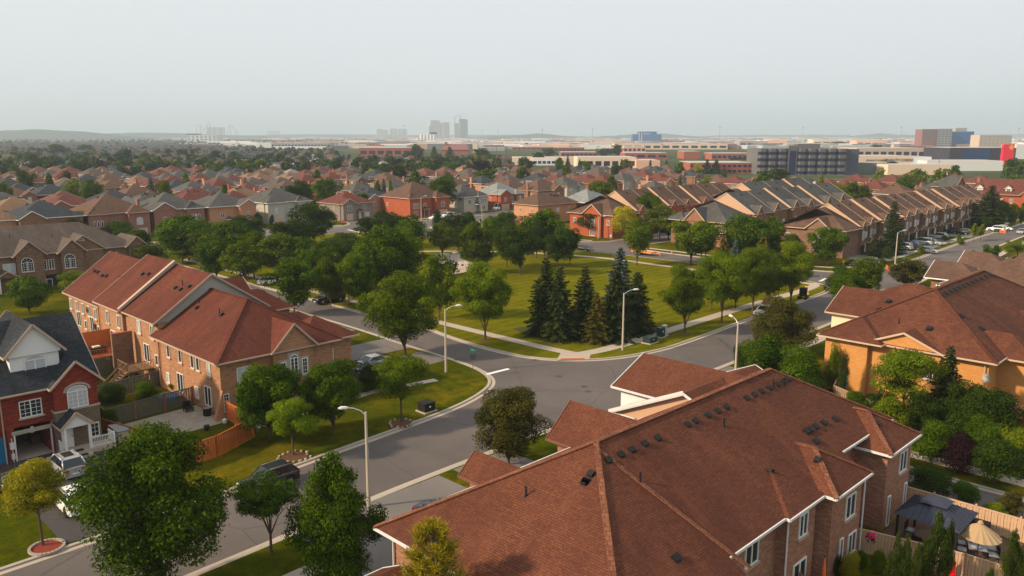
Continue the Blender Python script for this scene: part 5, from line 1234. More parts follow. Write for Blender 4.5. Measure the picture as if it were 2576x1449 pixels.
# ================================================================ street furniture
M['pole'] = plain('concrete_pole', (.42, .36, .29), .8, .2, 0, .12, 3); M['alu'] = plain('aluminium', (.6, .62, .62), .35, .5, .5)
def lamp(px, base, top, arm, label, XY=None, ht=None, s=1.0, z=.12):
    """arm = world direction (dx, dy) of the arm"""
    x, y = G(px, base, z) if XY is None else XY; h = (zat(top, y) - z) if ht is None else ht
    e = empty('street_lamp', x, y, z, math.atan2(arm[1], arm[0]), label, 'street lamp', 'street lamps')
    g = MB(); g.tube([(0, 0, 0), (0, 0, h * .5), (0, 0, h)], [.15 * s, .12 * s, .09 * s], 8); put('pole', g.mesh('pole', [M['pole']]), e)
    g = MB(); g.tube([(0, 0, h - .25), (.35, 0, h + .12), (.9, 0, h + .36), (1.35, 0, h + .42)], [.04, .035, .03, .03], 6); put('arm', g.mesh('arm', [M['alu']]), e)
    g = MB(); g.tube([(1.2, 0, h + .41), (1.4, 0, h + .42), (1.75, 0, h + .43), (2.0, 0, h + .4)], [.05, .13, .15, .05], 8); put('lamp_head', g.mesh('lamp_head', [M['gut']]), e)
    return e
x, y = G(921, 1195, .12); lamp(0, 0, 0, (-1, -.2), 'street lamp standing at the kerb nearest the camera', XY=Wd(33.25, 48.4), ht=7.6)
lamp(1122, 936, 778, (1, .1), 'street lamp on the corner lawn beside the stop sign'); lamp(1566, 881, 737, (1, .15), 'street lamp in front of the spruces'); 
e = lamp(1849, 921, 828, (-.3, 1), 'street lamp behind the foreground roof ridge, with a box head', ht=7.0, XY=G(1849, 960, .12)); lamp(2250, 682, 585, (1, .2), 'tall street lamp at the far junction by the cars')
for (px, bs, tp, ax, lb) in ((1060, 555, 496, 1, 'street lamp beside the rusty-red corner house'), (1213, 575, 518, -1, 'street lamp on the crossing right of the white cars'), (945, 533, 518, -1, 'short-looking street lamp by the dark fence'), (564, 570, 525, 1, 'street lamp before the orange brick house'), (206, 500, 477, 1, 'street lamp between red roof and large tree at the left'),
                             (1505, 600, 548, 1, 'street lamp before the red brick end house'), (1190, 470, 443, 1, 'street lamp among the houses behind the corner house'), (10, 448, 433, 1, 'street lamp at the far left edge'), (2080, 640, 590, 1, 'street lamp behind the stepped row trees'), (1657, 605, 533, 1, 'plain wooden-looking lamp pole by the light green tree')):
    lamp(px, bs, tp, (ax, .1), lb)
# stop sign with street name blades
x, y = G(1190, 944, .12); e = empty('stop_sign', x, y, .12, 0, 'stop sign seen from behind with green street name blades on top, at the corner', 'stop sign')
g = MB(); g.tube([(0, 0, 0), (0, 0, 2.9)], .04, 6); put('post', g.mesh('post', [plain('steel_post', (.1, .1, .1), .5)]), e)
g = MB(); g.v = []; o_ = [(.38 * math.cos(R(22.5 + 45 * i)), .38 * math.sin(R(22.5 + 45 * i))) for i in range(8)]
g.poly([(a, -.05, 2.25 + c) for a, c in o_]); g.poly([(a, -.02, 2.25 + c) for a, c in o_][::-1]); put('sign_plate', g.mesh('sign_plate', [plain('sign_back', (.06, .05, .05), .6)]), e)
for zz, an in ((2.78, .3), (2.98, -.9)):
    g = MB(); g.box(-.42, .42, -.012, .012, 0, .17); o = put('street_name_blade', g.mesh('street_name_blade', [plain('sign_green', (.0, .24, .17), .5)]), e, (0, 0, zz), an)
def sign(px, base, top, shape, col, label, cat='road sign', r=.35, rot=0.0):
    x, y = G(px, base, .12); h = zat(top, y) - .12
    e = empty('road_sign', x, y, .12, rot, label, cat)
    g = MB(); g.tube([(0, .03, 0), (0, .03, h)], .035, 6); put('post', g.mesh('post', [M['rim']]), e)
    n = {'d': 4, 'o': 8, 'r': 4}[shape]; a0 = {'d': 0, 'o': 22.5, 'r': 45}[shape]
    g = MB(); pts = [(r * math.cos(R(a0 + 360 * i / n)), r * math.sin(R(a0 + 360 * i / n)) * (1.3 if shape == 'r' else 1)) for i in range(n)]
    g.poly([(a, -.02, h - r + c) for a, c in pts]); g.poly([(a, .0, h - r + c) for a, c in pts][::-1]); put('sign_plate', g.mesh('sign_plate', [plain('sign_' + ''.join(str(int(q * 9)) for q in col), col, .5)]), e); return e
sign(2120, 680, 654, 'd', (.85, .3, .02), 'orange diamond construction sign at the far junction', rot=.3); sign(2065, 712, 690, 'o', (.2, .22, .24), 'grey back of a stop sign by the far junction')
sign(1536, 610, 590, 'r', (.75, .75, .72), 'small white and orange sign post at the red brick end house'); sign(912, 580, 562, 'd', (.3, .31, .32), 'grey diamond sign at the junction island'); sign(2272, 672, 645, 'r', (.02, .25, .16), 'green street name sign by the far lamp'); sign(1092, 622, 592, 'd', (.1, .12, .12), 'dark sign behind the young park tree')
# utility boxes
def ubox(px, py, w, d, h, m, label, ang=0, pad=True):
    x, y = G(px, py, .12); e = empty('utility_box', x, y, .12, GA + R(ang), label, 'utility box')
    g = MB()
    g.box(-w / 2, w / 2, -d / 2, d / 2, .12 if pad else 0, h); g.box(-w / 2 - .04, w / 2 + .04, -d / 2 - .04, d / 2 + .04, h, h + .05); put('cabinet', g.mesh('cabinet', [m]), e)
    g = MB(); g.box(-w / 2 - .18, w / 2 + .18, -d / 2 - .18, d / 2 + .18, -.02, .12); put('concrete_pad', g.mesh('concrete_pad', [M['conc']]), e)
    g = MB(); g.box(-.09, .09, -d / 2 - .012, -d / 2, h * .55, h * .72); put('warning_plate', g.mesh('warning_plate', [M['plate']]), e)
DG = plain('dark_green_metal', (.012, .03, .028), .5, .4)
ubox(1073, 1034, 1.35, 1.2, .95, M['dark'], 'black transformer box on a concrete pad on the corner lawn'); ubox(1635, 862, 1.7, 1.2, .85, DG, 'dark green transformer box on its pad beside the pavement'); ubox(1662, 848, .9, .8, 1.35, DG, 'taller dark green cabinet behind the transformer'); ubox(1671, 845, .7, .5, 1.5, M['alu'], 'pale grey slim cabinet touching the green one')
ubox(2507, 585, 1.8, 1.2, 1.0, DG, 'dark transformer box by the white cars'); ubox(2240, 640, .5, .4, .9, plain('blue_bin_plastic', (.02, .08, .4), .5), 'blue recycling box at the driveway end', pad=False)
# construction barriers / fence rolls
BO = plain('orange_mesh_plastic', (.75, .16, .03), .7)
for (px, py, n, an, lb) in ((2158, 688, 6, 0, 'orange snow fence along the corner trench'), (862, 562, 2, 20, 'orange barrier on the junction island'), (2522, 588, 2, 60, 'orange barrier beside the white cars'), (1270, 548, 2, 0, 'orange barrier at the far crossing'), (2235, 683, 5, 30, 'orange barrier roll near the far lamp')):
    x, y = G(px, py, .12); e = empty('construction_barrier', x, y, .12, GA + R(an), lb, 'barrier')
    g = MB()
    for i in range(n + 1): g.bar((i * 1.2 - n * .6, 0, 0), (i * 1.2 - n * .6, 0, 1.1), .07, .07)
    put('post', g.mesh('post', [M['dark']]), e); g = MB()
    for i in range(6): g.box(-n * .6, n * .6, -.02, .02, .15 + i * .16, .24 + i * .16)
    put('mesh_panel', g.mesh('mesh_panel', [BO]), e)
x, y = G(1690, 640, .03); g = MB(); g.tube([(0, 0, 0), (0, 0, .05)], [.28, .28], 10); g.tube([(0, 0, .05), (0, 0, .95)], [.2, .06], 10, 0); g.tube([(0, 0, .45), (0, 0, .62)], [.145, .115], 10, 1); tag(put('traffic_cone', g.mesh('traffic_cone', [BO, M['gut']]), None, (x, y, .02)), 'orange traffic cone behind the trailer hitch', 'traffic cone')
# community mailbox
x, y = G(1931, 778, .12); e = empty('community_mailbox', x, y, .12, GA, 'red and grey community mailbox on the verge beside the bronze tree', 'mailbox')
for i in range(3):
    g = MB(); g.box(i * .75 - 1.1, i * .75 - .4, -.25, .25, .5, 1.75)
    put('locker', g.mesh('locker', [plain('mailbox_grey', (.12, .13, .14), .5)]), e)
    g = MB(); g.box(i * .75 - .95, i * .75 - .55, -.1, .1, 0, .5); put('pedestal', g.mesh('pedestal', [M['dark']]), e)
g = MB(); g.box(-1.2, 1.2, -.35, .35, 1.8, 1.88); g.box(-1.25, -1.12, -.3, .3, 0, 1.8); put('canopy', g.mesh('canopy', [plain('mailbox_red', (.3, .04, .03), .5)]), e)
# swing set
bl = plain('blue_steel', (.02, .08, .2), .4, .5)
p0 = G(1132, 680, .15); p1 = G(1180, 671, .15); dx, dy = p1[0] - p0[0] + 4.6, p1[1] - p0[1] + 4
e = empty('swing_set', p0[0], p0[1], .15, math.atan2(p1[1] - p0[1], p1[0] - p0[0]), 'blue steel swing set on the sand playground', 'swing set'); Ls = math.hypot(p1[0] - p0[0], p1[1] - p0[1]); hh = zat(639, p0[1]) - .15
hh = max(2.4, min(hh, 4.5))
for i in range(3):
    g = MB(); g.tube([(Ls * i, 0, 0), (Ls * i, 0, hh)], .09, 8); put('post', g.mesh('post', [bl]), e)
g = MB(); g.tube([(0, 0, hh - .1), (Ls * 2, 0, hh - .1)], .06, 6); put('crossbar', g.mesh('crossbar', [bl]), e)
for i, q in enumerate((.3, .65, 1.3, 1.65)):
    g = MB()
    for s in (-.25, .25): g.bar((Ls * q + s, 0, hh - .1), (Ls * q + s, 0, .7), .02, .02)
    o = put('swing_chain', g.mesh('swing_chain', [M['dark']]), e)
    g = MB(); g.box(Ls * q - .28, Ls * q + .28, -.14, .14, .5, .75 if i < 2 else .56); put('swing_seat', g.mesh('swing_seat', [M['dark']]), e)
x, y = G(1086, 682, .15); e = empty('playground_climber', x, y, .12, .4, 'small dark climbing arch at the left of the playground', 'climbing frame')
g = MB()
for s in (-.6, .6): g.tube([(-1.2, s, 0), (-.8, s, 1.2), (0, s, 1.7), (.8, s, 1.2), (1.2, s, 0)], .04, 5)
put('frame', g.mesh('frame', [M['dark']]), e); g = MB()
for t in (.15, .35, .5, .65, .85): a = math.pi * t; g.bar((-1.2 * math.cos(a), -.6, 1.7 * math.sin(a)), (-1.2 * math.cos(a), .6, 1.7 * math.sin(a)), .04, .04)
put('rung', g.mesh('rung', [M['dark']]), e)
# ================================================================ fences and yards
WG = plain('weathered_wood', (.11, .1, .09), .9, .1, 0, .35, 3); WO = plain('orange_stained_wood', (.5, .13, .03), .7, .2, 0, .2, 2); WC = plain('red_cedar_wood', (.34, .085, .03), .75, .2, 0, .3, 2); WB = plain('brown_wood', (.2, .12, .07), .85, .1, 0, .3, 2); WP = plain('cream_wood', (.5, .32, .2), .75, .15, 0, .12, 2)
def fence(pts, h, m, label, mp=None, z=.12, gap=.02, bw=.14, kind='v', name='wooden_fence'):
    x0, y0 = Wd(*pts[0]); e = empty(name, x0, y0, z, GA, label, 'fence'); g = MB(); pg = MB()
    for (a, b_) in zip(pts, pts[1:]):
        d = Vector((b_[0] - a[0], b_[1] - a[1])); L = d.length; d /= L; n = int(L / bw)
        o = Vector((a[0] - pts[0][0], a[1] - pts[0][1]))
        if kind == 'v':
            for i in range(n):
                p = o + d * ((i + .5) * L / n); q = (L / n - gap) / 2; off = Vector((-d.y, d.x)) * (.02 if i % 2 else -.02)
                g.bar((*(p - d * q + off), h / 2), (*(p + d * q + off), h / 2), .025, h - .1)
        else:
            for i in range(int(h / .16)): g.bar((*o, .12 + i * .16), (*(o + d * L), .12 + i * .16), .03, .1)
        g.bar((*o, h - .08), (*(o + d * L), h - .08), .09, .09); g.bar((*o, .2), (*(o + d * L), .2), .06, .08)
        k = max(1, int(L / 2.4))
        for i in range(k + 1): p = o + d * (L * i / k); pg.bar((p.x, p.y, 0), (p.x, p.y, h + .1), .11, .11)
    put('boards', g.mesh('boards', [m]), e); put('post', pg.mesh('post', [mp or m]), e); return e
fence([(25.2, 80.6), (34.4, 81.6)], 1.9, WG, 'weathered grey board fence nearest the patio between the two brick buildings', mp=WC, gap=.05)
fence([(25.5, 88.5), (34.4, 90.3)], 1.9, WG, 'weathered grey board fence behind the dark bush', gap=.05)
fence([(26.5, 97.5), (34.2, 99)], 2.4, WG, 'tall weathered fence under the orange deck screen')
fence([(25.4, 80.5), (25.9, 97.5)], 1.8, WB, 'brown side fence running beside the red brick townhouse'); fence([(24.9, 80), (26.3, 74.6)], 1.2, WC, 'low reddish fence beside the storage box', bw=.12)
fence([(34.6, 74.2), (34.4, 68.2), (29.6, 66.0), (24.8, 65.4)], 2.0, WO, 'bright orange stained fence around the corner of the side yard', bw=.16, gap=.005)
fence([(71, 30), (78.9, 30.3), (86, 33.4)], 1.7, WP, 'cream wooden fence behind the foreground ridge') if False else fence([(80.2, 28.2), (83.2, 34.2), (86.5, 35.2)], 1.7, plain('tan_wood', (.3, .2, .12), .85), 'tan wooden fence beside the orange brick wall')
fence([(61.9, 20.2), (62.0, 9.0)], 1.8, WP, 'pinkish cream fence running along the lane behind the gazebo', bw=.2)
fence([(52.6, 19.4), (54.0, 13.0), (54.2, 7)], 1.8, WP, 'cream board fence with lattice posts in front of the gazebo', bw=.2)
fence([(79.8, 11.5), (84.2, 19.5)], 2.4, WC, 'reddish slatted screen under the pergola at the right edge', kind='h'); fence([(44.6, 19.5), (45.0, 15.5)], 1.6, WB, 'brown fence stub at the bottom below the wall windows')
# pergola
e = empty('pergola', *Wd(84, 17), .12, GA, 'dark wooden pergola attached to the orange brick house at the right edge', 'pergola'); g = MB()
for i in range(9): g.box(-2.2, 2.6, i * .45 - 2, i * .45 - 1.93, 2.7, 2.85)
put('rafter', g.mesh('rafter', [WB]), e)
for (px_, py_) in ((-2, -1.9), (-2, 1.5), (2.4, -1.9), (2.4, 1.5)): g = MB(); g.box(px_ - .08, px_ + .08, py_ - .08, py_ + .08, 0, 2.7); put('post', g.mesh('post', [WC]), e)
# patio with slabs
M['slab'] = brick('stone_slabs', (.34, .29, .23), (.26, .22, .18), (.15, .13, .1), .75, .6, .3)
g = MB(); g.prism([(26.2, 73.6), (34.3, 73.9), (34.4, 80.9), (26.4, 80.3)], .12, .15); S('patio', g, M['slab'])
# decks
def deck(x0, x1, y0, y1, h, m, label, steps=None, screen=None, rail=True):
    e = empty('wooden_deck', *Wd(x0, y0), .12, GA, label, 'deck'); g = MB(); X, Y = x1 - x0, y1 - y0
    g.box(0, X, 0, Y, h - .15, h); put('platform', g.mesh('platform', [m]), e); g = MB()
    for a in (.1, X - .1):
        for c in (.1, Y - .1): g = MB(); g.box(a - .06, a + .06, c - .06, c + .06, 0, h - .15); put('post', g.mesh('post', [m]), e)
    if rail:
        g = MB()
        for (p, q) in (((0, 0), (0, Y)), ((0, 0), (X, 0))):
            L = math.hypot(q[0] - p[0], q[1] - p[1]); n = int(L / .16)
            g.bar((*p, h + .95), (*q, h + .95), .08, .06)
            for i in range(n + 1): t = i / n; g.bar((p[0] + (q[0] - p[0]) * t, p[1] + (q[1] - p[1]) * t, h), (p[0] + (q[0] - p[0]) * t, p[1] + (q[1] - p[1]) * t, h + .95), .04, .04)
        put('railing', g.mesh('railing', [m]), e)
    if steps:
        g = MB()
        for i in range(8): g.box(-.28 * (i + 1), -.28 * i, .2, 1.2, h - .2 - h * i / 8.5, h - .15 - h * i / 8.5)
        for s in (.15, 1.25): g.bar((0, s, h + .9), (-2.3, s, .9), .08, .1); g.bar((0, s, h - .1), (-2.3, s, 0), .06, .2)
        put('stairs', g.mesh('stairs', [m]), e)
    if screen:
        g = MB()
        for (p, q) in screen:
            L = math.hypot(q[0] - p[0], q[1] - p[1]); n = int(L / .2)
            for i in range(n): t0, t1 = (i + .04) / n, (i + .96) / n; g.bar((p[0] + (q[0] - p[0]) * t0, p[1] + (q[1] - p[1]) * t0, h + 1.1), (p[0] + (q[0] - p[0]) * t1, p[1] + (q[1] - p[1]) * t1, h + 1.1), .04, 2.2)
        put('privacy_screen', g.mesh('privacy_screen', [WO]), e)
    return e
deck(30.3, 34.2, 99.4, 104.2, 2.2, WC, 'raised orange-stained deck with tall privacy screen against the tan brick row', screen=[((0, 4.7), (3.9, 4.7))])
deck(31.6, 34.4, 91.6, 94.6, 1.9, WB, 'brown raised deck with stairs and railing against the tan brick row', steps=True)
e = empty('brick_wing_wall', *Wd(32.0, 97.0), .12, GA, 'tall dark brick dividing wall between the two decks', 'wall'); g = MB(); g.box(0, 2.3, 0, .35, 0, 5.2); put('wall', g.mesh('wall', [BK['T']]), e); g = MB(); g.box(-.05, 2.3, -.05, .4, 5.2, 5.3); put('coping', g.mesh('coping', [WC]), e)
# covered grill on deck, small stuff
def simple(name, label, cat, x, y, z, parts, rz=GA, grid=True):
    X, Y = Wd(x, y) if grid else (x, y); e = empty(name, X, Y, z, rz, label, cat)
    for (pn, mb, m) in parts: put(pn, mb.mesh(pn, [m]), e)
    return e
def mb(*boxes, tubes=()):
    g = MB()
    for b_ in boxes: g.box(*b_)
    for t in tubes: g.tube(*t)
    return g
simple('covered_table', 'black covered patio table on the orange-stained deck', 'table', 31.8, 101.6, 2.32, [('cover', mb((-.9, .9, -.6, .6, .02, .75)), M['dark']), ('cushion', mb((-.5, .3, -.3, .4, .75, .88)), plain('green_cloth', (.5, .55, .4), .9))])
simple('storage_box', 'beige garden storage box with grey lid beside the porch', 'storage box', 25.2, 76.8, .12, [('box', mb((-.5, .5, -1.2, 1.2, 0, .95)), plain('beige_plastic', (.42, .33, .26), .6)), ('lid', mb((-.55, .55, -1.25, 1.25, .95, 1.08)), plain('grey_plastic', (.2, .2, .19), .6))])
simple('garden_chair', 'black wicker chair on the stone patio', 'chair', 33.0, 79.6, .15, [('seat', mb((-.4, .4, -.4, .4, .3, .42)), M['dark']), ('backrest', mb((-.4, .4, .32, .42, .42, 1.0)), M['dark']), ('leg', mb((-.38, -.3, -.38, -.3, 0, .3), (.3, .38, -.38, -.3, 0, .3), (-.38, -.3, .3, .38, 0, .3), (.3, .38, .3, .38, 0, .3)), M['dark'])])
simple('air_conditioner', 'black air conditioner unit by the patio door', 'air conditioner', 33.8, 77.0, .15, [('case', mb(tubes=[([(0, 0, 0), (0, 0, .75)], .4, 14)]), M['dark']), ('fan_grille', mb(tubes=[([(0, 0, .75), (0, 0, .8)], .36, 12)]), M['rim'])])
simple('planter_pot', 'small dark pot on the lawn beside the patio', 'pot', 31.9, 73.0, .12, [('pot', mb(tubes=[([(0, 0, 0), (0, 0, .3), (0, 0, .5)], [.18, .25, .28], 10)]), M['dark'])])
simple('propane_tank', 'white gas tank in the brick alcove by the orange fence', 'gas tank', 34.0, 73.6, .12, [('tank', mb(tubes=[([(0, 0, 0), (0, 0, .1), (0, 0, .4), (0, 0, .5)], [.15, .22, .22, .1], 10)]), M['gut'])])
e = empty('meter_nook', *Wd(34.45, 74.6), .12, GA, 'sloped brick buttress at the foot of the tan brick corner', 'wall'); g = MB(); g.poly([(-.9, 0, 0), (-.9, .5, 0), (0, .5, 3.0), (0, 0, 3.0)]); g.poly([(-.9, 0, 0), (0, 0, 3.0), (0, 0, 0)]); g.poly([(-.9, .5, 0), (0, .5, 0), (0, .5, 3.0)]); put('wall', g.mesh('wall', [BK['L']]), e)
tree('bushd', 280, 968, 1012, 70, 'dark round bush between the two weathered fences', 1); tree('bush', 367, 962, 1003, 66, 'green shrub leaning on the weathered fence', 1); tree('bush', 272, 1030, 1075, 50, 'small dark shrub beside the porch railing', 1); tree('bush', 440, 960, 985, 30, 'small shrub by the sliding patio door', 1)
simple('paddling_pool', 'bright blue pool cover beyond the shrub in the fenced yard', 'pool', 33.0, 84.6, .12, [('rim', mb(tubes=[([(0, 0, 0), (0, 0, .55)], 1.1, 18)]), plain('pool_blue', (.0, .12, .3), .4))])
# gazebo
GZ = plain('gazebo_metal', (.03, .032, .055), .5, .3); cx_, cy_ = 57.4, 15.9
e = empty('gazebo', *Wd(cx_, cy_), .12, GA, 'dark metal gazebo with two-tier hipped roof in the back yard', 'gazebo'); g = MB()
def pyr(g, r, z0, z1, t=0.0):
    c = [(-r, -r), (r, -r), (r, r), (-r, r)]
    for i in range(4):
        p, q = c[i], c[(i + 1) % 4]; k = t
        g.poly([(*p, z0), (*q, z0), (q[0] * k, q[1] * k, z1), (p[0] * k, p[1] * k, z1)] if t else [(*p, z0), (*q, z0), (0, 0, z1)])
        if t:
            for j in range(1, 11): s = j / 11; x_, y_ = p[0] + (q[0] - p[0]) * s, p[1] + (q[1] - p[1]) * s; kk = max(abs((s - .5) * 2), k); f = (1 - kk) / (1 - k) if kk > k else 1; mx_ = (p[0] + q[0]) / 2; nx_, ny_ = ((p[0] + q[0]) / 2, (p[1] + q[1]) / 2); g.bar((x_, y_, z0 + .02), (x_ - nx_ * f * (1 - k), y_ - ny_ * f * (1 - k), z0 + (z1 - z0) * f + .02), .03, .04)
pyr(g, 2.1, 2.35, 3.1, .28); put('roof', g.mesh('roof', [GZ]), e); g = MB(); pyr(g, .85, 3.2, 3.65); g.box(-.5, .5, -.5, .5, 3.05, 3.2); put('top_roof', g.mesh('top_roof', [GZ]), e)
for sx in (-1, 1):
    for sy in (-1, 1): g = MB(); g.box(sx * 1.85 - .07, sx * 1.85 + .07, sy * 1.85 - .07, sy * 1.85 + .07, 0, 2.4); put('post', g.mesh('post', [M['dark']]), e)
g = MB(); g.prism([(53.9, 8), (61.9, 8), (61.9, 19), (52.9, 19)], .12, .15); S('back_yard_paving', g, brick('brown_paving', (.14, .08, .06), (.1, .06, .045), (.07, .04, .03), .5, .4, .3))
def chair(x, y, rz, m, label, z=.15, pillow=None, cu=None):
    P_ = [('seat', mb((-.3, .3, -.3, .3, .4, .46)), cu or m), ('backrest', mb((-.3, .3, .26, .32, .46, 1.05)), m)]
    e = simple('garden_chair', label, 'chair', x, y, z, P_, GA + rz)
    for sx in (-1, 1):
        for sy in (-1, 1): g = mb((sx * .28 - .025, sx * .28 + .025, sy * .28 - .025, sy * .28 + .025, 0, .4)); put('leg', g.mesh('leg', [m]), e)
    if pillow: put('pillow', mb((-.22, .22, .05, .25, .48, .85)).mesh('pillow', [pillow]), e)
    return e
tx_, ty_ = Gr(*G(2458, 1372, .8)); gy = plain('grey_tabletop', (.2, .22, .25), .3, .5)
e = simple('patio_table', 'rectangular glass patio table with floral mats under the umbrella', 'table', tx_, ty_, .15, [('tabletop', mb((-.9, .9, -.55, .55, .7, .74)), gy)], GA + R(20))
for sx in (-1, 1):
    for sy in (-1, 1): put('leg', mb((sx * .8 - .03, sx * .8 + .03, sy * .45 - .03, sy * .45 + .03, 0, .7)).mesh('leg', [M['dark']]), e)
for sx in (-.5, .5):
    for sy in (-.25, .25): put('placemat', mb((sx - .2, sx + .2, sy - .14, sy + .14, .741, .748)).mesh('placemat', [plain('floral_mat', (.5, .42, .55), .8, .2, 0, .5, 20)]), e)
for i, (dx, dy, rz, lb) in enumerate(((-.5, .95, 0, 'dark patio chair at the table, upper left'), (.5, .95, 0, 'dark patio chair at the table, upper right'), (-.5, -.95, 180, 'dark patio chair at the table, lower left'), (.5, -.95, 180, 'dark patio chair at the table, lower right'))):
    c_, s_ = math.cos(R(20)), math.sin(R(20)); chair(tx_ + dx * c_ - dy * s_, ty_ + dx * s_ + dy * c_, R(20 + rz), M['dark'], lb, cu=gy)
UM = plain('beige_canvas', (.36, .24, .13), .85); x, y = Gr(*G(2465, 1335, 2.2))
e = empty('patio_umbrella', *Wd(x, y), .15, 0, 'beige fluted patio umbrella over the table', 'umbrella'); g = MB(); n = 16
for i in range(n):
    t0, t1, tm = 6.283 * i / n, 6.283 * (i + 1) / n, 6.283 * (i + .5) / n
    g.poly([(1.3 * math.cos(t0), 1.45 * math.sin(t0), 1.75), (1.24 * math.cos(tm), 1.38 * math.sin(tm), 1.72), (0, 0, 2.65)]); g.poly([(1.24 * math.cos(tm), 1.38 * math.sin(tm), 1.72), (1.3 * math.cos(t1), 1.45 * math.sin(t1), 1.75), (0, 0, 2.65)])
g.tube([(0, 0, 2.6), (0, 0, 2.75)], [.2, .12], 8); put('canopy', g.mesh('canopy', [UM]), e); put('pole', mb(tubes=[([(0, 0, 0), (0, 0, 2.7)], .03, 6), ([(0, 0, 0), (0, 0, .12)], .3, 10)]).mesh('pole', [M['dark']]), e)
x, y = Gr(*G(2165, 1372, .5)); YL = plain('yellow_paint', (.75, .4, .03), .6)
chair(x, y, R(200), YL, 'bright yellow armchair with floral cushion by the cream fence', z=.12, pillow=plain('floral_pillow', (.5, .35, .5), .9, .1, 0, .6, 14), cu=plain('orange_cushion', (.6, .12, .03), .9))
x, y = G(2194, 1347, 1.5); e = empty('flower_basket', x, y, 1.1, 0, 'hanging basket with pink and red flowers on the cream fence', 'flower basket'); rng = np.random.default_rng(3)
d = rng.normal(size=(260, 3)); d /= np.linalg.norm(d, axis=1, keepdims=True); d[:, 2] = np.abs(d[:, 2]); put('flowers', leaves(d * .38 + np.array([0, 0, .35]), d, .09, rng.random(260), 'flowers', 1, rng, [leafm('pink_petals', (.7, .01, .08), (.8, .05, .2))]), e)
d = rng.normal(size=(200, 3)) * .16; put('leaves', leaves(d + np.array([0, 0, .25]), d, .1, rng.random(200), 'leaves', 1, rng, [LF['dark']]), e); put('basket', mb(tubes=[([(0, 0, -.1), (0, 0, .25)], [.1, .27], 10)]).mesh('basket', [M['dark']]), e)
x, y = Gr(*G(2388, 1440, .6)); simple('red_chair', 'bright red plastic chair back at the bottom edge', 'chair', x, y, .15, [('backrest', mb((-.35, .35, -.04, .04, .3, 1.2)), plain('red_plastic', (.7, .01, .02), .5)), ('seat', mb((-.35, .35, -.6, -.04, .3, .36)), plain('red_plastic', (.7, .01, .02), .5))], GA - R(45))
x, y = Gr(*G(2545, 1268, 1.2)); simple('covered_grill', 'black covered barbecue beside the gazebo', 'grill', 60.9, 14.0, .15, [('cover', mb((-.35, .35, -.6, .6, .1, 1.15)), M['dark']), ('wheel', mb(tubes=[([(-.35, 0, .1), (-.3, 0, .1)], .1, 8)]), M['tyre'])])
simple('sofa_set', 'round wicker table under the gazebo', 'table', 57.2, 16.2, .15, [('tabletop', mb(tubes=[([(0, 0, .55), (0, 0, .62)], .85, 16)]), plain('tan_wicker', (.28, .17, .1), .7)), ('base', mb(tubes=[([(0, 0, 0), (0, 0, .55)], .3, 10)]), M['dark'])])
for i, (dx, dy, rz, lb) in enumerate(((-1.3, .2, 90, 'dark chair under the gazebo, left'), (.4, 1.3, 0, 'dark chair under the gazebo, back'), (.2, -1.3, 180, 'dark chair under the gazebo, front'))): chair(57.2 + dx, 16.2 + dy, R(rz), M['dark'], lb, cu=gy)
# patio umbrella closed by wall
x, y = Gr(*G(1985, 1400, 1.2)); simple('folded_umbrella', 'folded orange umbrella leaning by the brick wall', 'umbrella', 45.9, 18.6, .12, [('canopy', mb(tubes=[([(0, 0, .9), (0, 0, 1.6), (0, 0, 2.5)], [.16, .12, .03], 8)]), BO), ('pole', mb(tubes=[([(0, 0, 0), (0, 0, 2.6)], .03, 6)]), M['dark'])])
# white railing by side entrance, hedge
fence([(78.6, 38.6), (80.3, 37.6)], 1.1, M['gut'], 'short white railing at the side steps behind the shrubs', bw=.12, gap=.08, name='white_railing')
# excavator beyond trees
x, y = G(2020, 748, .3); e = empty('mini_excavator', x, y, .12, 1.0, 'small dark excavator parked on the grass near the far junction', 'excavator')
put('track', mb((-1, 1, -.75, -.45, 0, .45), (-1, 1, .45, .75, 0, .45)).mesh('track', [M['tyre']]), e); put('cab', mb((-.6, .6, -.55, .55, .5, 1.9)).mesh('cab', [M['dark']]), e); g = MB(); g.bar((.6, 0, .8), (1.8, 0, 1.8), .2, .25); g.bar((1.8, 0, 1.8), (2.8, 0, .8), .16, .2); g.box(2.6, 3.1, -.3, .3, .2, .7); put('boom', g.mesh('boom', [YL]), e)
# dark fence right of the junction
fence([Gr(*G(905, 530, .1)), Gr(*G(985, 537, .1)), Gr(*G(1000, 533, .1))], 2.0, plain('dark_brown_wood', (.05, .03, .025), .9), 'dark brown fence left of the rusty-red corner house', bw=.3)
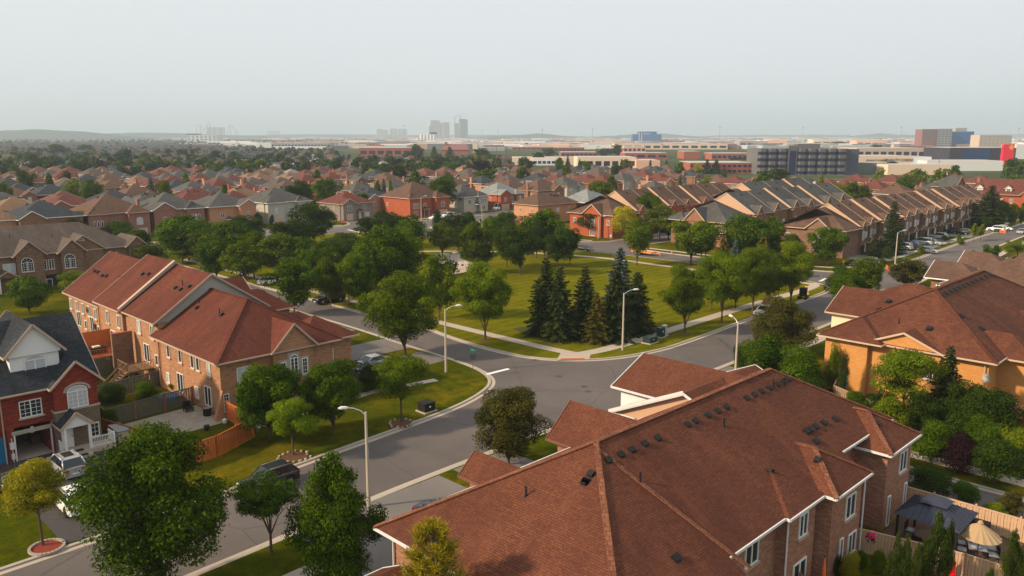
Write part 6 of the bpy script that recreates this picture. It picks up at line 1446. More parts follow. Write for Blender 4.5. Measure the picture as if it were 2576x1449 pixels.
# ================================================================ houses further back (seen roof tops give the position)
TX = (0, 644, 1288, 1932)
def tp(t, tx, ty): return TX[t] + tx * .25, 288.4 + ty * .25
MID = [(0, 130, 810, 't', 'or', 1), (0, 650, 780, 'r', 'pk', 0), (0, 1120, 745, 'd', 'red', 3), (0, 500, 690, 'd', 'W', 1), (0, 110, 705, 'b', 'pk', 1), (0, 650, 628, 't', 'pk', 0), (0, 1120, 615, 'b', 'pk', 0), (0, 1360, 608, 't', 'or', 0),
       (0, 1350, 700, 'b', 'gy', 3), (0, 1735, 603, 'r', 'pk', 2 + 1), (0, 2000, 592, 'r', 'pk', 0), (0, 1930, 662, 'g', 'gy', 0), (0, 1960, 712, 'r', 'or', 0), (0, 2215, 610, 'g', 'or', 4), (0, 1600, 542, 'r', 'red', 0), (0, 1835, 532, 'd', 'red', 1), (0, 1620, 478, 'r', 'red', 0),
       (0, 1780, 480, 'r', 'red', 0), (0, 1990, 506, 'r', 'red', 0), (0, 2310, 517, 'd', 'red', 1), (0, 2330, 592, 'r', 'red', 3), (0, 2510, 572, 't', 'or', 0), (0, 2390, 768, 'r', 'pk', 0), (0, 1160, 548, 'g', 'pk', 3), (0, 620, 490, 'g', 'gy', 4), (0, 230, 506, 'b', 'pk', 3),
       (0, 500, 455, 'g', 'gy', 0), (0, 720, 432, 'r', 'br', 0), (0, 500, 412, 'd', 'gy', 0), (0, 920, 528, 'g', 'or', 0), (0, 870, 590, 'd', 'or', 1), (0, 1090, 382, 'd', 'gy', 0), (0, 930, 392, 'x', 'pk', 0), (0, 1600, 385, 't', 'or', 0), (0, 1840, 395, 'g', 'gy', 0), (0, 80, 640, 'd', 'br', 0), (0, 1480, 440, 'd', 'pk', 0), (0, 2060, 435, 'g', 'wh', 0),
       (1, 240, 562, 'g', 'pk', 3), (1, 40, 582, 't', 'or', 0), (1, 500, 598, 'r', 'red', 1), (1, 500, 545, 'r', 'red', 0), (1, 750, 568, 'r', 'wh', 3), (1, 1050, 572, 'g', 'br', 4), (1, 250, 632, 'g', 'gy', 3), (1, 900, 760, 'r', 'gy', 0), (1, 1150, 728, 'd', 'or', 0), (1, 1170, 478, 'r', 'red', 0), (1, 960, 497, 'g', 'pk', 0), (1, 740, 492, 'd', 'pk', 1),
       (1, 570, 472, 'r', 'or', 1), (1, 460, 442, 'x', 'red', 0), (1, 280, 452, 'r', 'pk', 1), (1, 1340, 482, 'd', 'red', 0), (1, 1500, 488, 'b', 'or', 0), (1, 1450, 432, 'g', 'br', 0), (1, 1640, 445, 'b', 'or', 1), (1, 1740, 455, 'd', 'or', 0), (1, 1720, 542, 'r', 'gy', 1), (1, 1910, 548, 'r', 'gy', 1), (1, 2110, 545, 'g', 'gy', 1), (1, 2150, 525, 'r', 'pk', 0), (1, 2120, 482, 't', 'or', 0), (1, 2290, 478, 'r', 'or', 1),
       (1, 1900, 462, 't', 'or', 1), (1, 2480, 568, 'r', 'red', 0), (1, 2490, 628, 'b', 'gy', 0), (1, 1280, 570, 'b', 'red', 2), (1, 500, 405, 'd', 'pk', 0), (1, 850, 400, 'd', 'red', 0), (1, 2450, 520, 'g', 'gy', 0),
       (2, 270, 582, 'd', 'gy', 0), (2, 450, 590, 'r', 'br', 0), (2, 620, 572, 'b', 'gy', 0), (2, 370, 510, 'b', 'or', 1), (2, 650, 510, 'd', 'gy', 0), (2, 860, 532, 'g', 'gy', 0), (2, 930, 508, 'g', 'gy', 0), (2, 760, 592, 'r', 'red', 0), (2, 920, 606, 'r', 'red', 0), (2, 1110, 575, 'g', 'wh', 1), (2, 1180, 518, 'r', 'or', 1), (2, 1450, 515, 'd', 'gy', 0), (2, 1330, 548, 'r', 'gy', 1), (2, 1490, 585, 'r', 'or', 4),
       (2, 1590, 555, 'b', 'gy', 0), (2, 1790, 542, 'd', 'br', 0), (2, 60, 492, 'b', 'pk', 0), (2, 520, 618, 'g', 'wh', 2), (2, 240, 642, 'b', 'pk', 3), (2, 30, 645, 'b', 'gy', 1), (2, 1430, 665, 'g', 'or', 0), (2, 2100, 592, 'b', 'br', 0), (2, 2280, 600, 'r', 'br', 0), (2, 2430, 600, 'b', 'br', 0), (2, 150, 530, 'r', 'br', 0),
       (3, 1250, 590, 'r', 'red', 0), (3, 300, 612, 't', 'or', 0), (3, 430, 625, 'd', 'br', 0), (3, 900, 590, 'r', 'br', 0), (3, 1450, 560, 'b', 'br', 0), (3, 330, 670, 'r', 'wh', 0), (3, 560, 635, 'r', 'wh', 0), (3, 760, 655, 'r', 'wh', 0), (3, 1080, 650, 'r', 'br', 1), (3, 1300, 690, 'b', 'br', 0), (3, 1900, 590, 'r', 'br', 0), (3, 2130, 600, 'r', 'br', 0), (3, 420, 770, 'g', 'wh', 3)]
RWORD = lambda i: ORD[min(i, len(ORD) - 1)]
pl = []
for (t, tx, ty, rf, wk, st) in MID:
    px, py = tp(t, tx, ty); x, y = G(px, py, 9.6); pl.append([x, y, rf, wk, st, px])
E_ = 13.5
fix = [(hx, hy) for hx, hy, _ in HN]
for it in range(60):       # push overlapping plots apart
    for i in range(len(pl)):
        for j in range(i):
            dx, dy = pl[i][0] - pl[j][0], pl[i][1] - pl[j][1]; d = math.hypot(dx, dy)
            if d < E_:
                k = (E_ - d) / 2 / max(d, .1); pl[i][0] += dx * k; pl[i][1] += dy * k; pl[j][0] -= dx * k; pl[j][1] -= dy * k
        for hx, hy in fix:
            dx, dy = pl[i][0] - hx, pl[i][1] - hy; d = math.hypot(dx, dy)
            if d < 15.5: k = (15.5 - d) / max(d, .1); pl[i][0] += dx * k; pl[i][1] += dy * k
rows = {}
cand = [(x, y, rf, wk, st, 1) for x, y, rf, wk, st, px in pl]
rr = random.Random(11)
occ = [(c[0], c[1]) for c in cand] + fix
hocc = list(occ)
def free(x, y, r): return all((x - a) ** 2 + (y - c) ** 2 > r * r for a, c in occ)
def limf(px): return 358 if px < 560 else 369 if px < 640 else (378 if px < 850 else (394 if px < 1280 else (424 if px < 1480 else (418 if px < 1700 else 447))))
TR = [('lush', 0, 260, 565, 755, 200), ('lush', 0, 60, 690, 830, 150), ('yel', 0, 760, 650, 830, 190), ('lush', 0, 945, 660, 835, 200), ('blue', 0, 1530, 610, 800, 115), ('maple', 0, 1660, 665, 780, 170), ('blue', 0, 2480, 620, 785, 110), ('lush', 0, 2280, 700, 775, 100),
      ('spruce', 0, 1000, 430, 650, 110), ('dark', 0, 1260, 345, 540, 205), ('dark', 0, 1275, 455, 590, 140), ('dark', 0, 860, 420, 540, 150), ('dark', 0, 340, 400, 580, 125), ('gold', 0, 110, 403, 480, 170), ('lush', 0, 115, 450, 545, 130), ('purple', 0, 1280, 572, 660, 225), ('blue', 0, 1380, 480, 620, 85), ('dark', 0, 1845, 345, 470, 130),
      ('purple', 0, 1685, 410, 490, 110), ('dark', 0, 420, 480, 660, 70), ('yel', 0, 2100, 490, 615, 95), ('gold', 0, 2410, 448, 530, 230), ('maple', 0, 2450, 480, 580, 190), ('dark', 0, 2180, 360, 520, 120), ('dark', 0, 2360, 370, 470, 100), ('dark', 0, 580, 300, 440, 220), ('dark', 0, 870, 300, 400, 180), ('lush', 0, 510, 590, 690, 80), ('dark', 0, 680, 575, 660, 150), ('yel', 0, 1540, 435, 490, 80), ('gold', 0, 1780, 450, 500, 80), ('dark', 0, 1910, 400, 510, 60), ('crab', 0, 190, 855, 950, 190), ('yel', 0, 1880, 570, 620, 90), ('spruce', 0, 1485, 500, 610, 55),
      ('maple', 1, 70, 450, 610, 190), ('gold', 1, 330, 500, 580, 90), ('blue', 1, 400, 490, 580, 70), ('dark', 1, 420, 665, 780, 220), ('maple', 1, 500, 690, 890, 180), ('lush', 1, 710, 640, 930, 270), ('blue', 1, 680, 810, 910, 70), ('lush', 1, 865, 850, 970, 80), ('lush', 1, 1070, 790, 1015, 175), ('gold', 1, 1155, 545, 640, 105), ('blue', 1, 1290, 630, 760, 80), ('dark', 1, 1450, 510, 720, 180), ('lush', 1, 1610, 570, 720, 200), ('lush', 1, 1235, 665, 760, 90),
      ('lush', 1, 1920, 590, 700, 150), ('lush', 1, 1870, 640, 1000, 310), ('lush', 1, 2080, 800, 985, 90), ('lush', 1, 2330, 540, 690, 250), ('dark', 1, 1815, 460, 570, 130), ('dark', 1, 1620, 300, 480, 150), ('dark', 1, 1540, 370, 480, 140), ('dark', 1, 2280, 340, 500, 200), ('dark', 1, 815, 440, 540, 145), ('dark', 1, 1000, 450, 520, 90), ('spruce', 1, 1950, 315, 480, 120), ('spruce', 1, 1795, 310, 460, 95), ('maple', 1, 2425, 830, 950, 95), ('cedar', 1, 2308, 1048, 1125, 48), ('cedar', 1, 2355, 1022, 1110, 42), ('ball', 1, 1610, 1165, 1230, 85), ('purple', 1, 2268, 1048, 1095, 40), ('bushd', 1, 30, 990, 1130, 90), ('bushd', 1, 160, 1010, 1130, 55), ('lush', 1, 620, 555, 610, 110), ('yel', 1, 1360, 650, 720, 60), ('lush', 1, 1220, 900, 960, 60),
      ('lush', 2, 110, 530, 660, 165), ('lush', 2, 470, 480, 600, 100), ('maple', 2, 545, 520, 615, 115), ('lush', 2, 740, 470, 615, 130), ('dark', 2, 1030, 500, 600, 110), ('spruce', 2, 560, 410, 520, 55), ('spruce', 2, 680, 440, 530, 55), ('spruce', 2, 1100, 440, 555, 60), ('spruce', 2, 1390, 445, 540, 50), ('spruce', 2, 1550, 445, 565, 60), ('spruce', 2, 1960, 440, 595, 85), ('spruce', 2, 2050, 440, 595, 95), ('spruce', 2, 2130, 520, 595, 75), ('gold', 2, 1870, 490, 580, 110),
      ('lush', 2, 1680, 480, 590, 125), ('maple', 2, 880, 670, 830, 330), ('maple', 2, 1000, 620, 740, 135), ('brown', 2, 1680, 620, 750, 85), ('maple', 2, 1905, 765, 910, 170), ('lush', 2, 2510, 570, 770, 175), ('yel', 2, 1150, 445, 520, 120), ('lush', 2, 480, 430, 500, 100), ('yel', 2, 1930, 620, 670, 120), ('dark', 2, 260, 380, 500, 150), ('dark', 2, 130, 430, 520, 200), ('dark', 2, 940, 340, 430, 230), ('dark', 2, 1060, 300, 430, 130), ('dark', 2, 370, 340, 420, 200),
      ('lush', 3, 60, 545, 740, 170), ('yel', 3, 1110, 545, 670, 165), ('yel', 3, 1500, 540, 750, 200), ('lush', 3, 1380, 610, 730, 170), ('maple', 3, 1720, 545, 740, 160), ('lush', 3, 1860, 510, 660, 150), ('maple', 3, 880, 680, 840, 270), ('yel', 3, 630, 700, 830, 220), ('lush', 3, 2450, 440, 700, 270), ('dark', 3, 2350, 870, 1110, 120), ('lush', 3, 2450, 900, 1140, 110), ('lush', 3, 2545, 890, 1130, 90), ('dark', 3, 1630, 340, 470, 150), ('dark', 3, 1090, 300, 370, 140), ('dark', 3, 690, 270, 330, 190), ('dark', 3, 100, 550, 640, 220), ('yel', 3, 520, 600, 660, 70)]
tl = []
for (k, t, tx, t0, t1, w) in TR:
    px, py1 = tp(t, tx, t1); _, py0 = tp(t, tx, t0)
    if py1 <= 505 and k not in ('cedar', 'ball'):
        ht = {'spruce': 11, 'blue': 11, 'purple': 7.5, 'gold': 9}.get(k, 11.5); y0_ = G(px, py1, 0)[1]
        if zat(py0, y0_) < ht: x, y = G(px, py0, ht); py1 = pj(x, y, 0)[1]
    tl.append((k, px, py0, py1, w * .25, None)); occ.append((*G(px, py1, 0),))
TREEN = len(tl); resv = []
for i in range(1150):
    near = i < 260
    py = (rr.uniform(384, 462) if near else rr.uniform(352, 400)); px = rr.uniform(-20, 2600)
    x, y = G(px, py, 0)
    if px > 1400 and py > 450: continue
    hgt = rr.uniform(8, 12.5) if near else rr.uniform(6, 10)
    if py > 373 and px > 600 and pj(x, y, hgt)[1] < limf(px) - 9: continue
    if px > 560 and py < 378: continue
    if not free(x, y, 9.0 if near else 7.0): continue
    occ.append((x, y))
    if near:
        k = rr.choice(['dark'] * 6 + ['lush'] * 5 + ['spruce'] * 2 + ['yel', 'purple', 'maple'])
        tl.append((k, px, pj(x, y, hgt)[1], py, rr.uniform(.7, 1.1) * hgt * F / (y * cp) * (.5 if k == 'spruce' else 1), None))
    else: resv.append((x, y, hgt))
print('trees', len(tl), 'reserved', len(resv))
far_n = []
for ib in range(0, 40):
    for half_ in (0, 1):
        bb = 285 + ib * 66 + half_ * 27
        for ia in range(-6, 90):
            aa = 20 + ia * 17.6 + (ib % 3) * 5
            x, y = Wd(aa + rr.uniform(-1, 1), bb + rr.uniform(-1.5, 1.5))
            if y < 200: continue
            px, py = pj(x, y, 7)
            lim = limf(px)
            if px < -60 or px > 2640 or py < lim: continue
            if px > 1500 and py > 500: continue
            if not free(x, y, 9.6) or not all((x - a) ** 2 + (y - c) ** 2 > 14 ** 2 for a, c in hocc) or rr.random() < .14: continue
            k = rr.random(); rf = 'ggggddbbbbrrtlx'[int(k * 14.15)]; wk = rr.choice(['pk', 'br', 'or', 'pk', 'gy', 'br', 'red'])
            if px < 700 and py < 410: rf = rr.choice('ggddgb'); wk = rr.choice(['gy', 'br', 'pk'])
            far_n.append((x, y, rf, wk, rr.choice([0, 1, 3, 4]), 0 if half_ else 2)); occ.append((x, y)); hocc.append((x, y))
far_n.sort(key=lambda c: c[1])
print('explicit', len(cand), 'procedural', len(far_n))
allh = [(c[0], c[1], c[2], c[3], c[4], 0 if c[5] == 1 else c[5], c[5] == 1) for c in cand + far_n]
allh.sort(key=lambda c: c[1]); solo, mass = allh[:262], allh[262:]
# rows for the labels: bands of depth, counted from the left
bands = {}
for i, c in enumerate(solo): bands.setdefault(i // 22, []).append(c)
SMW = None
for bi, hs_ in bands.items():
    hs_.sort(key=lambda c: c[0] / c[1])
    for i, (x, y, rf, wk, st, k, ex) in enumerate(hs_):
        rw = random.Random(int(x * 3 + y)); w = rw.uniform(11.5, 13.6) + (1.5 if ex and y < 420 else 0)
        lb = '%s-roofed %s house, %s from left in house band %d' % (RN[rf], BN[wk], RWORD(i), bi + 2)
        lod = 1 if y < 330 else 2
        if y < 520: house(x, y, GA + R(90) * k, min(w, 14.2), min(w, 13), rf, wk, lb, st, lod, h=5.5)
        else:
            b = Bld('brick_house', lb, 'house', x, y, .0, GA + R(90) * k, 'detached houses of the neighbourhood', grid=False)
            X, Y = w / 2 - .3, w / 2 - .8; b.hip(-X, X, -Y, Y, 5.3, .56, 'x', 'h', 'h', .45); b.wall(wk, -X, X, -Y, Y, 0, 5.3)
            b.hip(-X + .2, -X + 5, -Y - 1.5, -Y + 4, 5.25, .6, 'y', 'g' if st < 2 else 'h', 'h', .3, gm=wk); b.wall(wk, -X + .3, -X + 4.9, -Y - 1.4, 0, 0, 5.25)
            for c in (-X + 2.6, 2): b.win('-y', c, -Y if c > 0 else -Y - 1.4, 3, 1.6, 1.4, 'p')
            b.win('-x', 0, -X, 3, 1.2, 1.3, 'p')
            if rw.random() < .35: g = MB(); g.box(X, X + .7, -1, .3, 0, 8); b.part('chimney', g, BK[wk])
            b.finish(RF[rf], M['white'])
def massof(items, name, label, mats):
    g = MB()
    for (x, y, w, d, h, rot, wi, ri, pitch) in items:
        c_, s_ = math.cos(rot), math.sin(rot); T = lambda u, v, z: (x + u * c_ - v * s_, y + u * s_ + v * c_, z)
        q = [(-w / 2, -d / 2), (w / 2, -d / 2), (w / 2, d / 2), (-w / 2, d / 2)]
        for i in range(4): a, b_ = q[i], q[(i + 1) % 4]; g.poly([T(*a, 0), T(*b_, 0), T(*b_, h), T(*a, h)], wi)
        if pitch:
            r = d / 2; zr = h + pitch * r; e = [(-w / 2 + r, 0), (w / 2 - r, 0)] if w > d else [(0, 0), (0, 0)]
            Q = [T(u * 1.06, v * 1.06, h) for u, v in q]; E0, E1 = T(*e[0], zr), T(*e[1], zr)
            g.poly([Q[0], Q[1], E1, E0], ri); g.poly([Q[2], Q[3], E0, E1], ri); g.poly([Q[1], Q[2], E1], ri); g.poly([Q[3], Q[0], E0], ri)
        else: g.poly([T(*a, h) for a in q], ri)
    o = put(name, g.mesh(name, mats)); tag(o, label, None, None, 'stuff'); return o
wl = list(BN.keys()); rl = ['g', 'd', 'b', 'r', 't', 'l', 'x']
massof([(c[0], c[1], 12.5, 11, 5.4, GA, wl.index(c[3]), len(wl) + rl.index(c[2]), .55) for c in mass], 'distant_houses', 'far hazy mass of brown and grey house roofs', [BK[k] for k in wl] + [RF[k] for k in rl])
# ================================================================ trees among the houses
SP = {'lush': 'green tree', 'maple': 'bright green tree', 'yel': 'yellow-green tree', 'gold': 'golden yellow tree', 'dark': 'dark green tree', 'purple': 'purple-leaved tree', 'blue': 'bluish spruce', 'spruce': 'dark spruce', 'brown': 'brownish spruce', 'cedar': 'small dark conical shrub', 'ball': 'clipped dark hedge ball', 'crab': 'bronze tree', 'bushd': 'dark upright shrub'}
for (k, px, a, c, w) in (('yel', 2449, 562, 607, 24), ('yel', 2466, 564, 604, 24), ('yel', 2411, 588, 624, 15), ('lush', 2443, 631, 670, 33), ('lush', 2478, 615, 660, 24), ('lush', 2502, 617, 656, 24), ('yel', 2536, 606, 650, 28), ('yel', 2558, 603, 648, 26), ('yel', 2313, 614, 652, 20), ('bush', 2289, 589, 607, 24), ('ball', 2232, 622, 650, 40), ('dark', 2480, 545, 575, 40), ('bushd', 2378, 592, 606, 20), ('ball', 2418, 605, 615, 20), ('bushd', 2325, 575, 590, 26), ('bushy', 2576, 660, 672, 40)):
    tl.append((k, px, a, c, w, None))
tl = tl[:228]
tl.sort(key=lambda c: -c[3])
for bi in range(0, len(tl), 20):
    grp = sorted(tl[bi:bi + 20], key=lambda c: c[1])
    for i, (k, px, a, c, w, _) in enumerate(grp):
        lb = '%s among the houses, %s from left in tree band %d' % (SP.get(k, 'small shrub'), RWORD(i), bi // 20 + 1)
        tree(k, px, a, c, w, lb, lod=1 if c > 500 and w > 25 else 2, group='trees among the houses')
# distant trees as one mass
rng = np.random.default_rng(9); P = []; Nn = []; T = []
cnt = 0; rq = list(resv)
while cnt < 1900:
    if rq:
        x, y, h = rq.pop(); n = 110 if y < 1300 else 60; tn = rng.uniform(0, 1)
        d = rng.normal(size=(n, 3)); d /= np.linalg.norm(d, axis=1, keepdims=True); s = rng.uniform(.36, .52) * h
        P.append(np.array([x, y, h * .55]) + d * np.array([s, s, h * .48]) * (rng.random((n, 1)) ** .4)); Nn.append(d + rng.normal(size=(n, 3)) * .3); T.append(np.clip(tn + rng.uniform(-.2, .2, n), 0, 1)); cnt += 1; continue
    py = (343.5 + (rng.random() ** 1.1) * 34) if rng.random() < .72 else rng.uniform(376, 452); px = rng.uniform(-60, 2640)
    if px > 1280 and rng.random() < .35: continue
    if px > 1870 and 384 < py: continue
    if px > 2150 and py > 366: continue
    if px > 560 and py < 372 and rng.random() < .55: continue
    if px <= 560 and py < 376 and rng.random() < .66: continue
    if px > 1280 and py > 394 and rng.random() < .6: continue
    if px < 900 and py > 352 and rng.random() < .1: continue
    x, y = G(px, py, 0)
    if y < 2500 and not free(x, y, 5.2) : continue
    h = rng.uniform(6, 13) if y < 900 else rng.uniform(5, 9)
    if px > 600 and py > 373 and pj(x, y, h)[1] < limf(px) - 7: continue
    if px > 600 and py <= 373 and (rng.random() < .35 or h > 10): continue
    n = 34 if y < 1500 else 16; tn = rng.uniform(0, 1)
    if y < 1100: n = 90
    d = rng.normal(size=(n, 3)); d /= np.linalg.norm(d, axis=1, keepdims=True)
    s = rng.uniform(.32, .5) * h * (1 if y < 2000 else 1.5); P.append(np.array([x, y, h * .55]) + d * np.array([s, s, h * .48]) * (rng.random((n, 1)) ** .4)); Nn.append(d + rng.normal(size=(n, 3)) * .3); T.append(np.clip(tn + rng.uniform(-.2, .2, n), 0, 1)); cnt += 1
    
P = np.concatenate(P); sz = np.where(P[:, 1] < 1100, 1.5, np.where(P[:, 1] < 2000, 2.6, 5.0))
me = leaves(P, np.concatenate(Nn), sz, np.concatenate(T), 'distant_trees', 1, rng, [leafm('distant_foliage', (.014, .032, .008), (.06, .085, .015))])
tag(put('distant_trees', me), 'hazy dark green belts of distant trees', None, None, 'stuff')
# ================================================================ far buildings
FM = {'white': plain('white_cladding', (.7, .7, .68), .7), 'cream': plain('cream_cladding', (.72, .55, .4), .8), 'beige': plain('beige_cladding', (.5, .38, .3), .8), 'brickr': plain('far_red_brick', (.3, .09, .055), .9), 'brickb': plain('far_brown_brick', (.22, .09, .08), .9),
      'grey': plain('grey_cladding', (.3, .3, .3), .7), 'dgrey': plain('dark_grey_cladding', (.12, .12, .13), .7), 'green': plain('green_grey_cladding', (.13, .16, .14), .8), 'black': plain('black_cladding', (.04, .035, .05), .5), 'blue': glassm('mirror_blue', (.02, .085, .24), .25), 'tower': plain('muted_tower_brick', (.22, .1, .085), .9), 'navy': glassm('navy_glass', (.012, .015, .05), .15), 'roofw': plain('flat_roof', (.42, .38, .36), .9), 'peach': plain('peach_cladding', (.7, .4, .26), .8), 'pale': plain('pale_blue_cladding', (.4, .45, .5), .8), 'red': plain('sign_red', (.8, .01, .04), .5), 'gold': plain('sign_orange', (.9, .35, .05), .5)}
def fb(name, label, cat, px0, px1, top, base, m, d=40, rot=0.0, wins=None, wm='navy', Y=None, roof='roofw', parts=()):
    """far flat-roofed block; wins = (rows, cols)"""
    x0, y0 = G(px0, base, 0); x1, y1 = G(px1, base, 0)
    if Y: x0, y0, x1, y1 = x0 * Y / y0, Y, x1 * Y / y1, Y
    h = zat(top, y0); w = x1 - x0; e = empty(name, (x0 + x1) / 2, y0, 0, rot, label, cat)
    g = MB(); g.box(-w / 2, w / 2, 0, d, 0, h); put('wall', g.mesh('wall', [FM[m]]), e)
    g = MB(); g.box(-w / 2 + .5, w / 2 - .5, .5, d - .5, h, h + .3); put('roof', g.mesh('roof', [FM[roof]]), e)
    if wins:
        r, c = wins; 
        for i in range(r):
            g = MB(); z0, z1 = h * (i + .3) / (r + .1), h * (i + .75) / (r + .1)
            for j in range(c): u0, u1 = -w / 2 + w * (j + .15) / c, -w / 2 + w * (j + .85) / c; g.box(u0, u1, -.15, 0, z0, z1)
            put('window_band', g.mesh('window_band', [FM[wm]]), e)
    return e, w, h
# grey office block with dark ribbon windows
x0, y0 = G(1905, 440, 0); x1, y1 = G(2125, 440, 0); w = x1 - x0; h = zat(374, y0)
e = empty('office_building', (x0 + x1) / 2, y0, 0, R(-3), 'four-storey grey office building with dark ribbon windows behind the townhouses on the right', 'office building')
g = MB(); g.box(-w / 2, w / 2, 0, 34, 0, h); n = 9
for i in range(n):
    a = -w / 2 + w * i / n; c = a + w / n
    if i == 3: g.box(a + .4, c - .4, -1.0, 0, 0, h + 2.2); continue
    g.v += []; q = [(a, 0), (a + (c - a) * .25, -1.6), (a + (c - a) * .75, -1.6), (c, 0)]
    for k in range(5): z0 = h * k / 4 - (.0 if k else 0); g.prism(q, max(0, h * (k / 4.05) - h * .1), min(h, h * (k / 4.05) + h * .02)) if k else g.prism(q, 0, h * .04)
put('wall', g.mesh('wall', [plain('office_concrete', (.12, .115, .11), .8)]), e)
for k in range(4):
    g = MB()
    for i in range(n):
        a = -w / 2 + w * i / n; c = a + w / n
        if i == 3: continue
        g.prism([(a + .01, -.2), (a + (c - a) * .25, -1.62), (a + (c - a) * .75, -1.62), (c - .01, -.2)], h * (k / 4.05) + h * .03, h * (k / 4.05) + h * .135)
    put('window_band', g.mesh('window_band', [FM['navy']]), e)
g = MB(); g.box(-w / 2 + w * 3 / n + 1.2, -w / 2 + w * 4 / n - 1.2, -1.15, -1.0, 0, h * .92); put('stair_glass', g.mesh('stair_glass', [FM['navy']]), e)
g = MB(); g.box(-2, 14, 6, 16, h, h + 3.4); put('penthouse', g.mesh('penthouse', [FM['dgrey']]), e); g = MB(); g.box(w / 2 - .0, w / 2 + 9, 2, 30, 0, h * .98); put('side_wing', g.mesh('side_wing', [plain('office_side', (.07, .07, .11), .5)]), e)
e, w, h = fb('cheese_factory', 'cream factory building lettered QUALITY CHEESE with arched window, right of the grey office', 'factory', 2149, 2292, 393, 428, 'cream', 40, wins=None)
for (u, s) in ((-.12 * w, 2.2), (.27 * w, 3.0)):
    o = put('wall_lettering', textmesh('wall_lettering', 'QUALITY CHEESE', s, .05, M['dark']), e, (u, -.2, h - 4.0)); o.rotation_euler = (R(90), 0, 0)
g = MB(); n = 10; cx = w * .15
g.poly([(cx + 8 * math.cos(math.pi * i / n), -.3, 2 + 5 * math.sin(math.pi * i / n)) for i in range(n + 1)]); put('arched_window', g.mesh('arched_window', [FM['navy']]), e)
fb('warehouse', 'pale grey side block of the factory, right of the lettering', 'warehouse', 2292, 2341, 395, 428, 'white', 40)
fb('warehouse', 'low green-grey wall block between office and factory', 'warehouse', 2147, 2232, 410, 437, 'green', 20)
fb('warehouse', 'low cream block in front of the factory', 'warehouse', 2232, 2400, 415, 440, 'cream', 24); fb('warehouse', 'long white flat-roofed block in front of the black building', 'warehouse', 2330, 2522, 405, 430, 'white', 30)
fb('warehouse', 'beige warehouse with a row of small windows behind the factory', 'warehouse', 2154, 2327, 373, 400, 'beige', 60, wins=(1, 9)); fb('silo', 'short beige silo behind the factory', 'silo', 2247, 2261, 364, 390, 'beige', 10)
e, w, h = fb('black_office_building', 'black boxy building with blue glass centre at the right', 'office building', 2386, 2552, 372, 414, 'black', 50)
g = MB(); g.box(-w * .3, w * .12, -.3, 0, h * .15, h * .93); put('glass_front', g.mesh('glass_front', [plain('dark_blue_glass', (.02, .04, .12), .2, .5)]), e)
e, w, h = fb('pylon_sign', 'red pylon sign with an orange diamond at the right edge', 'sign', 2524, 2552, 363, 376, 'red', 3, Y=720); e.location.z = 0
g = MB(); s = 2.6; g.poly([(w * .22 + s * math.cos(R(90 * i)), -.2, h - 2.6 + s * math.sin(R(90 * i))) for i in range(4)]); put('diamond_emblem', g.mesh('diamond_emblem', [FM['gold']]), e)
fb('warehouse', 'white wall beside the red pylon sign', 'warehouse', 2553, 2600, 364, 400, 'white', 30)
fb('hotel_tower', 'red and dark brick hotel tower, leftmost of the towers on the right', 'tower', 2317, 2355, 325, 370, 'tower', 30, Y=1700, wins=(9, 3), wm='dgrey'); fb('hotel_tower', 'grey hotel tower between the red tower and the blue glass tower', 'tower', 2356, 2392, 324, 370, 'grey', 30, Y=1700, wins=(9, 4), wm='dgrey')
fb('glass_tower', 'blue glass tower with a white vertical stripe', 'tower', 2392, 2447, 331, 370, 'blue', 30, Y=1720, wins=None); fb('rooftop_block', 'pale roof block on the blue glass tower', 'tower', 2400, 2428, 322, 370, 'grey', 20, Y=1760)
fb('hotel_block', 'tan hotel block, rightmost of the towers', 'tower', 2462, 2543, 340, 372, 'beige', 30, Y=1500, wins=(7, 8), wm='grey')
e, w, h = fb('blue_glass_building', 'stepped blue mirror-glass office building on the horizon right of centre', 'office building', 1591, 1664, 338, 362, 'blue', 40)
g = MB(); zt = zat(331, e.location.y); g.box(-w * .3, w * .32, -1.5, 30, 0, zt); put('tall_core', g.mesh('tall_core', [FM['blue']]), e); g = MB()
for u in (-.29, -.2): g.box(w * u, w * (u + .018), -1.9, -1.5, 0, zt * .93)
put('white_stripe', g.mesh('white_stripe', [FM['white']]), e); g = MB(); g.box(w * -.27, w * -.2, -1.7, -1.5, 0, zt * .93); put('dark_stripe', g.mesh('dark_stripe', [FM['dgrey']]), e)
o = put('wall_lettering', textmesh('wall_lettering', 'Deloitte', 6.5, .1, FM['white']), e, (-w * .02, -1.8, zt * .78)); o.rotation_euler = (R(90), 0, 0)
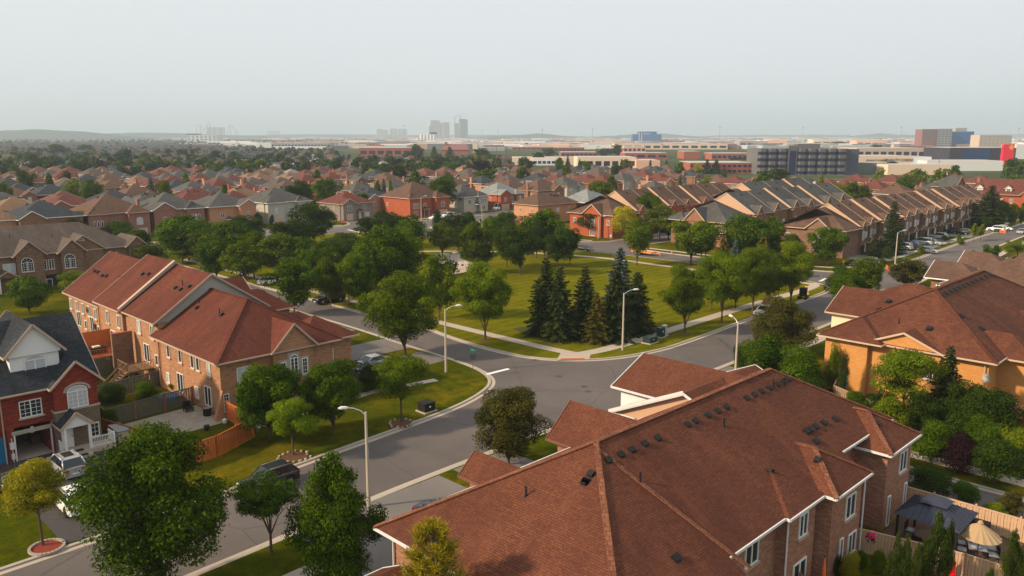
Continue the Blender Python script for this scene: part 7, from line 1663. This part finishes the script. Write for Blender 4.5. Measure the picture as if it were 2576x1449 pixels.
FB = [(1288, 1450, 397, 415, 'cream', 'low cream retail block left of the big spruces', None), (1340, 1398, 400, 416, 'white', 'white stepped retail block behind the small spruces', (1, 5)), (1452, 1600, 396, 425, 'cream', 'cream retail block with tall dark openings', (1, 7)), (1600, 1660, 404, 426, 'peach', 'peach low block beside the light mast', None), (1735, 1893, 410, 437, 'brickr', 'long red brick building left of the grey office', (2, 12)),
      (1790, 1893, 386, 402, 'brickr', 'red brick building on the slope behind the long red one', (1, 8)), (1545, 1830, 362, 376, 'cream', 'very long cream warehouse under the blue glass building', (1, 12)), (1488, 1567, 355, 362, 'peach', 'pink-peach band building near the horizon', None), (1932, 1978, 353, 372, 'peach', 'peach warehouse left of the light mast', None), (1978, 2014, 354, 372, 'grey', 'grey warehouse next to the peach one', None), (1860, 1932, 355, 372, 'grey', 'grey-green hall with dark windows behind the trees', (1, 4)),
      (2045, 2110, 352, 368, 'cream', 'cream shop with dark window at the middle distance', (1, 3)), (2154, 2230, 354, 370, 'peach', 'peach mall front with glass triangle', (1, 4)), (2262, 2320, 358, 372, 'beige', 'beige block right of the mall', None), (1288, 1408, 370, 377, 'brickr', 'row of low red units at the centre right', (1, 10)), (1395, 1470, 371, 382, 'brickb', 'row of dark red units behind the cream retail block', (1, 8)), (1411, 1503, 383, 394, 'brickr', 'red brick units with pale gables', (1, 8)), (1568, 1624, 369, 384, 'peach', 'row of peach-fronted red-roofed units', (1, 5)), (1571, 1680, 385, 400, 'brickr', 'red hall with dark shield shapes', (1, 4)), (1720, 1760, 381, 400, 'brickr', 'small red hall left of the slope trees', None), (1836, 1893, 396, 402, 'green', 'flat green-roofed strip before the red building', None),
      (683, 831, 359, 374, 'grey', 'long pale industrial hall with square windows left of centre', (1, 18)), (644, 683, 359, 372, 'white', 'white gabled hall left of the pale industrial hall', None), (904, 1034, 372, 394, 'brickr', 'long red school with dark windows left of centre', (1, 6)), (904, 945, 361, 370, 'cream', 'cream hall roof left of centre', None), (945, 1100, 362, 369, 'grey', 'long grey flat roof behind the school', None), (521, 632, 355, 367, 'white', 'long white low building below the coaster', (1, 9)), (1212, 1270, 371, 380, 'grey', 'grey low hall right of the church', None), (1189, 1201, 361, 384, 'cream', 'cream square tower beside the church', None),
      (471, 545, 340, 358, 'white', 'white and grey four-storey office left of centre', (4, 7)), (673, 702, 329, 344, 'dgrey', 'dark blue slab building on the left horizon', (3, 1)), (470, 492, 336, 355, 'navy', 'dark corner block of the white office', None), (250, 350, 340, 347, 'dgrey', 'dark low hall near the left horizon', None), (1115, 1200, 352, 358, 'peach', 'faint pink hall near the centre horizon line', None), (2150, 2240, 340, 347, 'pale', 'pale apartment row on the right horizon', None)]
for (a, c, t, b_, m, lb, wn) in FB: fb('commercial_building', lb, 'building', a, c, t, b_, m, 40 if b_ > 360 else 80, wins=wn)
# church
x, y = G(1145, 389, 0); e = empty('church', x, y, 0, 0, 'large brown-roofed church with red gable stack behind the houses', 'church'); g = MB(); g.box(-20, 20, 0, 22, 0, 7); put('wall', g.mesh('wall', [FM['brickr']]), e)
g = MB(); g.poly([(-21, -1, 7), (21, -1, 7), (15, 11, 15), (-15, 11, 15)]); g.poly([(21, 23, 7), (-21, 23, 7), (-15, 11, 15), (15, 11, 15)]); g.poly([(-21, 23, 7), (-21, -1, 7), (-15, 11, 15)]); g.poly([(21, -1, 7), (21, 23, 7), (15, 11, 15)]); put('roof', g.mesh('roof', [FM['brickb']]), e); g = MB(); g.box(-16, -12, 8, 12, 0, 17.5); put('stack', g.mesh('stack', [FM['brickr']]), e)
# hazy towers near the horizon
def tower(px0, px1, top, Y, m, label, r=24, c=6):
    Y *= 2
    x0 = (px0 - 1288) / F * Y * cp; x1 = (px1 - 1288) / F * Y * cp; h = zat(top, Y); w = x1 - x0
    e = empty('apartment_tower', (x0 + x1) / 2, Y, 0, R(12), label, 'tower'); g = MB(); g.box(-w / 2, w / 2, 0, w * .8, 0, h * .98); g.box(-w * .3, w * .2, w * .2, w * .6, h * .98, h); put('wall', g.mesh('wall', [FM[m]]), e)
    for i in range(c):
        g = MB(); u = -w / 2 + w * (i + .2) / c
        for k in range(r): g.box(u, u + w * .5 / c, -.4, 0, h * (k + .3) / r, h * (k + .75) / r)
        put('window_column', g.mesh('window_column', [FM['dgrey']]), e)
    return e
tower(1083, 1107, 302, 3300, 'beige', 'pale condominium tower, leftmost tall one at the centre horizon'); tower(1106, 1117, 309, 3400, 'pale', 'narrow bluish tower between the two condominium towers', c=2); tower(1115, 1131, 307, 3300, 'beige', 'ribbed condominium tower right of the narrow one', c=4); tower(1079, 1084, 317, 3250, 'pale', 'thin low tower left of the condominium group', c=1)
tower(1143, 1159, 309, 3400, 'beige', 'unfinished tower slab with crane at the centre horizon', c=4); tower(1157, 1177, 299, 3300, 'dgrey', 'dark round-topped tower with crane at the centre horizon', c=5)
for i, (a, c, t, lb) in enumerate(((948, 962, 324, 'faint block, first of the hazy cluster left of centre'), (962, 977, 326, 'faint block, second of the hazy cluster left of centre'), (982, 1000, 323, 'faint block, third of the hazy cluster left of centre'), (1003, 1025, 324, 'faint block, fourth of the hazy cluster left of centre'), (521, 562, 320, 'faint wide block beside the coaster'), (2205, 2220, 336, 'faint apartment block, left of the three on the right horizon'), (2236, 2248, 336, 'faint apartment block, middle of the three on the right horizon'), (2262, 2280, 337, 'faint apartment block, right of the three on the right horizon'))):
    tower(a, c, t, 4300, 'beige', lb, r=10, c=3)
for (px, top, Y, lb) in ((1145, 294, 3380, 'left tower crane on the unfinished tower'), (1158, 291, 3280, 'right tower crane above the round-topped tower')):
    Y *= 2; x = (px - 1288) / F * Y * cp; h = zat(top, Y); e = empty('tower_crane', x, Y - 5, 0, .3, lb, 'crane'); g = MB(); g.bar((0, 0, 0), (0, 0, h), 4, 4); put('mast', g.mesh('mast', [FM['dgrey']]), e); g = MB(); g.bar((-16, 0, h - 10), (28, 0, h + 18), 2.6, 2.6); put('jib', g.mesh('jib', [FM['dgrey']]), e)
# white silos
x, y = G(1076, 360, 0); e = empty('silo_group', x, y, 0, 0, 'cluster of tall white silos in front of the condominium towers', 'silos'); hs = zat(337, y)
for i in range(6): g = MB(); r = 5.5; g.tube([(-34 + i * 11.5, 0, 0), (-34 + i * 11.5, 0, hs * (.55 if i == 0 else 1 - .03 * (i % 3)))], r, 10); put('silo', g.mesh('silo', [FM['white']]), e)
g = MB(); g.box(8, 34, -4, 4, hs, hs + 6); put('loading_house', g.mesh('loading_house', [FM['navy']]), e)
# roller coaster silhouettes
def coaster(pts, Y, label):
    Y *= 2.2
    W3 = [((px - 1288) / F * Y * cp, 0, zat(py, Y)) for px, py in pts]; x0 = W3[0][0]
    e = empty('roller_coaster', x0, Y, 0, 0, label, 'roller coaster'); g = MB(); W3 = [(a - x0, 0, max(c, 1)) for a, _, c in W3]
    g.tube(W3, 3, 5); put('track', g.mesh('track', [FM['grey']]), e); g = MB()
    for (a, _, c) in W3[::2]: g.tube([(a - 3, -6, 0), (a, 0, c)], 2, 4); g.tube([(a + 3, 6, 0), (a, 0, c)], 2, 4)
    put('support', g.mesh('support', [FM['grey']]), e)
coaster([(508, 335), (512, 330), (524, 314), (527, 304), (530, 310), (532, 325), (534, 336)], 3600, 'tall pointed roller coaster peak on the left horizon'); coaster([(495, 320), (498, 313), (505, 314), (512, 324), (520, 332), (528, 338)], 3550, 'sloping coaster hill left of the tall peak'); coaster([(572, 335), (575, 322), (580, 313), (586, 317), (594, 328), (602, 337)], 3600, 'rounded coaster hill right of the tall peak')
# masts and poles
def mast(px, top, base, label, Y=None, head=True, name='light_mast'):
    x, y = G(px, base, 0)
    if Y: x, y = x * Y / y, Y
    h = zat(top, y); r = max(.1, y * .00022); e = empty(name, x, y, 0, 0, label, 'light mast' if head else 'pole'); g = MB(); g.tube([(0, 0, 0), (0, 0, h)], [r * 1.4, r], 6); put('pole', g.mesh('pole', [FM['grey'] if head else WG]), e)
    if head: g = MB(); g.box(-r * 6, r * 6, -r * 3, r * 3, h, h + r * 2); put('lamp_head', g.mesh('lamp_head', [FM['dgrey']]), e)
    else: g = MB(); g.box(-1.4, 1.4, -.1, .1, h - 1.2, h - .95); put('crossarm', g.mesh('crossarm', [WG]), e)
for (px, t, b_, lb) in ((1364, 326, 372, 'high light mast above the red units right of centre'), (1490, 325, 364, 'high light mast left of the blue glass building'), (1809, 320, 370, 'high light mast left of the grey hall'), (2017, 320, 372, 'high light mast behind the grey office'), (2264, 320, 368, 'high light mast beside the factory silo'), (2558, 323, 372, 'high light mast by the red pylon'), (1018, 316, 356, 'high light mast left of the silos'), (760, 322, 345, 'high light mast above the pale industrial hall'), (215, 311, 343, 'thick communication tower on the left horizon'), (1214, 329, 350, 'light mast right of the unfinished tower'), (1254, 327, 352, 'light mast between tower and retail blocks')): mast(px, t, b_, lb)
for (px, t, b_, lb) in ((2064, 371, 443, 'wooden power pole before the grey office'), (2360, 376, 430, 'wooden power pole behind the top right trees'), (1664, 361, 425, 'tall power pole right of the peach block'), (1865, 373, 440, 'power pole by the long red brick building'), (1504, 366, 418, 'power pole before the cream retail block'), (1365, 374, 410, 'power pole among trees right of centre'), (1180, 376, 405, 'power pole behind the church trees'), (1249, 366, 408, 'power pole right of the church')): mast(px, t, b_, lb, head=False, name='power_pole')
# distant low-rise mass
it = []; rr = random.Random(5)
mats = ['white', 'cream', 'beige', 'brickr', 'brickb', 'grey', 'dgrey', 'pale', 'peach', 'roofw']
for _ in range(2300):
    py = 341.5 + rr.random() ** 1.6 * (34 if True else 0); px = rr.uniform(430 if py > 350 else -60, 2640)
    if px < 900 and py > 352 and rr.random() < .8: continue
    x, y = G(px, py, 0); s = 1 + y / 3000
    w = rr.uniform(18, 70) * s; wi = mats.index(rr.choice(['white', 'white', 'cream', 'beige', 'grey', 'brickr', 'pale', 'peach', 'dgrey', 'brickb']))
    if not all((x - a) ** 2 + (y - c) ** 2 > 40 ** 2 for a, c in occ[-50:]): continue
    it.append((x, y, w, rr.uniform(20, 50), rr.uniform(5, 11), rr.uniform(-.2, .2), wi, mats.index('roofw') if rr.random() < .7 else 0, 0))
massof(it, 'distant_city', 'hazy band of distant warehouses and houses along the horizon', [FM[k] for k in mats])
# hills
def hill(px0, px1, top, Y, seed, label='low hazy ridge on the horizon'):
    rr = random.Random(seed); g = MB(); n = 26; x0 = (px0 - 1288) / F * Y * cp; x1 = (px1 - 1288) / F * Y * cp; h = zat(top, Y); a = []
    for i in range(n + 1): t = i / n; a.append((x0 + (x1 - x0) * t, h * (math.sin(math.pi * t) ** .45) * (.85 + .15 * math.sin(t * 9 + seed)) + rr.uniform(-1, 1) * 2))
    for (u0, z0), (u1, z1) in zip(a, a[1:]):
        g.poly([(u0, Y - 500, 0), (u1, Y - 500, 0), (u1, Y, z1), (u0, Y, z0)]); g.poly([(u0, Y, z0), (u1, Y, z1), (u1, Y + 900, 0), (u0, Y + 900, 0)])
    tag(put('hills', g.mesh('hills', [plain('wooded_hill', (.03, .05, .025), .95)])), label, None, None, 'structure')
hill(-400, 330, 323, 5200, 1); hill(100, 700, 333, 7000, 4); hill(1200, 1460, 336, 6000, 2); hill(1480, 1780, 335, 7000, 3); hill(2150, 2330, 335, 7500, 5); hill(500, 1500, 336.5, 9000, 6); hill(1700, 3000, 336, 9500, 7)
# ================================================================ haze
g = MB(); g.box(-30500, 30500, -30500, 30500, -2, 400)
hm = bpy.data.materials.new('smoke_haze'); hm.use_nodes = True; t = hm.node_tree; t.nodes.remove(t.nodes['Principled BSDF'])
pv = t.nodes.new('ShaderNodeVolumePrincipled'); pv.inputs['Color'].default_value = (.62, .73, .84, 1); pv.inputs['Density'].default_value = .00014; pv.inputs['Anisotropy'].default_value = .1
t.links.new(pv.outputs[0], t.nodes['Material Output'].inputs['Volume'])
hz = put('haze', g.mesh('haze', [hm])); tag(hz, 'thin pale smoke haze over the whole neighbourhood', None, None, 'stuff')
for o in bpy.data.objects:
    if o.get('label') and not 4 <= len(o['label'].split()) <= 16: print('LABEL', o.name, o['label'])
